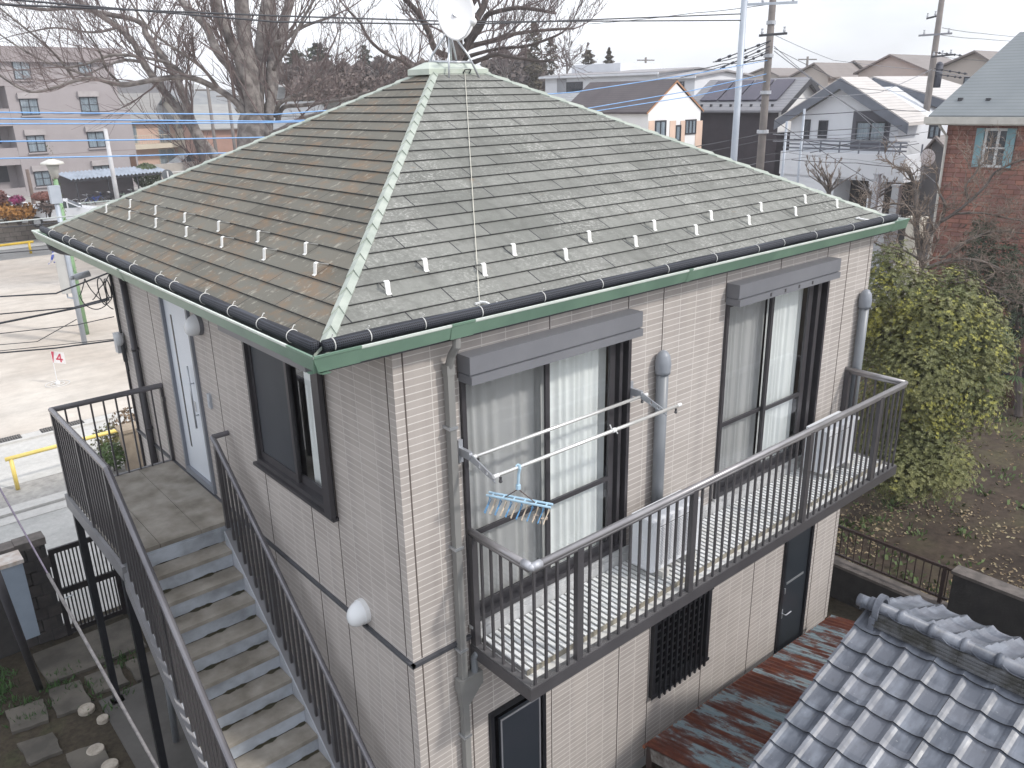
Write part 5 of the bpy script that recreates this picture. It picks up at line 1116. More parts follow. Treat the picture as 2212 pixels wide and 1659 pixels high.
o = m.build('grass_tufts', leafmat('yardgrass', [(.3, (.03, .07, .02)), (.7, (.07, .15, .04))], 3, .7)); o['kind'] = 'stuff'
# ------------------------------------------------------------------ background buildings
class Fr:
    """a facade plane: local x runs along it to the right, y goes away behind it, z up from zb"""
    def __init__(s, px, depth, heading, zb=G0):
        h = math.radians(heading); s.h = h; s.u = np.array([math.cos(h), math.sin(h), 0]); s.n = np.array([-math.sin(h), math.cos(h), 0]); o = atD(px, 830-0, depth); d = ray(px, 300.0); d = d*(depth); o = CP+d; s.o = np.array([o[0], o[1], zb]); s.zb = zb
    def P(s, px, py, w=0.0):
        c = s.o@s.n+w; p = atP(px, py, s.n, c); return float((p-s.o)@s.u), float(p[2]-s.zb)
    def W(s, u, w, z): q = s.o+s.u*u+s.n*w; return (float(q[0]), float(q[1]), float(s.zb+z))
def broot(name, fr, label, cat, group=None): return root(name, tuple(fr.o), label, cat, group, rz=fr.h, world=False)
M_pane = mat_glass('far_window_glass', (.80, .84, .88), .06); M_pale = mat('net_curtain', (.66, .66, .63), (.40, .41, .40), 1.5, .9, stretch=(6, 6, .3)); M_fr_dk = mat('far_frame_dark', (.035, .036, .045), None, 3, .5); M_fr_w = mat('far_frame_white', (.62, .63, .64), None, 3, .5); M_fr_cr = mat('far_frame_cream', (.55, .50, .42), None, 3, .5)
def win(par, u0, u1, z0, z1, frm=None, bars=1, w=0.0, curt=True, hood=None, sill=None, mull=0, t_=.075, name='window'):
    frm = frm or M_fr_dk; m = MB(); m.box(u0, u1, w-.05, w-.003, z0, z0+t_); m.box(u0, u1, w-.05, w-.003, z1-t_, z1); m.box(u0, u0+t_, w-.05, w-.003, z0+t_, z1-t_); m.box(u1-t_, u1, w-.05, w-.003, z0+t_, z1-t_)
    for k in range(bars): c = u0+(u1-u0)*(k+1)/(bars+1); m.box(c-t_*.5, c+t_*.5, w-.045, w-.004, z0+t_, z1-t_)
    for k in range(mull): c = z0+(z1-z0)*(k+1)/(mull+1); m.box(u0+t_, u1-t_, w-.042, w-.005, c-t_*.3, c+t_*.3)
    f = m.build(name, frm, par)
    m = MB(); m.box(u0+t_, u1-t_, w-.022, w-.004, z0+t_, z1-t_); m.build('pane', M_pale if curt else M_fr_dk, f)
    m = MB(); m.box(u0+t_, u1-t_, w-.034, w-.031, z0+t_, z1-t_); m.build('glass', M_pane, f)
    if hood: m = MB(); m.box(u0-.1, u1+.1, w-.25, w-.003, z1+.01, z1+hood); m.build('hood', mat('hood_mauve', (.40, .37, .375), None, 2, .7), f)
    if sill: m = MB(); m.box(u0-.08, u1+.12, w-.16, w-.003, z0-.12, z0-.01); m.build('sill', sill, f)
    return f
def winpx(par, fr, x0, y0, x1, y1, **k):
    a = fr.P(x0, y0); b = fr.P(x1, y1); c = fr.P((x0+x1)/2, (y0+y1)/2); u0, u1 = a[0], b[0]; hz = fr.P((x0+x1)/2, y0)[1], fr.P((x0+x1)/2, y1)[1]; return win(par, min(u0, u1), max(u0, u1), min(hz), max(hz), **k)
def roofmat(name, c1, c2, pitch=.35, rough=.6, line=.5):
    t = NT(name); P, q = t.pos(); f = t.math('FRACT', t.math('DIVIDE', t.math('ADD', q[2], 50.0), pitch*.45)); g = t.math('LESS_THAN', f, .16)
    b = t.ramp(t.noise(P, 1.2, 5), [(.3, c1), (.7, c2)]); t.color(t.mix(t.math('MULTIPLY', g, line), b, tuple(c*.35 for c in c1))); t.set(rough, 0, .4); return t.m
def house(name, fr, u0, u1, dep, ze, zr, along, label, wallm, roofm, over=.5, eavem=None, cat='house', group=None, th=.12, skew=None):
    """gabled block; along='u': ridge parallel to the facade, 'w': ridge runs away from it (gable in front)"""
    r = broot(name, fr, label, cat, group); m = MB(); m.box(u0, u1, 0, dep, -.2, ze)
    um, wm = (u0+u1)/2 if skew is None else skew, dep/2
    if along == 'w': m.prism([(u0, 0, ze), (u1, 0, ze), (um, 0, zr)], (0, dep, 0))
    else: m.prism([(u0, 0, ze), (u0, dep, ze), (u0, wm, zr)], (u1-u0, 0, 0))
    m.build('wall', wallm, r); m = MB()
    if along == 'w':
        for s_, e in ((-1, u0), (1, u1)):
            sl = (zr-ze)/abs(um-e); eo = e+s_*over; m.prism([(um, -over, zr+.02), (eo, -over, ze-sl*over+.02), (eo, -over, ze-sl*over+.02+th), (um, -over, zr+.02+th)], (0, dep+2*over, 0))
    else:
        sl = (zr-ze)/wm
        for s_ in (-1, 1):
            e = -over if s_ < 0 else dep+over; m.prism([(u0-over, wm, zr+.02), (u0-over, e, ze-sl*over+.02), (u0-over, e, ze-sl*over+.02+th), (u0-over, wm, zr+.02+th)], (u1-u0+2*over, 0, 0))
    rf = m.build('roof', roofm, r)
    if eavem:
        m = MB()
        if along == 'w':
            for s_, e in ((-1, u0), (1, u1)): sl = (zr-ze)/abs(um-e); eo = e+s_*over; m.prism([(um, -over-.03, zr-.22), (eo, -over-.03, ze-sl*over-.22), (eo, -over-.03, ze-sl*over+.10), (um, -over-.03, zr+.10)], (0, .028, 0))
        else: m.box(u0-over, u1+over, -over-.10, -over-.003, ze-sl*over-.06, ze-sl*over+.10)
        m.build('eave_board', eavem, rf)
    return r
def plaster(name, c, c2=None, b=.15): return mat(name, c, c2 or tuple(x*.88 for x in c), .8, .85, 0, b, 20)
# ---- four storey apartment building on the left
M_apt = plaster('apartment_mauve', (.335, .305, .315), (.31, .282, .29)); fa = Fr(75, 65, 6, -2.6)
r = broot('apartment_building', fa, 'four storey mauve plastered apartment building at the left edge', 'apartment building', None)
uL = fa.P(34, 300)[0]; uR = fa.P(290, 300)[0]; uT = fa.P(243, 130)[0]; zT = fa.P(75, 101)[1]; z4 = fa.P(230, 166)[1]; zp = fa.P(75, 150)[1]
m = MB(); m.box(uL, uR, 0, 14, -.5, fa.P(282, 236)[1]); m.box(uL-.0, uT, 0, 14, fa.P(282, 236)[1], zT-1.1); m.box(uL-9, uL-.0, 1.6, 14, -.5, zT-1.1); m.build('wall', M_apt, r)
m = MB(); m.box(uL-9, fa.P(259, 110)[0], -.35, 14.3, zT-1.1, zT); m.build('parapet', plaster('apartment_parapet', (.31, .275, .28)), r)
m = MB()
for zz in (fa.P(20, 328)[1], fa.P(20, 404)[1]-.4, fa.P(20, 328)[1]+2.9, fa.P(20, 328)[1]+5.8): m.box(uL-9, uL-.01, 0.0, 1.6, zz-1.0, zz); m.box(uL-9, uL-.01, .05, .12, zz, zz+.28)
m.build('balcony', M_apt, r)
m = MB()
for zz in (fa.P(20, 300)[1]-.1,): 
    for k in range(4): m.box(uL-7.5, uL-.6, 1.55, 1.6, zz+2.9*(k-1)-.3, zz+2.9*(k-1)+1.6)
m.build('balcony_door', M_fr_dk, r)
Wn = [(24, 132, 70, 172), (165, 130, 200, 163), (40, 213, 87, 249), (170, 209, 215, 243), (55, 292, 102, 329), (186, 284, 230, 319), (71, 369, 113, 402), (200, 357, 238, 376)]
for i, b in enumerate(Wn): winpx(r, fa, *b, mull=1, hood=(.42 if i > 1 else None), sill=M_apt, bars=1)
m = MB(); 
for zz in (fa.P(75, 176)[1], fa.P(75, 256)[1], fa.P(75, 336)[1]): m.box(uL, uR if zz < 8 else uT, -.008, -.001, zz-.02, zz+.02)
m.build('expansion_joint', plaster('joint_mauve', (.26, .215, .21)), r)
m = MB(); a = fa.P(274, 335); b = fa.P(292, 368); m.box(a[0]+.2, b[0]+.2, -.05, -.002, b[1], a[1]); m.build('door', mat('door_brown', (.10, .05, .03), None, 3, .6), r)
# bicycle shed in front of it
fb = Fr(250, 60, 10, -2.6); r = broot('bicycle_shed', fb, 'bicycle shed with wavy pale blue grey roof in front of the apartment building', 'bicycle shed')
a = fb.P(147, 388); b = fb.P(359, 368); m = MB(); n = 26
for i in range(n):
    for j in range(4):
        x0 = a[0]+(b[0]-a[0])*(i+j/4)/n; x1 = a[0]+(b[0]-a[0])*(i+(j+1)/4)/n; h0, h1 = .06*math.cos(j*math.pi/2), .06*math.cos((j+1)*math.pi/2); zz = a[1]; z2 = zz+.35
        m.face([(x0, -.2, zz+h0), (x1, -.2, zz+h1), (x1, 2.2, z2+h1), (x0, 2.2, z2+h0)])
m.build('roof', mat('shed_roof', (.42, .47, .55), (.32, .36, .42), 2, .5), r); m = MB(); m.box(a[0], b[0], -.15, -.05, a[1]-.18, a[1]-.07); m.build('beam', M_fr_dk, r)
for f in (.07, .38, .68, .93): m = MB(); x = a[0]+(b[0]-a[0])*f; m.box(x-.04, x+.04, 0, .08, -.3, a[1]-.18); m.build('post', M_fr_dk, r)
m = MB(); m.box(a[0]-.1, b[0]-1.6, 2.3, 2.4, -.3, a[1]+.1); m.build('back_wall', plaster('shed_wall', (.17, .15, .16)), r)
m = MB(); m.box(a[0]-.8, b[0]+.5, -1.2, 2.4, -.5, .0); m.build('slab', mat('slab_pale', (.36, .35, .33), None, 2, .9), r)
# bicycles
def bike(loc, rz, label, colm, first=None):
    r = root('bicycle', loc, label, 'bicycle', 'bicycles in the shed', rz=rz, world=False); R_ = .33
    for x in (0, 1.08):
        m = MB(); m.tube([(x+R_*math.cos(a*math.pi/10), 0, R_+R_*math.sin(a*math.pi/10)) for a in range(21)], .022, 5, False); w_ = m.build('wheel', M_black, r)
        m = MB(); [m.tube([(x, 0, R_), (x+R_*math.cos(a), 0, R_+R_*math.sin(a))], .004, 3, False) for a in [k*math.pi/5 for k in range(10)]]; m.build('spoke', M_steel, w_)
    m = MB(); m.tube([(0, 0, R_), (.38, 0, .33), (.28, 0, .78)], .02, 6); m.tube([(0, 0, R_), (.28, 0, .7)], .014, 5); m.tube([(.38, 0, .33), (.88, 0, .78)], .022, 6); m.tube([(.30, 0, .58), (.86, 0, .74)], .018, 6); m.tube([(1.08, 0, R_), (.86, 0, .95)], .02, 6); m.build('frame', colm, r)
    m = MB(); m.tube([(.70, -.27, 1.02), (.86, -.2, .98), (.86, .2, .98), (.70, .27, 1.02)], .014, 6); m.build('handlebar', M_steel, r)
    m = MB(); m.ball((.25, 0, .84), .13, .08, .04, 8, 5); m.build('saddle', M_black, r)
    m = MB(); [m.box(.92+s_*.0, 1.22, -.16, .16, .72+k*.07, .735+k*.07) for k in range(4) for s_ in (0,)]; m.build('basket', M_fr_dk, r)
    m = MB(); m.tube([(0+.36*math.cos(a*math.pi/8), 0, R_+.36*math.sin(a*math.pi/8)) for a in range(0, 8)], .02, 4); m.build('mudguard', colm, r)
for (px_, py_, w, rz_, lab, c) in ((173, 418, .3, -.9, 'white and dark bicycle, leftmost in the shed', (.6, .6, .62)), (203, 414, .4, .1, 'blue bicycle with covered basket, left of the white pole', (.05, .10, .40)), (222, 414, .5, -.6, 'dark bicycle with red rear light next to the blue one', (.08, .08, .09)), (268, 405, .6, -.8, 'pale green bicycle right of the white pole', (.45, .60, .50)), (288, 401, .7, -1.0, 'grey bicycle among the ones partly hidden by the roof edge', (.3, .3, .32)), (300, 398, .9, -1.1, 'white bicycle farthest right in the shed', (.6, .6, .62))):
    u, z = fb.P(px_, py_, w); p_ = fb.W(u-.4, w, .0); bike(p_, fb.h+rz_, lab, mat('bike_%d' % int(px_), c, None, 3, .4))
# white pole in front
def pole_thing(name, px, yb, yt, d, r0, r1, mt, label, cat='pole', group=None, zb=None, rt_=True):
    t_ = Vector(atD(px[1], yt, d)); b_ = Vector(atD(px[0], yb, d)); b_.x, b_.y = t_.x, t_.y; b_.z = zb if zb is not None else G0; m = MB(); m.tube([b_, t_], [r0, r1], 14); r = root(name, b_, label, cat, group); m.build('shaft', mt, r, smooth=True); return r, b_, t_
M_cpole = mat('concrete_pole', (.20, .18, .17), (.15, .135, .13), 2, .85, 0, .1); M_gpole = mat('steel_pole', (.42, .46, .52), (.36, .40, .46), 2, .5, .2); M_wpole = mat('white_pole', (.58, .58, .60), None, 2, .6)
pole_thing('service_pole', (254, 227), 432, 278, 57, .17, .13, M_wpole, 'plain white pole in front of the bicycle shed', zb=-3.1)
pole_thing('wooden_pole', (83, 58), 518, 366, 51, .13, .10, mat('wood_pole', (.17, .13, .11), (.12, .09, .08), 5, .9), 'old brown wooden pole before the block wall, left')
# green street lamp and grey pole with the box, in the park
gb = Vector(atZ(186, 722, G0)); gt = Vector((gb.x, gb.y, 0)); dgp = float((np.array(gb)-CP)@FW)
zz = G0
while pix((gb.x, gb.y, zz))[1] > 345: zz += .02
gt.z = zz
M_gl1 = mat('lamp_green', (.26, .42, .24), (.20, .34, .19), 6, .7); m = MB(); m.tube([gb, gt-Vector((0, 0, .5))], [.11, .07], 12); r = root('street_lamp', gb, 'green park lamp post with white disc shade, in front of the mauve building', 'street lamp'); m.build('post', M_gl1, r, smooth=True)
m = MB(); m.tube([gt-Vector((0, 0, .62)), gt-Vector((0, 0, .30)), gt-Vector((0, 0, .18))], [.10, .17, .2], 14); m.build('lantern', mat('lantern_glass', (.42, .42, .40), None, 3, .4), r, smooth=True); m = MB(); m.tube([gt-Vector((0, 0, .17)), gt-Vector((0, 0, .10)), gt], [.36, .34, .08], 22); m.build('lamp_shade', mat('shade_white', (.66, .66, .62), None, 3, .5), r, smooth=True)
m = MB(); Rv = random.Random(2)
for k in range(260):
    z = gb.z+Rv.uniform(1.5, 4.6) if k % 2 else gb.z+Rv.uniform(3.5, 6.5); a = Rv.uniform(0, 6.28); c = Vector((gb.x+.11*math.cos(a), gb.y+.11*math.sin(a), z)); s = .05; m.face([c, c+Vector((Rv.uniform(-s, s), Rv.uniform(-s, s), s)), c+Vector((Rv.uniform(-s, s), Rv.uniform(-s, s), -s*.3))])
m.build('ivy', leafmat('ivy', [(.3, (.05, .07, .03)), (.7, (.12, .13, .05))]), r)
pb2 = Vector(atZ(183, 741, G0)); zz = G0
while pix((pb2.x, pb2.y, zz))[1] > 405: zz += .02
r = root('utility_pole', pb2, 'grey steel pole carrying a tall white control box in the park', 'pole'); m = MB(); m.tube([pb2, (pb2.x, pb2.y, zz)], [.085, .075], 12); m.build('shaft', M_gpole, r, smooth=True)
z1 = zz
while pix((pb2.x, pb2.y, z1))[1] < 545: z1 -= .02
z2 = z1
while pix((pb2.x, pb2.y, z2))[1] < 632: z2 -= .02
m = MB(); bx = Vector((pb2.x, pb2.y, 0))+Vector(RT)*-.26; m.prism([(bx.x-.17, bx.y-.10, z2), (bx.x+.15, bx.y-.16, z2), (bx.x+.20, bx.y+.14, z2), (bx.x-.12, bx.y+.18, z2)], (0, 0, z1-z2)); m.build('control_box', mat('box_white', (.46, .46, .45), (.40, .40, .39), 2, .6), r)
m = MB(); m.tube([(bx.x, bx.y, z2), (bx.x, bx.y, z2-.15), (pb2.x, pb2.y, z2-.2)], .03, 6); m.build('cable_bend', M_gpole, r); m = MB(); m.box(pb2.x-.16, pb2.x+.16, pb2.y-.12, pb2.y+.12, zz-.5, zz+.05); m.build('bracket', M_gpole, r)
# person in the park beyond the box
pp = Vector(atZ(139, 614, G0)); fr_ = Vector((FW[0], FW[1], 0)).normalized(); rg = Vector((fr_.y, -fr_.x, 0))
def body(parent, joints, edges, radii, mt, name='body'):
    me = bpy.data.meshes.new(name); me.from_pydata([tuple(v) for v in joints], edges, []); o = bpy.data.objects.new(name, me); COL.objects.link(o); o.parent = parent; me.materials.append(mt); sk = o.modifiers.new('skin', 'SKIN')
    me.skin_vertices or me.attributes
    for i, r_ in enumerate(radii): me.skin_vertices[0].data[i].radius = (r_, r_*.8)
    me.skin_vertices[0].data[0].use_root = True; sb_ = o.modifiers.new('sub', 'SUBSURF'); sb_.levels = 1; sb_.render_levels = 2; return o
try:
    pr = root('person', pp, 'person in blue cap, white top and blue jacket bending forward in the sandy park', 'person', None, rz=math.radians(130), world=False)
    J = [(0, 0, .92), (.05, 0, 1.15), (.14, 0, 1.38), (.20, 0, 1.47), (.26, 0, 1.60), (0, .10, .88), (.05, .11, .48), (-.02, .11, .07), (.08, .11, .04), (0, -.10, .88), (.06, -.12, .48), (-.0, -.12, .07), (.10, -.12, .04), (.12, .19, 1.36), (.22, .22, 1.12), (.38, .18, .98), (.45, .17, .95), (.12, -.19, 1.36), (.22, -.22, 1.12), (.38, -.18, .98), (.45, -.17, .95)]
    E_ = [(0, 1), (1, 2), (2, 3), (3, 4), (0, 5), (5, 6), (6, 7), (7, 8), (0, 9), (9, 10), (10, 11), (11, 12), (2, 13), (13, 14), (14, 15), (15, 16), (2, 17), (17, 18), (18, 19), (19, 20)]
    rr = [.14, .13, .14, .06, .10, .09, .065, .045, .04, .09, .065, .045, .04, .07, .05, .035, .03, .07, .05, .035, .03]
    body(pr, J, E_, rr, mat('jacket_blue_white', (.62, .60, .62), (.06, .10, .42), 5, .8, lo=.45, hi=.55))
    m = MB(); m.ball((.27, 0, 1.655), .115, .10, .085, 12, 8, -10, 90); m.box(.30, .42, -.07, .07, 1.64, 1.655); m.build('cap', mat('cap_blue', (.10, .13, .22), None, 3, .8), pr)
except Exception as ex: print('PERSON', ex)
# flag with the number 4
fb_ = Vector(atZ(125, 830, G0)); r = root('marker_flag', fb_, 'small white and red flag with the number 4 on a thin stick in the sand', 'flag'); m = MB(); m.tube([fb_, fb_+Vector((0, 0, 1.0))], .012, 6); m.build('stick', M_white, r)
U = (Vector(RT)-Vector((0, 0, RT[2]))).normalized(); Z = Vector((0, 0, 1)); o0 = fb_+Z*.66
def fq(mb, u0, z0, u1, z1, off=0): 
    a = o0-Vector((FW[0], FW[1], 0))*off; mb.prism([a+U*u0+Z*(z0-u0*.12), a+U*u1+Z*(z0-u1*.12), a+U*u1+Z*(z1-u1*.12), a+U*u0+Z*(z1-u0*.12)], -Vector((FW[0], FW[1], 0))*.004)
m = MB(); fq(m, 0, 0, .36, .34); fl = m.build('cloth', mat('flag_white', (.8, .78, .78), None, 3, .7), r)
M_red = mat('flag_red', (.62, .08, .13), None, 3, .7); m = MB(); a = o0-Vector((FW[0], FW[1], 0))*.006; m.prism([a, a+U*.012, a+U*.085+Z*.33, a+Z*.34], -Vector((FW[0], FW[1], 0))*.004); fq(m, .22, .04, .26, .29, .006); fq(m, .11, .10, .30, .145, .006); a = o0-Vector((FW[0], FW[1], 0))*.006; m.prism([a+U*.11+Z*.10, a+U*.155+Z*.10, a+U*.26+Z*.26, a+U*.22+Z*.26], -Vector((FW[0], FW[1], 0))*.004); m.build('number', M_red, fl)
m = MB(); [m.tube([fb_+Vector((k*math.cos(a*math.pi/9), k*math.sin(a*math.pi/9), .02)) for a in range(19)], .008, 4, False) for k in (.18, .32)]; m.ball(fb_+Vector((0, 0, .03)), .07, n=8, m=5); m.build('base', M_white, r)
# block wall, hedge, cars below the apartment building
zt3 = float(atY(60, 472, 51.7)[2])
def blockmat(name, c1, c2, sx, sz, ax=0):
    t = NT(name); P, q = t.pos(); b = t.new('ShaderNodeTexBrick'); b.inputs['Scale'].default_value = 1; b.inputs['Brick Width'].default_value = sx; b.inputs['Row Height'].default_value = sz; b.inputs['Mortar Size'].default_value = .012; b.inputs['Color1'].default_value = (*c1, 1); b.inputs['Color2'].default_value = (*c2, 1); b.inputs['Mortar'].default_value = (*[x*.5 for x in c1], 1)
    cx = t.new('ShaderNodeCombineXYZ'); t.link(t.math('SUBTRACT', q[0], q[1]) if ax else q[0], cx.inputs[0]); t.link(q[2], cx.inputs[1]); t.link(cx.outputs[0], b.inputs['Vector'])
    t.color(t.mix(1.0, b.outputs['Color'], t.ramp(t.noise(P, 2.5, 6, .7), [(.3, (.7, .7, .7)), (.7, (1.2, 1.2, 1.2))]), 'MULTIPLY')); t.set(.9, 0, .2); t.bump(t.noise(P, 9, 5), .6, .03); return t.m
rb = root('block_wall', (5, 51.8, G0), 'long rough grey block retaining wall at the far side of the park', 'wall'); m = MB(); m.box(-20, 60, 51.7, 52.0, G0, zt3); m.build('blocks', blockmat('rough_block', (.22, .19, .165), (.29, .255, .225), .62, .26), rb)
m = MB(); m.box(-20, 60, 51.66, 52.04, zt3, zt3+.08); m.build('coping', mat('coping_pale', (.36, .36, .33), None, 3, .8), rb); m = MB(); m.tube([(-20, 51.75, zt3+.6), (60, 51.75, zt3+.6)], .03, 6); [m.tube([(x, 51.75, zt3), (x, 51.75, zt3+.6)], .02, 5) for x in range(-20, 60, 3)]; m.build('railing', mat('rail_pale', (.45, .52, .5), None, 3, .5), rb)
bpy.data.objects['apartment_ground'].location.z = 0
M_hedgeo = leafmat('hedge_orange', [(.3, (.10, .045, .015)), (.55, (.36, .17, .04)), (.75, (.50, .30, .08))], 1.5, .8)
Rh = random.Random(12)
def bush(px, py, d, rx, rz_, lm, label, n=500, s=.12, dome=False, name='bush', group=None, trunk=True):
    c = Vector(atD(px, py, d)); bz = c.z-rz_-.3; r = root(name, (c.x, c.y, bz), label, 'bush', group); m = MB()
    for i in range(n):
        v = Vector((Rh.gauss(0, 1), Rh.gauss(0, 1), Rh.gauss(0, 1))).normalized(); f = Rh.uniform(.95, 1.0) if dome else Rh.uniform(.5, 1.1); p = c+Vector((v.x*rx*f, v.y*rx*f, v.z*rz_*f)); a = Vector((Rh.gauss(0, 1), Rh.gauss(0, 1), Rh.gauss(0, .7))).normalized()*s; b_ = a.cross(v).normalized()*s*.5; m.face([p-a, p+b_, p+a, p-b_])
    m.build('crown', lm, r); m = MB(); [m.tube([(c.x+Rh.uniform(-.1, .1), c.y, bz), c+Vector((Rh.uniform(-rx, rx)*.6, Rh.uniform(-rx, rx)*.6, 0))], .03, 4) for _ in range(6)]; m.build('trunk', M_barkd, r); return r
bush(10, 456, 47.6, .75, .45, M_hedgeo, 'orange brown bush on the wall at the left edge, first from the left', group='orange bushes on the far wall'); bush(36, 461, 47.5, .75, .40, M_hedgeo, 'orange brown bush on the wall, second from the left edge', group='orange bushes on the far wall'); bush(60, 456, 47.6, .42, .45, M_hedgeo, 'orange brown bush touching the wooden pole', 380, group='orange bushes on the far wall')
bush(2, 434, 48, .35, .6, leafmat('maroon', [(.3, (.10, .04, .035)), (.7, (.24, .10, .08))]), 'maroon tall bush at the very left edge', 400); bush(37, 432, 47.8, .38, .26, leafmat('magenta', [(.3, (.16, .05, .08)), (.7, (.45, .06, .22))]), 'bush with magenta flowers in front of the white car', 260, .10)
bush(93, 424, 47.8, .60, .25, leafmat('red_clip', [(.3, (.22, .09, .07)), (.7, (.36, .17, .14))]), 'clipped flat topped reddish bush in front of the parked white sedan', 1500, .07, True); bush(100, 447, 47.6, .5, .35, leafmat('brown_twiggy', [(.3, (.10, .07, .06)), (.7, (.20, .15, .13))]), 'bare brown twiggy bush below the clipped reddish one', 160, .12)
bush(318, 380, 64, 1.0, .95, leafmat('round_green', [(.3, (.03, .05, .02)), (.7, (.10, .13, .05))]), 'round green clipped tree at the right end of the bicycle shed', 1500, .12, True, 'round_tree')
m = MB(); p0, p1 = Vector(atD(146, 476, 46)), Vector(atD(131, 503, 46)); m.tube([p1, p0], .06, 8); single('guy_guard', m, M_yel, p1, 'slanting yellow pipe guard in front of the block wall', 'guard')
M_carw = mat('car_white', (.74, .76, .80), (.70, .72, .76), .5, .25); M_tyre = M_black; M_cglass = mat('car_glass', (.04, .05, .06), (.06, .075, .08), 1, .1)
def car(loc, rz, label, kind='sedan'):
    r = root('parked_car', loc, label, 'car', 'white cars parked by the buildings', rz=rz, world=False); w = .84
    if kind == 'sedan': lo_ = [(-2.15, .35), (-2.2, .75), (-1.9, .95), (-1.0, 1.0), (1.0, .98), (1.9, .82), (2.2, .65), (2.2, .35)]; up_ = [(-1.45, .98), (-.85, 1.40), (-.2, 1.47), (.35, 1.42), (1.15, .97)]
    else: lo_ = [(-2.2, .35), (-2.25, .9), (-2.2, 1.05), (-1.0, 1.08), (1.25, 1.02), (2.05, .85), (2.2, .6), (2.2, .35)]; up_ = [(-2.15, 1.05), (-1.9, 1.68), (-1.2, 1.78), (.1, 1.74), (1.35, 1.03)]
    m = MB(); m.prism([(x, -w, z) for x, z in lo_], (0, 2*w, 0)); n = len(up_)
    for s_ in (-1, 1): m.face([(x, s_*(w-.02-(z-1)*.28), z) for x, z in up_])
    for (xa, za), (xb, zb_) in zip(up_, up_[1:]): ya, yb2 = w-.02-(za-1)*.28, w-.02-(zb_-1)*.28; m.face([(xa, -ya, za), (xb, -yb2, zb_), (xb, yb2, zb_), (xa, ya, za)])
    bd = m.build('body', M_carw, r)
    cx = sum(x for x, _ in up_)/n; wa = [(cx+(x-cx)*.86, 1.03+(z-1)*.86) for x, z in up_]
    for s_ in (-1, 1):
        m = MB(); m.face([(x, s_*(w-.0-(z-1)*.28), z) for x, z in wa]); m.build('side_window', M_cglass, bd)
        m = MB(); m.box(.35, .42, s_*(w-.06), s_*(w+.005), 1.0, 1.42); m.box(-.62, -.56, s_*(w-.08), s_*(w+.0), 1.0, 1.45); m.build('pillar', M_carw, bd)
        m = MB(); m.ball((1.0, s_*(w+.10), 1.02), .10, .10, .08, 8, 5); m.build('mirror', M_carw, bd)
    (xa, za), (xb, zb_) = up_[-2], up_[-1]; m = MB(); m.face([(xa+.08, -(w-.16), za-.03), (xb-.02, -(w-.08), zb_+.02), (xb-.02, w-.08, zb_+.02), (xa+.08, w-.16, za-.03)]); m.build('windscreen', M_cglass, bd)
    for x in (-1.35, 1.4):
        for s_ in (-1, 1): m = MB(); m.tube([(x, s_*(w-.2), .32), (x, s_*(w+.01), .32)], .32, 16); t2 = m.build('wheel', M_tyre, r); m = MB(); m.tube([(x, s_*w, .32), (x, s_*(w+.02), .32)], .19, 12); m.build('rim', M_steel, t2)
    for s_ in (-1, 1): m = MB(); m.box(2.12, 2.22, s_*.45, s_*.75, .62, .76); m.build('headlight', M_lamp, bd); m = MB(); m.box(-2.23, -2.15, s_*.5, s_*.78, .7, .88); m.build('tail_light', M_red, bd)
pC = Vector(atD(134, 460, 49.5)); car((pC.x, pC.y, -2.30), math.radians(-14), 'white sedan parked right of the wooden pole, behind the reddish bush'); pC = Vector(atD(8, 455, 51)); car((pC.x, pC.y, -2.30), math.radians(2), 'white car parked at the left edge behind the orange bushes', 'van')
pC = Vector(atD(403, 362, 82)); car((pC.x, pC.y, -2.15), math.radians(190), 'white minivan parked before the pink balcony building', 'van')
fw = Fr(380, 78, 8, -2.6); r = broot('low_wall', fw, 'low pale parking wall with guard pipe below the white minivan', 'wall'); a = fw.P(315, 358); b = fw.P(470, 345); m = MB(); m.box(a[0], b[0]+4, 0, .2, -.4, fw.P(380, 352)[1]); m.build('blocks', mat('wall_pale', (.44, .41, .38), (.38, .36, .34), 2, .85), r)
m = MB(); m.tube([(a[0], -1.4, .9), (b[0]+3, -1.4, .9)], .05, 8); [m.tube([(x, -1.4, -.3), (x, -1.4, .9)], .05, 6) for x in (a[0]+.5, a[0]+3)]; m.build('guard_pipe', M_fr_w, r)
c = Vector(atD(362, 379, 59)); r = root('round_sign', (c.x, c.y, -2.8), 'grey back of a round road sign near the roof edge', 'sign'); m = MB(); m.tube([c, c+Vector((FW[0], FW[1], 0))*.03], .42, 20); m.build('disc', mat('sign_back', (.16, .17, .18), None, 3, .6), r); m = MB(); m.box(c.x-.05, c.x+.05, c.y-.10, c.y-.04, -2.8, c.z+.3); m.build('post', M_fr_w, r)
# ---- pink balcony building behind the leaning stems
f2 = Fr(360, 92, 8, -2.6); M_pink = plaster('pink_plaster', (.56, .40, .33)); u0, u1 = f2.P(262, 300)[0], f2.P(445, 300)[0]; ze = f2.P(360, 256)[1]
r = house('balcony_house', f2, u0, u1, 8, ze, ze+2.6, 'u', 'pink two storey house with pale balcony and grey roof behind the leaning tree stems', M_pink, roofmat('grey_roof_a', (.22, .215, .21), (.27, .26, .25)), over=.5, eavem=M_fr_dk)
zb_ = f2.P(380, 313)[1]; m = MB(); m.box(u0+.5, u1-1.0, -1.3, -.003, zb_-.18, zb_+.30); bb = m.build('balcony', plaster('balcony_cream', (.60, .54, .44)), r); m = MB(); [m.box(x, x+.04, -1.28, -1.24, zb_+.30, zb_+1.2) for x in [u0+.5+k*.28 for k in range(int((u1-u0-1.6)/.28))]]; m.box(u0+.5, u1-1, -1.3, -1.22, zb_+1.2, zb_+1.26); m.build('railing', M_fr_cr, bb)
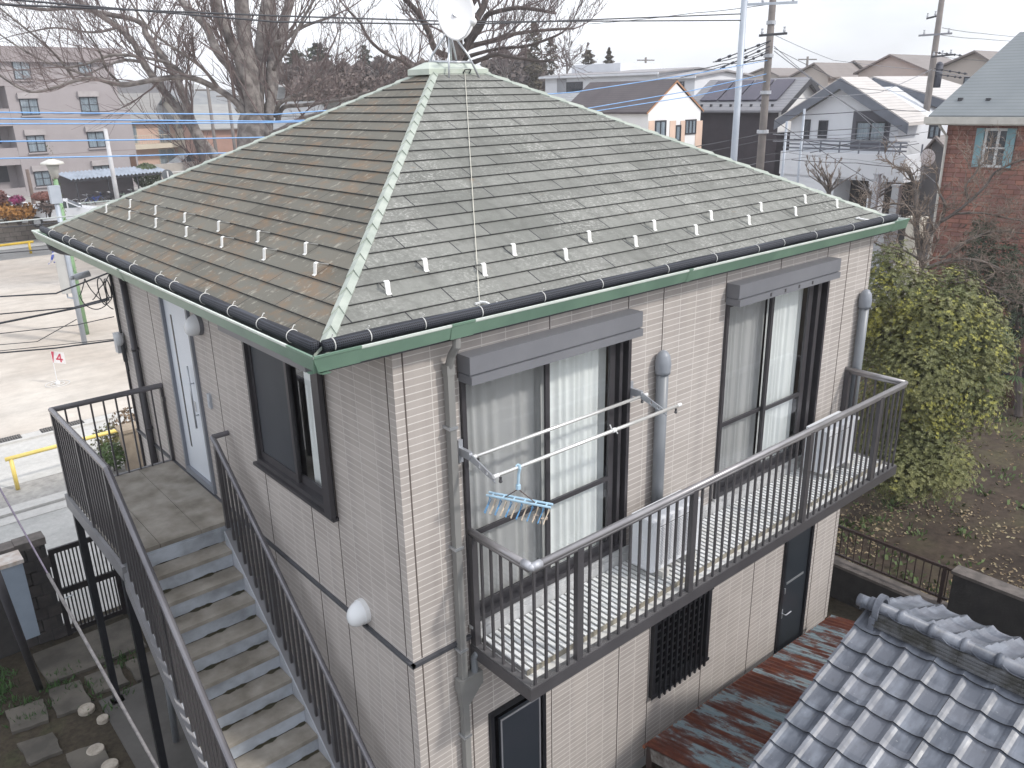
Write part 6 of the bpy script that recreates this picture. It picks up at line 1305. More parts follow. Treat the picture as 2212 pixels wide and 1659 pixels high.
for b in ((273, 271, 300, 311), (339, 268, 371, 308), (395, 272, 420, 305), (341, 321, 382, 356), (402, 318, 432, 333)): winpx(r, f2, *b, frm=M_fr_cr, bars=1)
# ---- tiled roofs further back, seen between the trunks
def small(px0, px1, ye, yr, d, hd, label, wc, rc, along='u', zb=-2.5, dep=7, wins=(), over=.45, group='houses behind the park trees'):
    f = Fr((px0+px1)/2, d, hd, zb); a, b = f.P(px0, ye), f.P(px1, ye); ze = f.P((px0+px1)/2, ye)[1]; zr = f.P((px0+px1)/2, yr, dep/2 if along == 'u' else 0)[1]; r = house('house', f, a[0], b[0], dep, ze, zr, along, label, wc, rc, over=over, group=group)
    for w_ in wins: winpx(r, f, *w_)
    return r
M_rt = roofmat('tile_roof_blue_grey', (.20, .21, .225), (.27, .28, .29), .3); M_rt2 = roofmat('tile_roof_grey', (.28, .28, .28), (.34, .34, .33), .3); M_pl1 = plaster('plaster_cream', (.52, .47, .40)); M_pl2 = plaster('plaster_white', (.62, .62, .61)); M_pl3 = plaster('plaster_taupe', (.30, .27, .26)); M_rdk = roofmat('roof_dark', (.10, .095, .10), (.13, .125, .13)); M_pl4 = plaster('plaster_brick', (.42, .26, .21))
small(408, 530, 232, 196, 92, 6, 'wide blue grey tiled roof just left of the big trunk', M_pl1, M_rt, wins=((430, 236, 448, 250),)); small(435, 520, 275, 228, 78, -8, 'tile roofed low house with brownish wall at the foot of the big trunk', M_pl4, M_rt2, dep=8)
small(262, 400, 205, 178, 96, 6, 'flat dark roofed white house behind the top of the pale apartment building', M_pl2, M_rdk, wins=((318, 212, 335, 222), (285, 208, 300, 220))); small(372, 440, 196, 184, 120, 0, 'white house with small square windows far behind the leaning stems', M_pl2, M_rt2, wins=((378, 200, 386, 208), (400, 200, 408, 208)))
small(600, 680, 212, 190, 95, -20, 'cream house with pale grey roof right of the big trunk', M_pl1, M_rt2, wins=((640, 216, 655, 228),)); small(608, 700, 248, 222, 82, -15, 'low grey tiled roof right behind the big trunk', M_pl1, M_rt); small(690, 760, 205, 184, 100, -25, 'small white house behind the reddish thicket', M_pl2, M_rt2, wins=((700, 210, 712, 220),)); small(600, 650, 196, 178, 115, -20, 'beige house farthest back right of the big trunk', plaster('plaster_beige', (.50, .42, .35)), M_rt2); small(585, 660, 290, 256, 72, -12, 'dark ribbed roof low beside the big trunk', M_pl3, M_rt)
# ---- long white house, right
f3 = Fr(1300, 66, -88, -2.9); u0, u1 = f3.P(1178, 200)[0], f3.P(1420, 190)[0]; ze = f3.P(1300, 163)[1]; M_lw = plaster('long_white', (.70, .72, .76), (.64, .66, .70))
r = house('long_white_house', f3, u0, u1, 9, ze, ze+.30, 'u', 'long low pitched white house with recessed balcony, right of the dish', M_lw, roofmat('roof_pale_grey', (.27, .26, .27), (.31, .30, .31), .3), over=.35, eavem=M_lw)
winpx(r, f3, 1224, 177, 1259, 199, curt=False); m = MB(); a, b = f3.P(1183, 168), f3.P(1222, 200); m.box(a[0]+1.1, b[0]+.1, -.02, -.004, b[1], f3.P(1200, 171)[1]); m.build('balcony_recess', plaster('recess_grey', (.34, .35, .38)), r); m = MB(); z = f3.P(1250, 152)[1]; m.box(u0+.2, u0+5.6, 3, 8, ze-.5, f3.P(1240, 141, 3)[1]); m.build('rear_block', M_lw, r)
f4 = Fr(1440, 62, -88, -2.9); a, b = f4.P(1372, 195)[0], f4.P(1500, 195)[0]; r = house('white_annex_house', f4, a, b, 7, f4.P(1440, 168)[1], f4.P(1440, 168)[1]+.35, 'u', 'second white house with pale hipped roof joined right behind the long one', M_lw, roofmat('roof_pale_grey2', (.30, .29, .30), (.34, .33, .34), .3), over=.3, eavem=M_lw); winpx(r, f4, 1436, 176, 1451, 192, curt=False); winpx(r, f4, 1465, 176, 1478, 190, curt=False)
# ---- dark roofed house with white gable
f5 = Fr(1460, 44, 0, -3.1); gl = f5.P(1398, 237); gr = f5.P(1516, 243); ap = f5.P(1461, 176); M_wg = plaster('white_gable', (.80, .80, .80), (.75, .75, .76)); r = broot('gabled_house', f5, 'dark brown roofed house with big white gable and peach panels', 'house'); dp5 = 6.0
while pix(f5.W(ap[0], dp5, ap[1]))[0] > 1330: dp5 += .1
pass
ze5 = (gl[1]+gr[1])/2; M_rb = roofmat('roof_dark_brown', (.075, .062, .068), (.10, .085, .09), .22)
h5 = math.radians(-38); 
m = MB(); m.box(gl[0]+.1, gr[0]-.1, 0, dp5, -.2, ze5); m.prism([(gl[0]+.1, 0, ze5), (gr[0]-.1, 0, ze5), (ap[0], 0, ap[1]-.1)], (0, dp5, 0)); w5 = m.build('wall', M_wg, r); m = MB()
for e in (gl, gr): m.prism([(ap[0], -.05, ap[1]), (e[0]+(e[0]-ap[0])*.04, -.05, ze5-.08), (e[0]+(e[0]-ap[0])*.04, -.05, ze5+.02), (ap[0], -.05, ap[1]+.10)], (0, dp5+.3, 0))
rf5 = m.build('roof', M_rb, r); m = MB()
for e in (gl, gr): m.prism([(ap[0], -.07, ap[1]-.03), (e[0]+(e[0]-ap[0])*.04, -.07, ze5-.11), (e[0]+(e[0]-ap[0])*.04, -.07, ze5-.02), (ap[0], -.07, ap[1]+.06)], (0, .018, 0))
m.build('verge_board', mat('verge_orange', (.42, .22, .12), None, 3, .6), rf5)
for x0, x1 in ((1401, 1412), (1447, 1458), (1470, 1478), (1503, 1515)): a, b = f5.P(x0, 262), f5.P(x1, 300); m = MB(); m.box(a[0], b[0], -.03, -.003, f5.P(x0, 300)[1]-1, f5.P(x0, 261)[1]); m.build('peach_panel', plaster('peach', (.70, .52, .42)), w5)
winpx(r, f5, 1415, 260, 1437, 300, bars=1); winpx(r, f5, 1480, 258, 1502, 290, bars=2); winpx(r, f5, 1459, 270, 1469, 305, bars=0)
f5d = Fr(1510, 54, -88, -3.1); r = house('dark_roof_rear_house', f5d, f5d.P(1478, 240)[0], f5d.P(1560, 240)[0], 8, f5d.P(1500, 240)[1], f5d.P(1530, 190, 4)[1], 'u', 'dark roof between the white gable and the solar panel house', M_pl3, M_rb, over=.3)
# ---- solar panel house: gable to the right, solar slope to the left
f6 = Fr(1700, 47, 0, -3.1); gl = f6.P(1672, 246); ap = f6.P(1737, 168); hw = ap[0]-gl[0]; d6 = 6.0
while pix(f6.W(ap[0], d6, ap[1]))[0] > 1590: d6 += .1
pass
ze, zr = gl[1]+.15, ap[1]; sl = (zr-ze)/hw; r = house('solar_panel_house', f6, gl[0]+.45, ap[0]+hw-.45, d6, ze+.45*sl-.1, zr-.1, 'w', 'house with dark brown wall and solar panels on its grey roof, behind the two poles', mat('wall_aubergine', (.045, .036, .045), (.035, .028, .036), 2, .7), roofmat('roof_grey_b', (.22, .22, .24), (.26, .26, .28), .3), over=.45, eavem=M_fr_dk)
M_pv = mat('solar_cell', (.035, .032, .060), (.055, .045, .075), .5, .15, .3)
for k in range(4):
    y0 = .35+k*(d6-.6)/4; y1 = y0+(d6-.6)/4-.12; a, b = .30, hw*.74; m = MB(); zt_ = lambda t_: zr-sl*t_+.10
    m.prism([(ap[0]-a, y0, zt_(a)), (ap[0]-b, y0, zt_(b)), (ap[0]-b, y1, zt_(b)), (ap[0]-a, y1, zt_(a))], (0, 0, .05)); m.build('solar_panel', M_pv, r)
g6 = plaster('gable_white6', (.80, .80, .80)); m = MB(); m.prism([(gl[0]+.46, -.004, ze-1.2), (ap[0]+hw-.46, -.004, ze-1.2), (ap[0]+hw-.46, -.004, ze+.45*sl-.1), (ap[0], -.004, zr-.12), (gl[0]+.46, -.004, ze+.45*sl-.1)], (0, -.03, 0)); m.build('white_gable', g6, r)
for k in range(8): m = MB(); y = .3+k*(d6-.5)/8; t_ = hw*.88; m.box(ap[0]-t_-.05, ap[0]-t_+.05, y, y+.12, zr-sl*t_+.02, zr-sl*t_+.16); m.build('snow_guard', M_fr_dk, r)
# ---- white gabled house with wide balcony
f7 = Fr(1840, 38, -88, -3.1); M_w7 = plaster('white_siding', (.66, .68, .72), (.60, .62, .66), .1); M_bargeg = mat('barge_grey_blue', (.15, .165, .20), None, 2, .5); M_r7 = roofmat('roof_silver', (.50, .47, .45), (.56, .53, .51), .26, .45, .5)
el = f7.P(1684, 262); er = f7.P(1998, 262); ap = f7.P(1826, 172); zeL = el[1]; zb7 = f7.P(1826, 322)[1]; uL, uR = f7.P(1706, 300)[0], f7.P(1938, 300)[0]; d7 = 8
sl7 = (ap[1]-el[1])/(ap[0]-el[0]); zwl, zwr = ap[1]-.35-sl7*(ap[0]-uL), ap[1]-.35-sl7*(uR-ap[0])
r = broot('gable_house', f7, 'white house with wide grey edged gable, balcony rail and open garage below', 'house')
m = MB(); m.prism([(uL, 0, 0), (uR, 0, 0), (uR, 0, zwr), (ap[0], 0, ap[1]-.35), (uL, 0, zwl)], (0, d7, 0)); w7 = m.build('wall', M_w7, r)
eR = (f7.P(1975, 250)[0]); m = MB(); ov = .45
for e in (el[0], eR): z = ap[1]-sl7*abs(ap[0]-e); m.prism([(ap[0], -ov, ap[1]-.02), (e, -ov, z-.02), (e, -ov, z+.12), (ap[0], -ov, ap[1]+.12)], (0, 2.6, 0))
rf = m.build('roof', M_r7, r); m = MB()
for e in (el[0], eR): z = ap[1]-sl7*abs(ap[0]-e); m.prism([(ap[0], -ov-.04, ap[1]-.38), (e, -ov-.04, z-.38), (e, -ov-.04, z+.06), (ap[0], -ov-.04, ap[1]+.06)], (0, .035, 0))
m.build('barge_board', M_bargeg, rf)
winpx(r, f7, 1736, 258, 1748, 300, bars=0, curt=False); winpx(r, f7, 1770, 260, 1786, 298, bars=0, curt=False); m = MB(); a, b = f7.P(1845, 240), f7.P(1920, 300); m.box(a[0], b[0], -.03, -.003, zb7, a[1]); m.build('recess', mat('recess_dark', (.10, .10, .12), None, 2, .7), w7)
winpx(r, f7, 1852, 262, 1912, 306, bars=1, w=-.04)
bL, bR = f7.P(1688, 340, -1.6), f7.P(1960, 340, -1.6); zt7 = f7.P(1830, 331, -1.6)[1]; zbt = f7.P(1830, 383, -1.6)[1]
m = MB(); m.box(bL[0], bR[0], -1.7, -1.6, zbt, zt7); m.box(bL[0], bL[0]+.1, -1.6, -.003, zbt, zt7); m.box(bR[0]-.1, bR[0], -1.6, -.003, zbt, zt7); m.box(bL[0], bR[0], -1.6, -.003, zbt-.1, zbt+.1); bb = m.build('balcony', M_w7, r); m = MB(); [m.box(bL[0]+.05, bR[0]-.05, -1.66, -1.62, zt7+h, zt7+h+.07) for h in (.13, .30, .47)]; [m.box(x, x+.06, -1.65, -1.61, zt7, zt7+.47) for x in [bL[0]+.1+k*.9 for k in range(8)]]; m.build('railing', M_bargeg, bb)
a = f7.P(1832, 390, -1.6); m = MB(); m.box(bL[0], a[0]-.6, -1.65, -.003, 0, zbt-.1); m.build('lower_wall', M_w7, r); m = MB(); m.box(a[0]-.6, bR[0]-.1, -.05, -.004, 0, zbt-.1); m.build('garage', mat('garage_dark', (.05, .045, .045), None, 2, .8), r); m = MB(); m.box(bR[0]-1.5, bR[0]-1.0, -1.65, -1.1, 0, zbt-.1); m.build('column', M_w7, r)
# its rear wing with a second gable roof
f8 = Fr(1960, 42, -88, -3.1); ap8 = f8.P(1897, 170); er8 = f8.P(2060, 222); el8 = f8.P(1850, 190); m = MB(); r = broot('rear_gable_house', f8, 'house behind with a second silver roof slope and dark edge, left of the brick house', 'house')
slr = (ap8[1]-er8[1])/(er8[0]-ap8[0]); m.prism([(ap8[0]-3, 0, 0), (er8[0]-.8, 0, 0), (er8[0]-.8, 0, er8[1]+slr*.8-.3), (ap8[0], 0, ap8[1]-.3), (ap8[0]-3, 0, ap8[1]-slr*3-.3)], (0, 7, 0)); m.build('wall', M_pl3, r); m = MB(); m.prism([(ap8[0], -.6, ap8[1]), (er8[0], -.6, er8[1]), (er8[0], -.6, er8[1]+.12), (ap8[0], -.6, ap8[1]+.12)], (0, 7.4, 0)); m.prism([(ap8[0], -.6, ap8[1]), (ap8[0]-3.2, -.6, ap8[1]-slr*3.2), (ap8[0]-3.2, -.6, ap8[1]-slr*3.2+.12), (ap8[0], -.6, ap8[1]+.12)], (0, 7.4, 0)); rf = m.build('roof', M_r7, r)
m = MB(); m.prism([(ap8[0], -.64, ap8[1]-.35), (er8[0], -.64, er8[1]-.35), (er8[0], -.64, er8[1]+.06), (ap8[0], -.64, ap8[1]+.06)], (0, .035, 0)); m.build('barge_board', M_bargeg, rf)
# ---- beige houses along the right skyline
M_be = plaster('skyline_beige', (.46, .41, .37), (.42, .375, .345)); M_rbr = roofmat('skyline_roof', (.20, .175, .165), (.24, .21, .20), .25)
def gh(xl, xr, xa, ye, ya, d, hd, label, rm=M_rbr, wm=M_be, wins=(), dep=9, over=.3):
    f = Fr((xl+xr)/2, d, hd, -3.1); a, b, c = f.P(xl, ye), f.P(xr, ye), f.P(xa, ya); ze = f.P((xl+xr)/2, ye)[1]; r = house('skyline_house', f, a[0], b[0], dep, ze, c[1], 'w', label, wm, rm, over=over, group='beige houses on the right skyline', skew=c[0])
    for w_ in wins: winpx(r, f, *w_)
gh(1712, 1790, 1762, 165, 139, 64, -88, 'beige gabled house behind the solar panel house, small window under the gable', wins=((1744, 180, 1768, 188),)); gh(1786, 1880, 1848, 160, 134, 68, -88, 'beige gabled house second on the skyline, partly behind the white house gable'); gh(1855, 2000, 1925, 155, 121, 62, -88, 'beige house with two roofs in the middle of the skyline row')
gh(2020, 2160, 2108, 150, 114, 52, -88, 'beige house right of the third pole with a tall window', wins=((2083, 166, 2110, 192),)); gh(1610, 1680, 1650, 165, 150, 75, -88, 'grey roofed house behind the two utility poles'); gh(1520, 1620, 1560, 178, 166, 90, -88, 'pale low house far behind the dark roof', wm=M_lw, rm=M_rt2); gh(1480, 1560, 1520, 172, 160, 100, -88, 'farthest pale house by the small distant pole', wm=M_lw, rm=M_rt2); gh(1765, 1850, 1800, 204, 190, 56, -88, 'low house with pink roof just above the white gable', rm=roofmat('pink_roof', (.50, .27, .24), (.55, .32, .28), .25), wm=M_pl2); gh(2030, 2080, 2050, 260, 225, 44, -88, 'narrow grey house in the gap left of the brick house', wm=M_pl3)
gh(2000, 2055, 2025, 330, 300, 36, -88, 'narrow dark grey house wall in the gap behind the small dish', wm=plaster('gap_grey', (.15, .145, .15)), wins=((2008, 270, 2030, 300),)); small(1198, 1285, 222, 206, 50, -88, 'tiled grey roof peeping over the right roof edge', M_pl3, M_rt, group=None, zb=-3.1)
# ---- brick house at the right edge
f9 = Fr(2060, 25.5, -86, -2.9); bu = f9.P(2047, 275)[0]; ze = f9.P(2100, 262)[1]; M_brick = blockmat('red_brick', (.34, .165, .125), (.245, .135, .12), .42, .14, 1); r = broot('brick_house', f9, 'red brick house with pale blue shuttered white window and grey roof at the right edge', 'house')
m = MB(); m.box(bu, bu+9, 0, 8, -.4, ze); m.build('wall', M_brick, r); zr = f9.P(2200, 75, 4.2)[1]; M_r9 = roofmat('roof_blue_grey', (.155, .175, .188), (.185, .205, .218), .20, .5, .45)
o9 = .45; hx_ = f9.P(2202, 76, 4.2)[0]; A = [(bu-o9, -o9, ze+.1), (bu+9.5, -o9, ze+.1), (bu+9.5, 4.2, zr), (hx_, 4.2, zr)]; B2 = [(bu-o9, -o9, ze+.1), (hx_, 4.2, zr), (hx_, 4.3, zr), (bu-o9, 8.5, ze+.1)]
m = MB(); m.prism(A, (0, 0, .08)); m.face([(x, y, z+.08) for x, y, z in B2]); m.face(B2); m.face([(hx_, 4.3, zr+.08), (bu+9.5, 4.3, zr+.08), (bu+9.5, 8.5, ze+.18), (bu-o9, 8.5, ze+.18)]); rf = m.build('roof', M_r9, r)
m = MB(); m.box(bu-o9-.08, bu+9.5, -o9-.12, -o9-.003, ze-.06, ze+.14); m.box(bu-o9-.06, bu+9.5, -o9, -.003, ze-.10, ze-.06); m.tube([(bu-.1, -o9, ze-.1), (bu+.05, -.1, ze-.45), (bu+.05, -.1, -.3)], .04, 8); m.build('gutter', mat('gutter_cream', (.56, .54, .50), None, 3, .5), r)
wf9 = winpx(r, f9, 2131, 277, 2177, 362, frm=M_fr_w, bars=1, mull=1, curt=False, t_=.075); a, b = f9.P(2112, 277), f9.P(2131, 362); c1, c2 = f9.P(2177, 277)[0], f9.P(2198, 277)[0]; zz0, zz1 = f9.P(2154, 362)[1], f9.P(2154, 277)[1]; M_sh = mat('shutter_teal', (.22, .37, .42), (.18, .32, .37), 2, .6)
for x0, x1 in ((a[0], f9.P(2131, 277)[0]-.02), (c1+.02, c2)): m = MB(); m.box(x0, x1, -.06, -.003, zz0, zz1); m.build('shutter', M_sh, r)
for x, y in ((2080, 218), (2104, 227), (2140, 219), (2164, 228)): u, z = f9.P(x, y, .6 if y < 223 else .2); m = MB(); m.box(u-.06, u+.06, .3, .42, z-.05, z+.10); m.build('snow_guard', M_fr_dk, rf)
m = MB(); c0 = f9.P(2140, 655); r = broot('garden_wall', f9, 'dark low wall under the brick house behind the fan palm', 'wall'); m.box(bu+.5, bu+9, -5.2, -5.0, -.4, 1.15); m.build('blocks', mat('wall_blackish', (.045, .04, .05), None, 2, .9), r)
# small dish on a bracket in the gap
c = Vector(atD(2003, 340, 30)); r = root('small_satellite_dish', (c.x, c.y, c.z-.5), 'small white satellite dish on the wall left of the brick house', 'satellite dish'); nv = Vector((-.50, -.85, .2)).normalized(); ux = nv.orthogonal().normalized(); uy = nv.cross(ux); m = MB(); m.tube([c+nv*.04, c, c-nv*.02], [.30, .24, .03], 24); m.build('reflector', mat('dish_white', (.86, .86, .87)), r); m = MB(); m.tube([c-Vector((0, 0, .25)), c+nv*.28-Vector((0, 0, .28))], .02, 6); m.tube([c-nv*.02, c-nv*.25, c-nv*.25-Vector((0, 0, .5))], .025, 6); m.build('arm', M_steel, r)
# ------------------------------------------------------------------ utility poles and wires on the right
M_wire = mat('cable_black', (.035, .038, .05), None, 5, .6); M_wireb = mat('cable_blue', (.16, .38, .72), (.12, .30, .62), 5, .45); M_wiregr = mat('cable_grey', (.20, .21, .24), None, 5, .6); M_ins = mat('insulator', (.50, .52, .56), None, 5, .4)
rA, bA, tA = pole_thing('utility_pole', (1588, 1612), 345, -60, 27, .135, .10, M_gpole, 'smooth pale grey steel utility pole, left one of the pair', group='utility poles'); rB, bB, tB = pole_thing('utility_pole', (1645, 1675), 360, -70, 29, .17, .115, M_cpole, 'brownish concrete utility pole just right of the pale steel one', group='utility poles'); rC, bC, tC = pole_thing('utility_pole', (1965, 2040), 515, -40, 38, .20, .12, M_cpole, 'slim concrete utility pole between the white house and the brick house', group='utility poles', zb=-3.1)
def arm(r, base, y_px, x0, x1, d, mt, ins=()):
    m = MB(); a, b = Vector(atD(x0, y_px+2, d)), Vector(atD(x1, y_px-3, d)); m.bar(a, b, .08, .08); o = m.build('cross_arm', mt, r)
    for f in ins: p = a.lerp(b, f); m = MB(); m.tube([p, p+Vector((0, 0, .10)), p+Vector((0, 0, .16)), p+Vector((0, 0, .22))], [.02, .055, .03, .05], 8); m.build('insulator', M_ins, o)
arm(rB, bB, 8, 1607, 1722, 28.7, M_gpole, (.05, .35, .92)); arm(rB, bB, 75, 1640, 1700, 28.8, M_fr_dk, (.1, .9)); arm(rC, bC, 75, 1985, 2056, 37.8, M_wiregr, (.15, .9)); arm(rC, bC, 121, 2012, 2058, 37.8, M_fr_dk, (.1, .5, .9)); arm(rC, bC, 38, 2002, 2022, 37.8, M_fr_dk, (.05, .9))
for yy, rr in ((118, .13), (46, .12), (200, .15), (290, .17)): p = Vector(atD(1668-(yy*.05), yy, 29)); m = MB(); c = Vector((tB.x, tB.y, p.z)); m.tube([c-Vector((0, 0, .06)), c+Vector((0, 0, .06))], rr+.05, 12); m.build('band', M_ins, rB)
p = Vector(atD(2012, 165, 38)); m = MB(); c = Vector((tC.x, tC.y, p.z)); m.tube([c+Vector((.28, -.2, -.5)), c+Vector((.28, -.2, .5))], .17, 12); m.ball(c+Vector((.28, -.2, .5)), .17, n=10, m=5); m.build('cable_closure', mat('closure_dark', (.07, .075, .10), None, 3, .6), rC, smooth=True)
def wire(name, P, r, mt, label, group, n=10, sag=0.0):
    P = [Vector(p) for p in P]; pts = []
    for i in range(len(P)-1):
        for k in range(n): t_ = k/n; q_ = P[i].lerp(P[i+1], t_); q_.z -= sag*4*t_*(1-t_); pts.append(q_)
    pts.append(P[-1]); m = MB(); m.tube(pts, r, 5, False); return single(name, m, mt, P[0], label, 'wire', group)
blues = [(242.5, 247, 199, 128, 'topmost'), (256, 262, 239, 158, 'second'), (268, 264.5, 247, 175, 'third'), (307, 296, 0, 0, 'fourth'), (344.5, 327, 0, 0, 'lowest')]
for yl, ym, yr, ye_, nm in blues:
    P = [atY(-80, yl-.6, 12.3), atY(300, (yl+ym)/2+.5, 12.3), atY(594, ym, 12.3)]
    if yr: P += [atY(1240, yr, 11.6), atY(1500, (yr+ye_)/2-4, 11.0), bB*0+Vector((tB.x, tB.y, float(atD(1655, ye_, 29)[2])))]
    else: P += [atY(760, ym-14, 12.0), atY(1100, ym-60, 11.5)]
    wire('blue_cable', P, .013, M_wireb, nm+' of the blue cables passing left of the roof over the park side street', 'blue cables along the street')
for (y0, y1, y2, nm) in ((9, 34, 47, 'upper'), (-6, 47, 53, 'lower')): wire('overhead_cable', [atY(-60, y0-2, 13), atY(594, y1, 13), atY(1000, y2, 12.5), atY(1600, 44 if nm == 'upper' else 30, 11.2)], .018, M_wire, nm+' of the two dark cables across the top left sky', 'dark cables in the sky')
wire('overhead_cable', [atY(-60, 487, 17), atY(178, 464, 17), atY(420, 430, 17)], .017, mat('cable_pale', (.46, .50, .50), None, 4, .5), 'pale grey cable crossing in front of the block wall', None); wire('overhead_cable', [atY(-60, 497, 17), atY(178, 476, 17), atY(420, 445, 17)], .012, M_wire, 'thin dark cable just under the pale one by the block wall', None)
wire('overhead_cable', [atY(-60, 552, 13), atY(118, 537, 13), atY(300, 515, 13)], .012, M_wire, 'dark cable over the yellow barrier of the park', None)
ser = [((-40, 643), (120, 634), (238, 588), .012), ((-40, 682), (160, 664), (247, 640), .010), ((-40, 706), (160, 666), (235, 647), .016), ((-40, 725), (165, 702), (246, 684), .007), ((-40, 748), (80, 738), (165, 690), .006), ((-40, 766), (120, 752), (250, 735), .012), ((-40, 762), (120, 746), (250, 732), .006)]
nmz = ['top service wire with a grey joint', 'second service wire running to the wall corner', 'thick service wire just below the second', 'thin straight service wire, fourth down', 'thinnest sagging service wire', 'lowest thick service wire', 'thin wire running along the lowest thick one']
for (a, b, c, rr), nm in zip(ser, nmz): wire('service_wire', [atY(a[0], a[1], 9.2), atY(b[0], b[1], 8.2), atY(c[0], c[1], 7.25)], rr, M_wire, nm+', left of the house over the sand', 'service wires at the left house corner')
m = MB(); p = Vector(atY(178, 597, 7.6)); m.tube([p-Vector((.10, 0, .0)), p+Vector((.10, 0, .03))], .045, 10); m.tube([p-Vector((.16, 0, .0)), p-Vector((.11, 0, .0))], .03, 8); single('cable_joint', m, M_ins, p, 'grey cable joint hanging on the top service wire', 'cable joint', smooth=True)
for i, (pts, lab) in enumerate([([(183, 602), (172, 640), (186, 660), (212, 668), (238, 650)], 'slack loop of thin cable below the grey joint'), ([(183, 602), (200, 630), (226, 652), (245, 668)], 'second slack cable from the grey joint to the house corner'), ([(236, 592), (215, 622), (200, 648)], 'thin stay with two small beads at the eave corner')]): wire('slack_cable', [atY(x, y, 7.4) for x, y in pts], .007, M_wire, lab, None, n=4, sag=.02)
# bundle of wires around the right poles
Rw = random.Random(6); k_ = 0
WD = ['from the roof edge up to the pale pole, top of three', 'from the roof edge up to the pale pole, middle of three', 'slack one low across the dark brown house', 'lowest one leaving the roof edge', 'short stub leftwards from the concrete pole at treetop height', 'short stub just under the small cross arm', 'longer one running left over the dark roof', 'high one leaving the top cross arm to the left', 'from the concrete pole across the sky to the slim pole', 'steep one from the concrete pole down over the white gable', 'longest slanting one ending by the gnarled tree', 'from the concrete pole across the silver roof', 'upper level one in front of the white gable windows', 'lower level one in front of the white gable windows', 'sagging from the slim pole over the white gable peak', 'right of the slim pole toward the brick house roof', 'right of the slim pole just above the beige house roof', 'highest pair over the brick house, lower one', 'highest pair over the brick house, upper one', 'short one from the slim pole foot to the brick wall', 'crossing the balcony rail of the white house', 'along the white balcony wall, lowest', 'across the white balcony rail, rising left', 'long one from the slim pole foot up to the pair of poles', 'faint one over the silver roof edge', 'along the bottom of the white balcony wall']
spec = [((1420, 330), (1650, 288), (1965, 270), 29, 36), ((1430, 345), (1650, 302), (1975, 292), 29, 36), ((1440, 372), (1650, 335), (2020, 282), 29, 36), ((1470, 380), (1640, 352), (1980, 305), 29, 36), ((1655, 128), (1560, 138), (1500, 150), 29, 31), ((1660, 92), (1590, 124), (1540, 134), 29, 31), ((1660, 108), (1600, 130), (1470, 168), 29, 31), ((1668, 8), (1500, 28), (1270, 52), 29, 34), ((1672, 75), (1800, 130), (1990, 150), 29, 38), ((1672, 100), (1780, 190), (1990, 330), 29, 38), ((1672, 110), (1850, 240), (2050, 420), 29, 34), ((1672, 104), (1850, 190), (2000, 200), 29, 38), ((1960, 280), (1800, 292), (1670, 290), 37, 29), ((1965, 305), (1800, 300), (1670, 305), 37, 29), ((2012, 150), (1900, 200), (1680, 215), 38, 29), ((2015, 152), (2110, 168), (2260, 190), 38, 42), ((2020, 120), (2110, 130), (2260, 140), 38, 44), ((2030, 75), (2120, 84), (2260, 92), 38, 46), ((2035, 60), (2120, 72), (2260, 84), 38, 46), ((1990, 330), (2060, 320), (2140, 340), 36, 30), ((1985, 290), (1870, 300), (1750, 330), 36, 33), ((1975, 360), (1850, 345), (1705, 330), 36, 33), ((1985, 310), (1880, 322), (1715, 300), 36, 33), ((1960, 410), (1880, 390), (1672, 260), 35, 29), ((2000, 240), (1920, 236), (1690, 250), 37, 30), ((1710, 345), (1850, 352), (1965, 362), 33, 35)]
for a, b, c, d0, d1 in spec: k_ += 1; wire('overhead_wire', [atD(a[0], a[1], d0), atD(b[0], b[1], (d0+d1)/2), atD(c[0], c[1], d1)], Rw.choice((.010, .012, .016)), Rw.choice((M_wire, M_wire, M_wiregr)), 'thin overhead wire '+WD[k_-1], 'wires between the right utility poles', n=6, sag=.03)
for i, (a, b, y_) in enumerate([((1665, 88), (1545, 133), 29), ((1663, 100), (1555, 148), 29), ((1662, 112), (1590, 142), 29), ((2015, 113), (2078, 120), 38), ((2018, 148), (2090, 160), 38), ((2020, 160), (2078, 168), 38)]):
    p0, p1 = Vector(atD(*a, y_)), Vector(atD(*b, y_)); m = MB(); m.tube([p0, p1], .020, 6); [m.tube([p0.lerp(p1, f), p0.lerp(p1, f+.05)], .05, 6) for f in (.2, .45, .72, .9)]; single('insulator_string', m, M_wire, p0, 'knotted dark cable stub at the pole, '+['uppermost left of the pair of poles', 'middle one left of the pair of poles', 'lowest left of the pair of poles', 'top one right of the slim pole', 'middle one right of the slim pole', 'lowest one right of the slim pole'][i], 'cable stub', 'cable stubs on the poles')
for px_, yb_, yt_, d_, lab in ((1730, 400, 235, 34, 'thin pale grey pole left of the white gabled house balcony'), (1700, 370, 262, 34.5, 'short thin grey pipe pole at the corner of the white gabled house')): pole_thing('thin_pole', (px_-8 if px_ == 1730 else px_, px_+8 if px_ == 1730 else px_), yb_, yt_, d_, .06, .05, M_gpole, lab)
for px_, yb_, yt_, d_, lab in ((1395, 152, 124, 95, 'tiny distant utility pole above the white house roof'), (1745, 140, 122, 90, 'tiny distant pole with cross arm behind the beige gabled house'), (448, 320, 186, 66, 'grey utility pole left of the big trunk'), (492, 290, 200, 70, 'thin pole just left of the big trunk')):
    r, b_, t_ = pole_thing('utility_pole', (px_, px_), yb_, yt_, d_, .16, .12, M_cpole, lab, group='distant utility poles'); m = MB(); m.bar(t_+Vector(RT)*-1.0-Vector((0, 0, .3)), t_+Vector(RT)*1.0-Vector((0, 0, .3)), .12, .12); m.build('cross_arm', M_cpole, r)
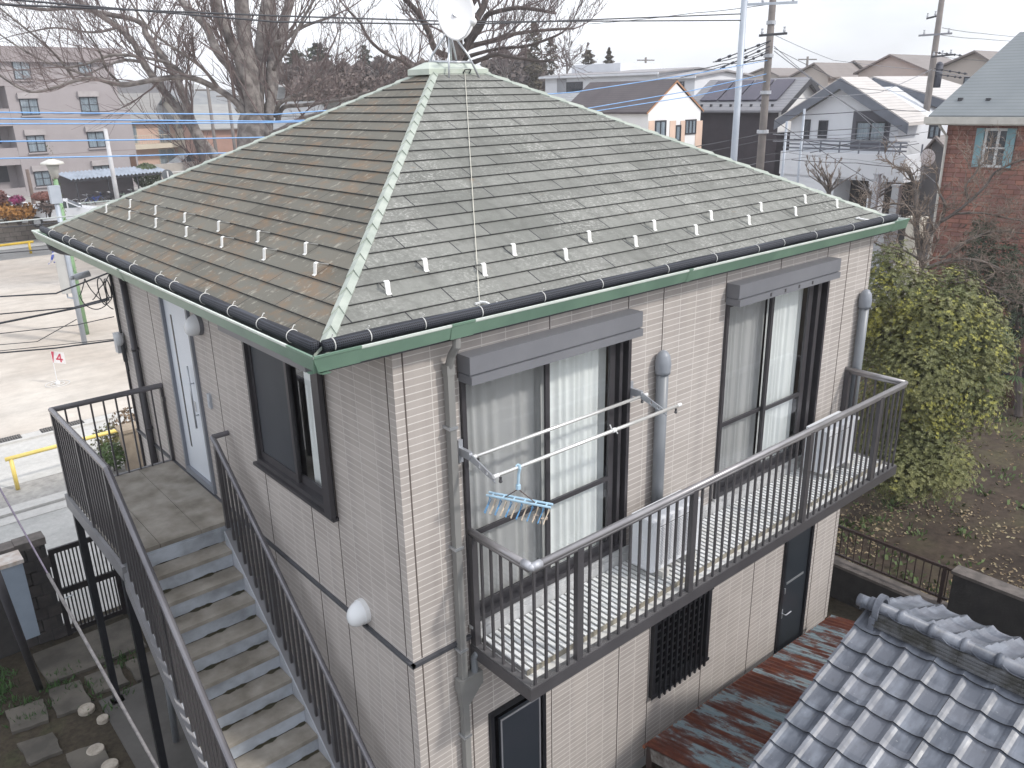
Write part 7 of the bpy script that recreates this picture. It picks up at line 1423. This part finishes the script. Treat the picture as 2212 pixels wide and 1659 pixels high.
# clutter in the gap: white tank, planter, meter
for (x, y, w, h, d, c, lab, nm, ct) in ((1978, 495, .40, .62, 24, (.62, .58, .50), 'cream water butt behind the roof corner', 'water_tank', 'tank'), (1898, 485, .9, .5, 27, (.42, .43, .45), 'pale grey shed roof end behind the roof corner', 'storage_box', 'storage box'), (1935, 430, .25, .9, 29, (.40, .41, .43), 'pale gate pillar in the gap beyond the roof corner', 'gate_pillar', 'pillar'), (1893, 405, .18, .9, 30, (.45, .46, .5), 'slim pale column by the garage opening', 'garage_column', 'column')):
    c0 = Vector(atD(x, y, d)); m = MB(); b_ = (c0.x, c0.y, c0.z-h); m.box(c0.x-w/2, c0.x+w/2, c0.y-w/2, c0.y+w/2, c0.z-h-1.5, c0.z+h*.5); m.box(c0.x-w/2-.03, c0.x+w/2+.03, c0.y-w/2-.03, c0.y+w/2+.03, c0.z+h*.5, c0.z+h*.5+.05); single(nm, m, mat('clutter_%d' % x, c, None, 3, .6), b_, lab, ct)
# planting strip and mailbox pier by the street corner
m = MB(); b_ = (1.35, 13.2, G0); m.box(1.15, 1.50, 13.0, 13.35, G0, G0+.95); m.box(1.10, 1.55, 12.95, 13.40, G0+.95, G0+1.02); single('gate_pier', m, mat('pier_tan', (.34, .28, .21), (.26, .21, .16), 5, .85), b_, 'tan stone pier seen through the landing railing', 'pier')
for i, (x, y, r_) in enumerate(((.95, 13.4, .32), (1.2, 14.3, .42), (1.75, 15.0, .45))):
    c = Vector((x, y, G0+.35)); rt = root('street_shrub', (x, y, G0), ['low green shrub left of the tan pier', 'olive shrub behind the tan pier', 'dry brown shrub farthest behind the tan pier'][i], 'shrub', 'shrubs by the tan pier'); m = MB()
    for k in range(420): v = Vector((Rh.gauss(0, 1), Rh.gauss(0, 1), Rh.gauss(0, 1))).normalized(); p = c+v*r_*Rh.uniform(.6, 1.05); a = Vector((Rh.gauss(0, 1), Rh.gauss(0, 1), Rh.gauss(0, 1))).normalized()*.05; b2_ = a.cross(v).normalized()*.03; m.face([p-a, p+b2_, p+a, p-b2_])
    m.build('crown', leafmat('street_shrub%d' % i, [[(.3, (.03, .06, .02)), (.7, (.09, .14, .04))], [(.3, (.07, .075, .03)), (.7, (.16, .15, .06))], [(.3, (.12, .08, .05)), (.7, (.24, .17, .11))]][i]), rt); m = MB(); m.tube([(x, y, G0-.02), c], .03, 5); m.build('trunk', M_barkd, rt)
# ------------------------------------------------------------------ thin winter haze
m = MB(); m.box(-290, 690, -390, 790, G0-1.2, 40); o = m.build('haze', []); o['kind'] = 'stuff'
hm = bpy.data.materials.new('haze'); hm.use_nodes = True; hn = hm.node_tree; hn.nodes.remove(hn.nodes['Principled BSDF']); pv = hn.nodes.new('ShaderNodeVolumePrincipled'); pv.inputs['Color'].default_value = (.92, .94, 1, 1); pv.inputs['Density'].default_value = .0010; hn.links.new(pv.outputs[0], hn.nodes['Material Output'].inputs['Volume']); o.data.materials.append(hm)
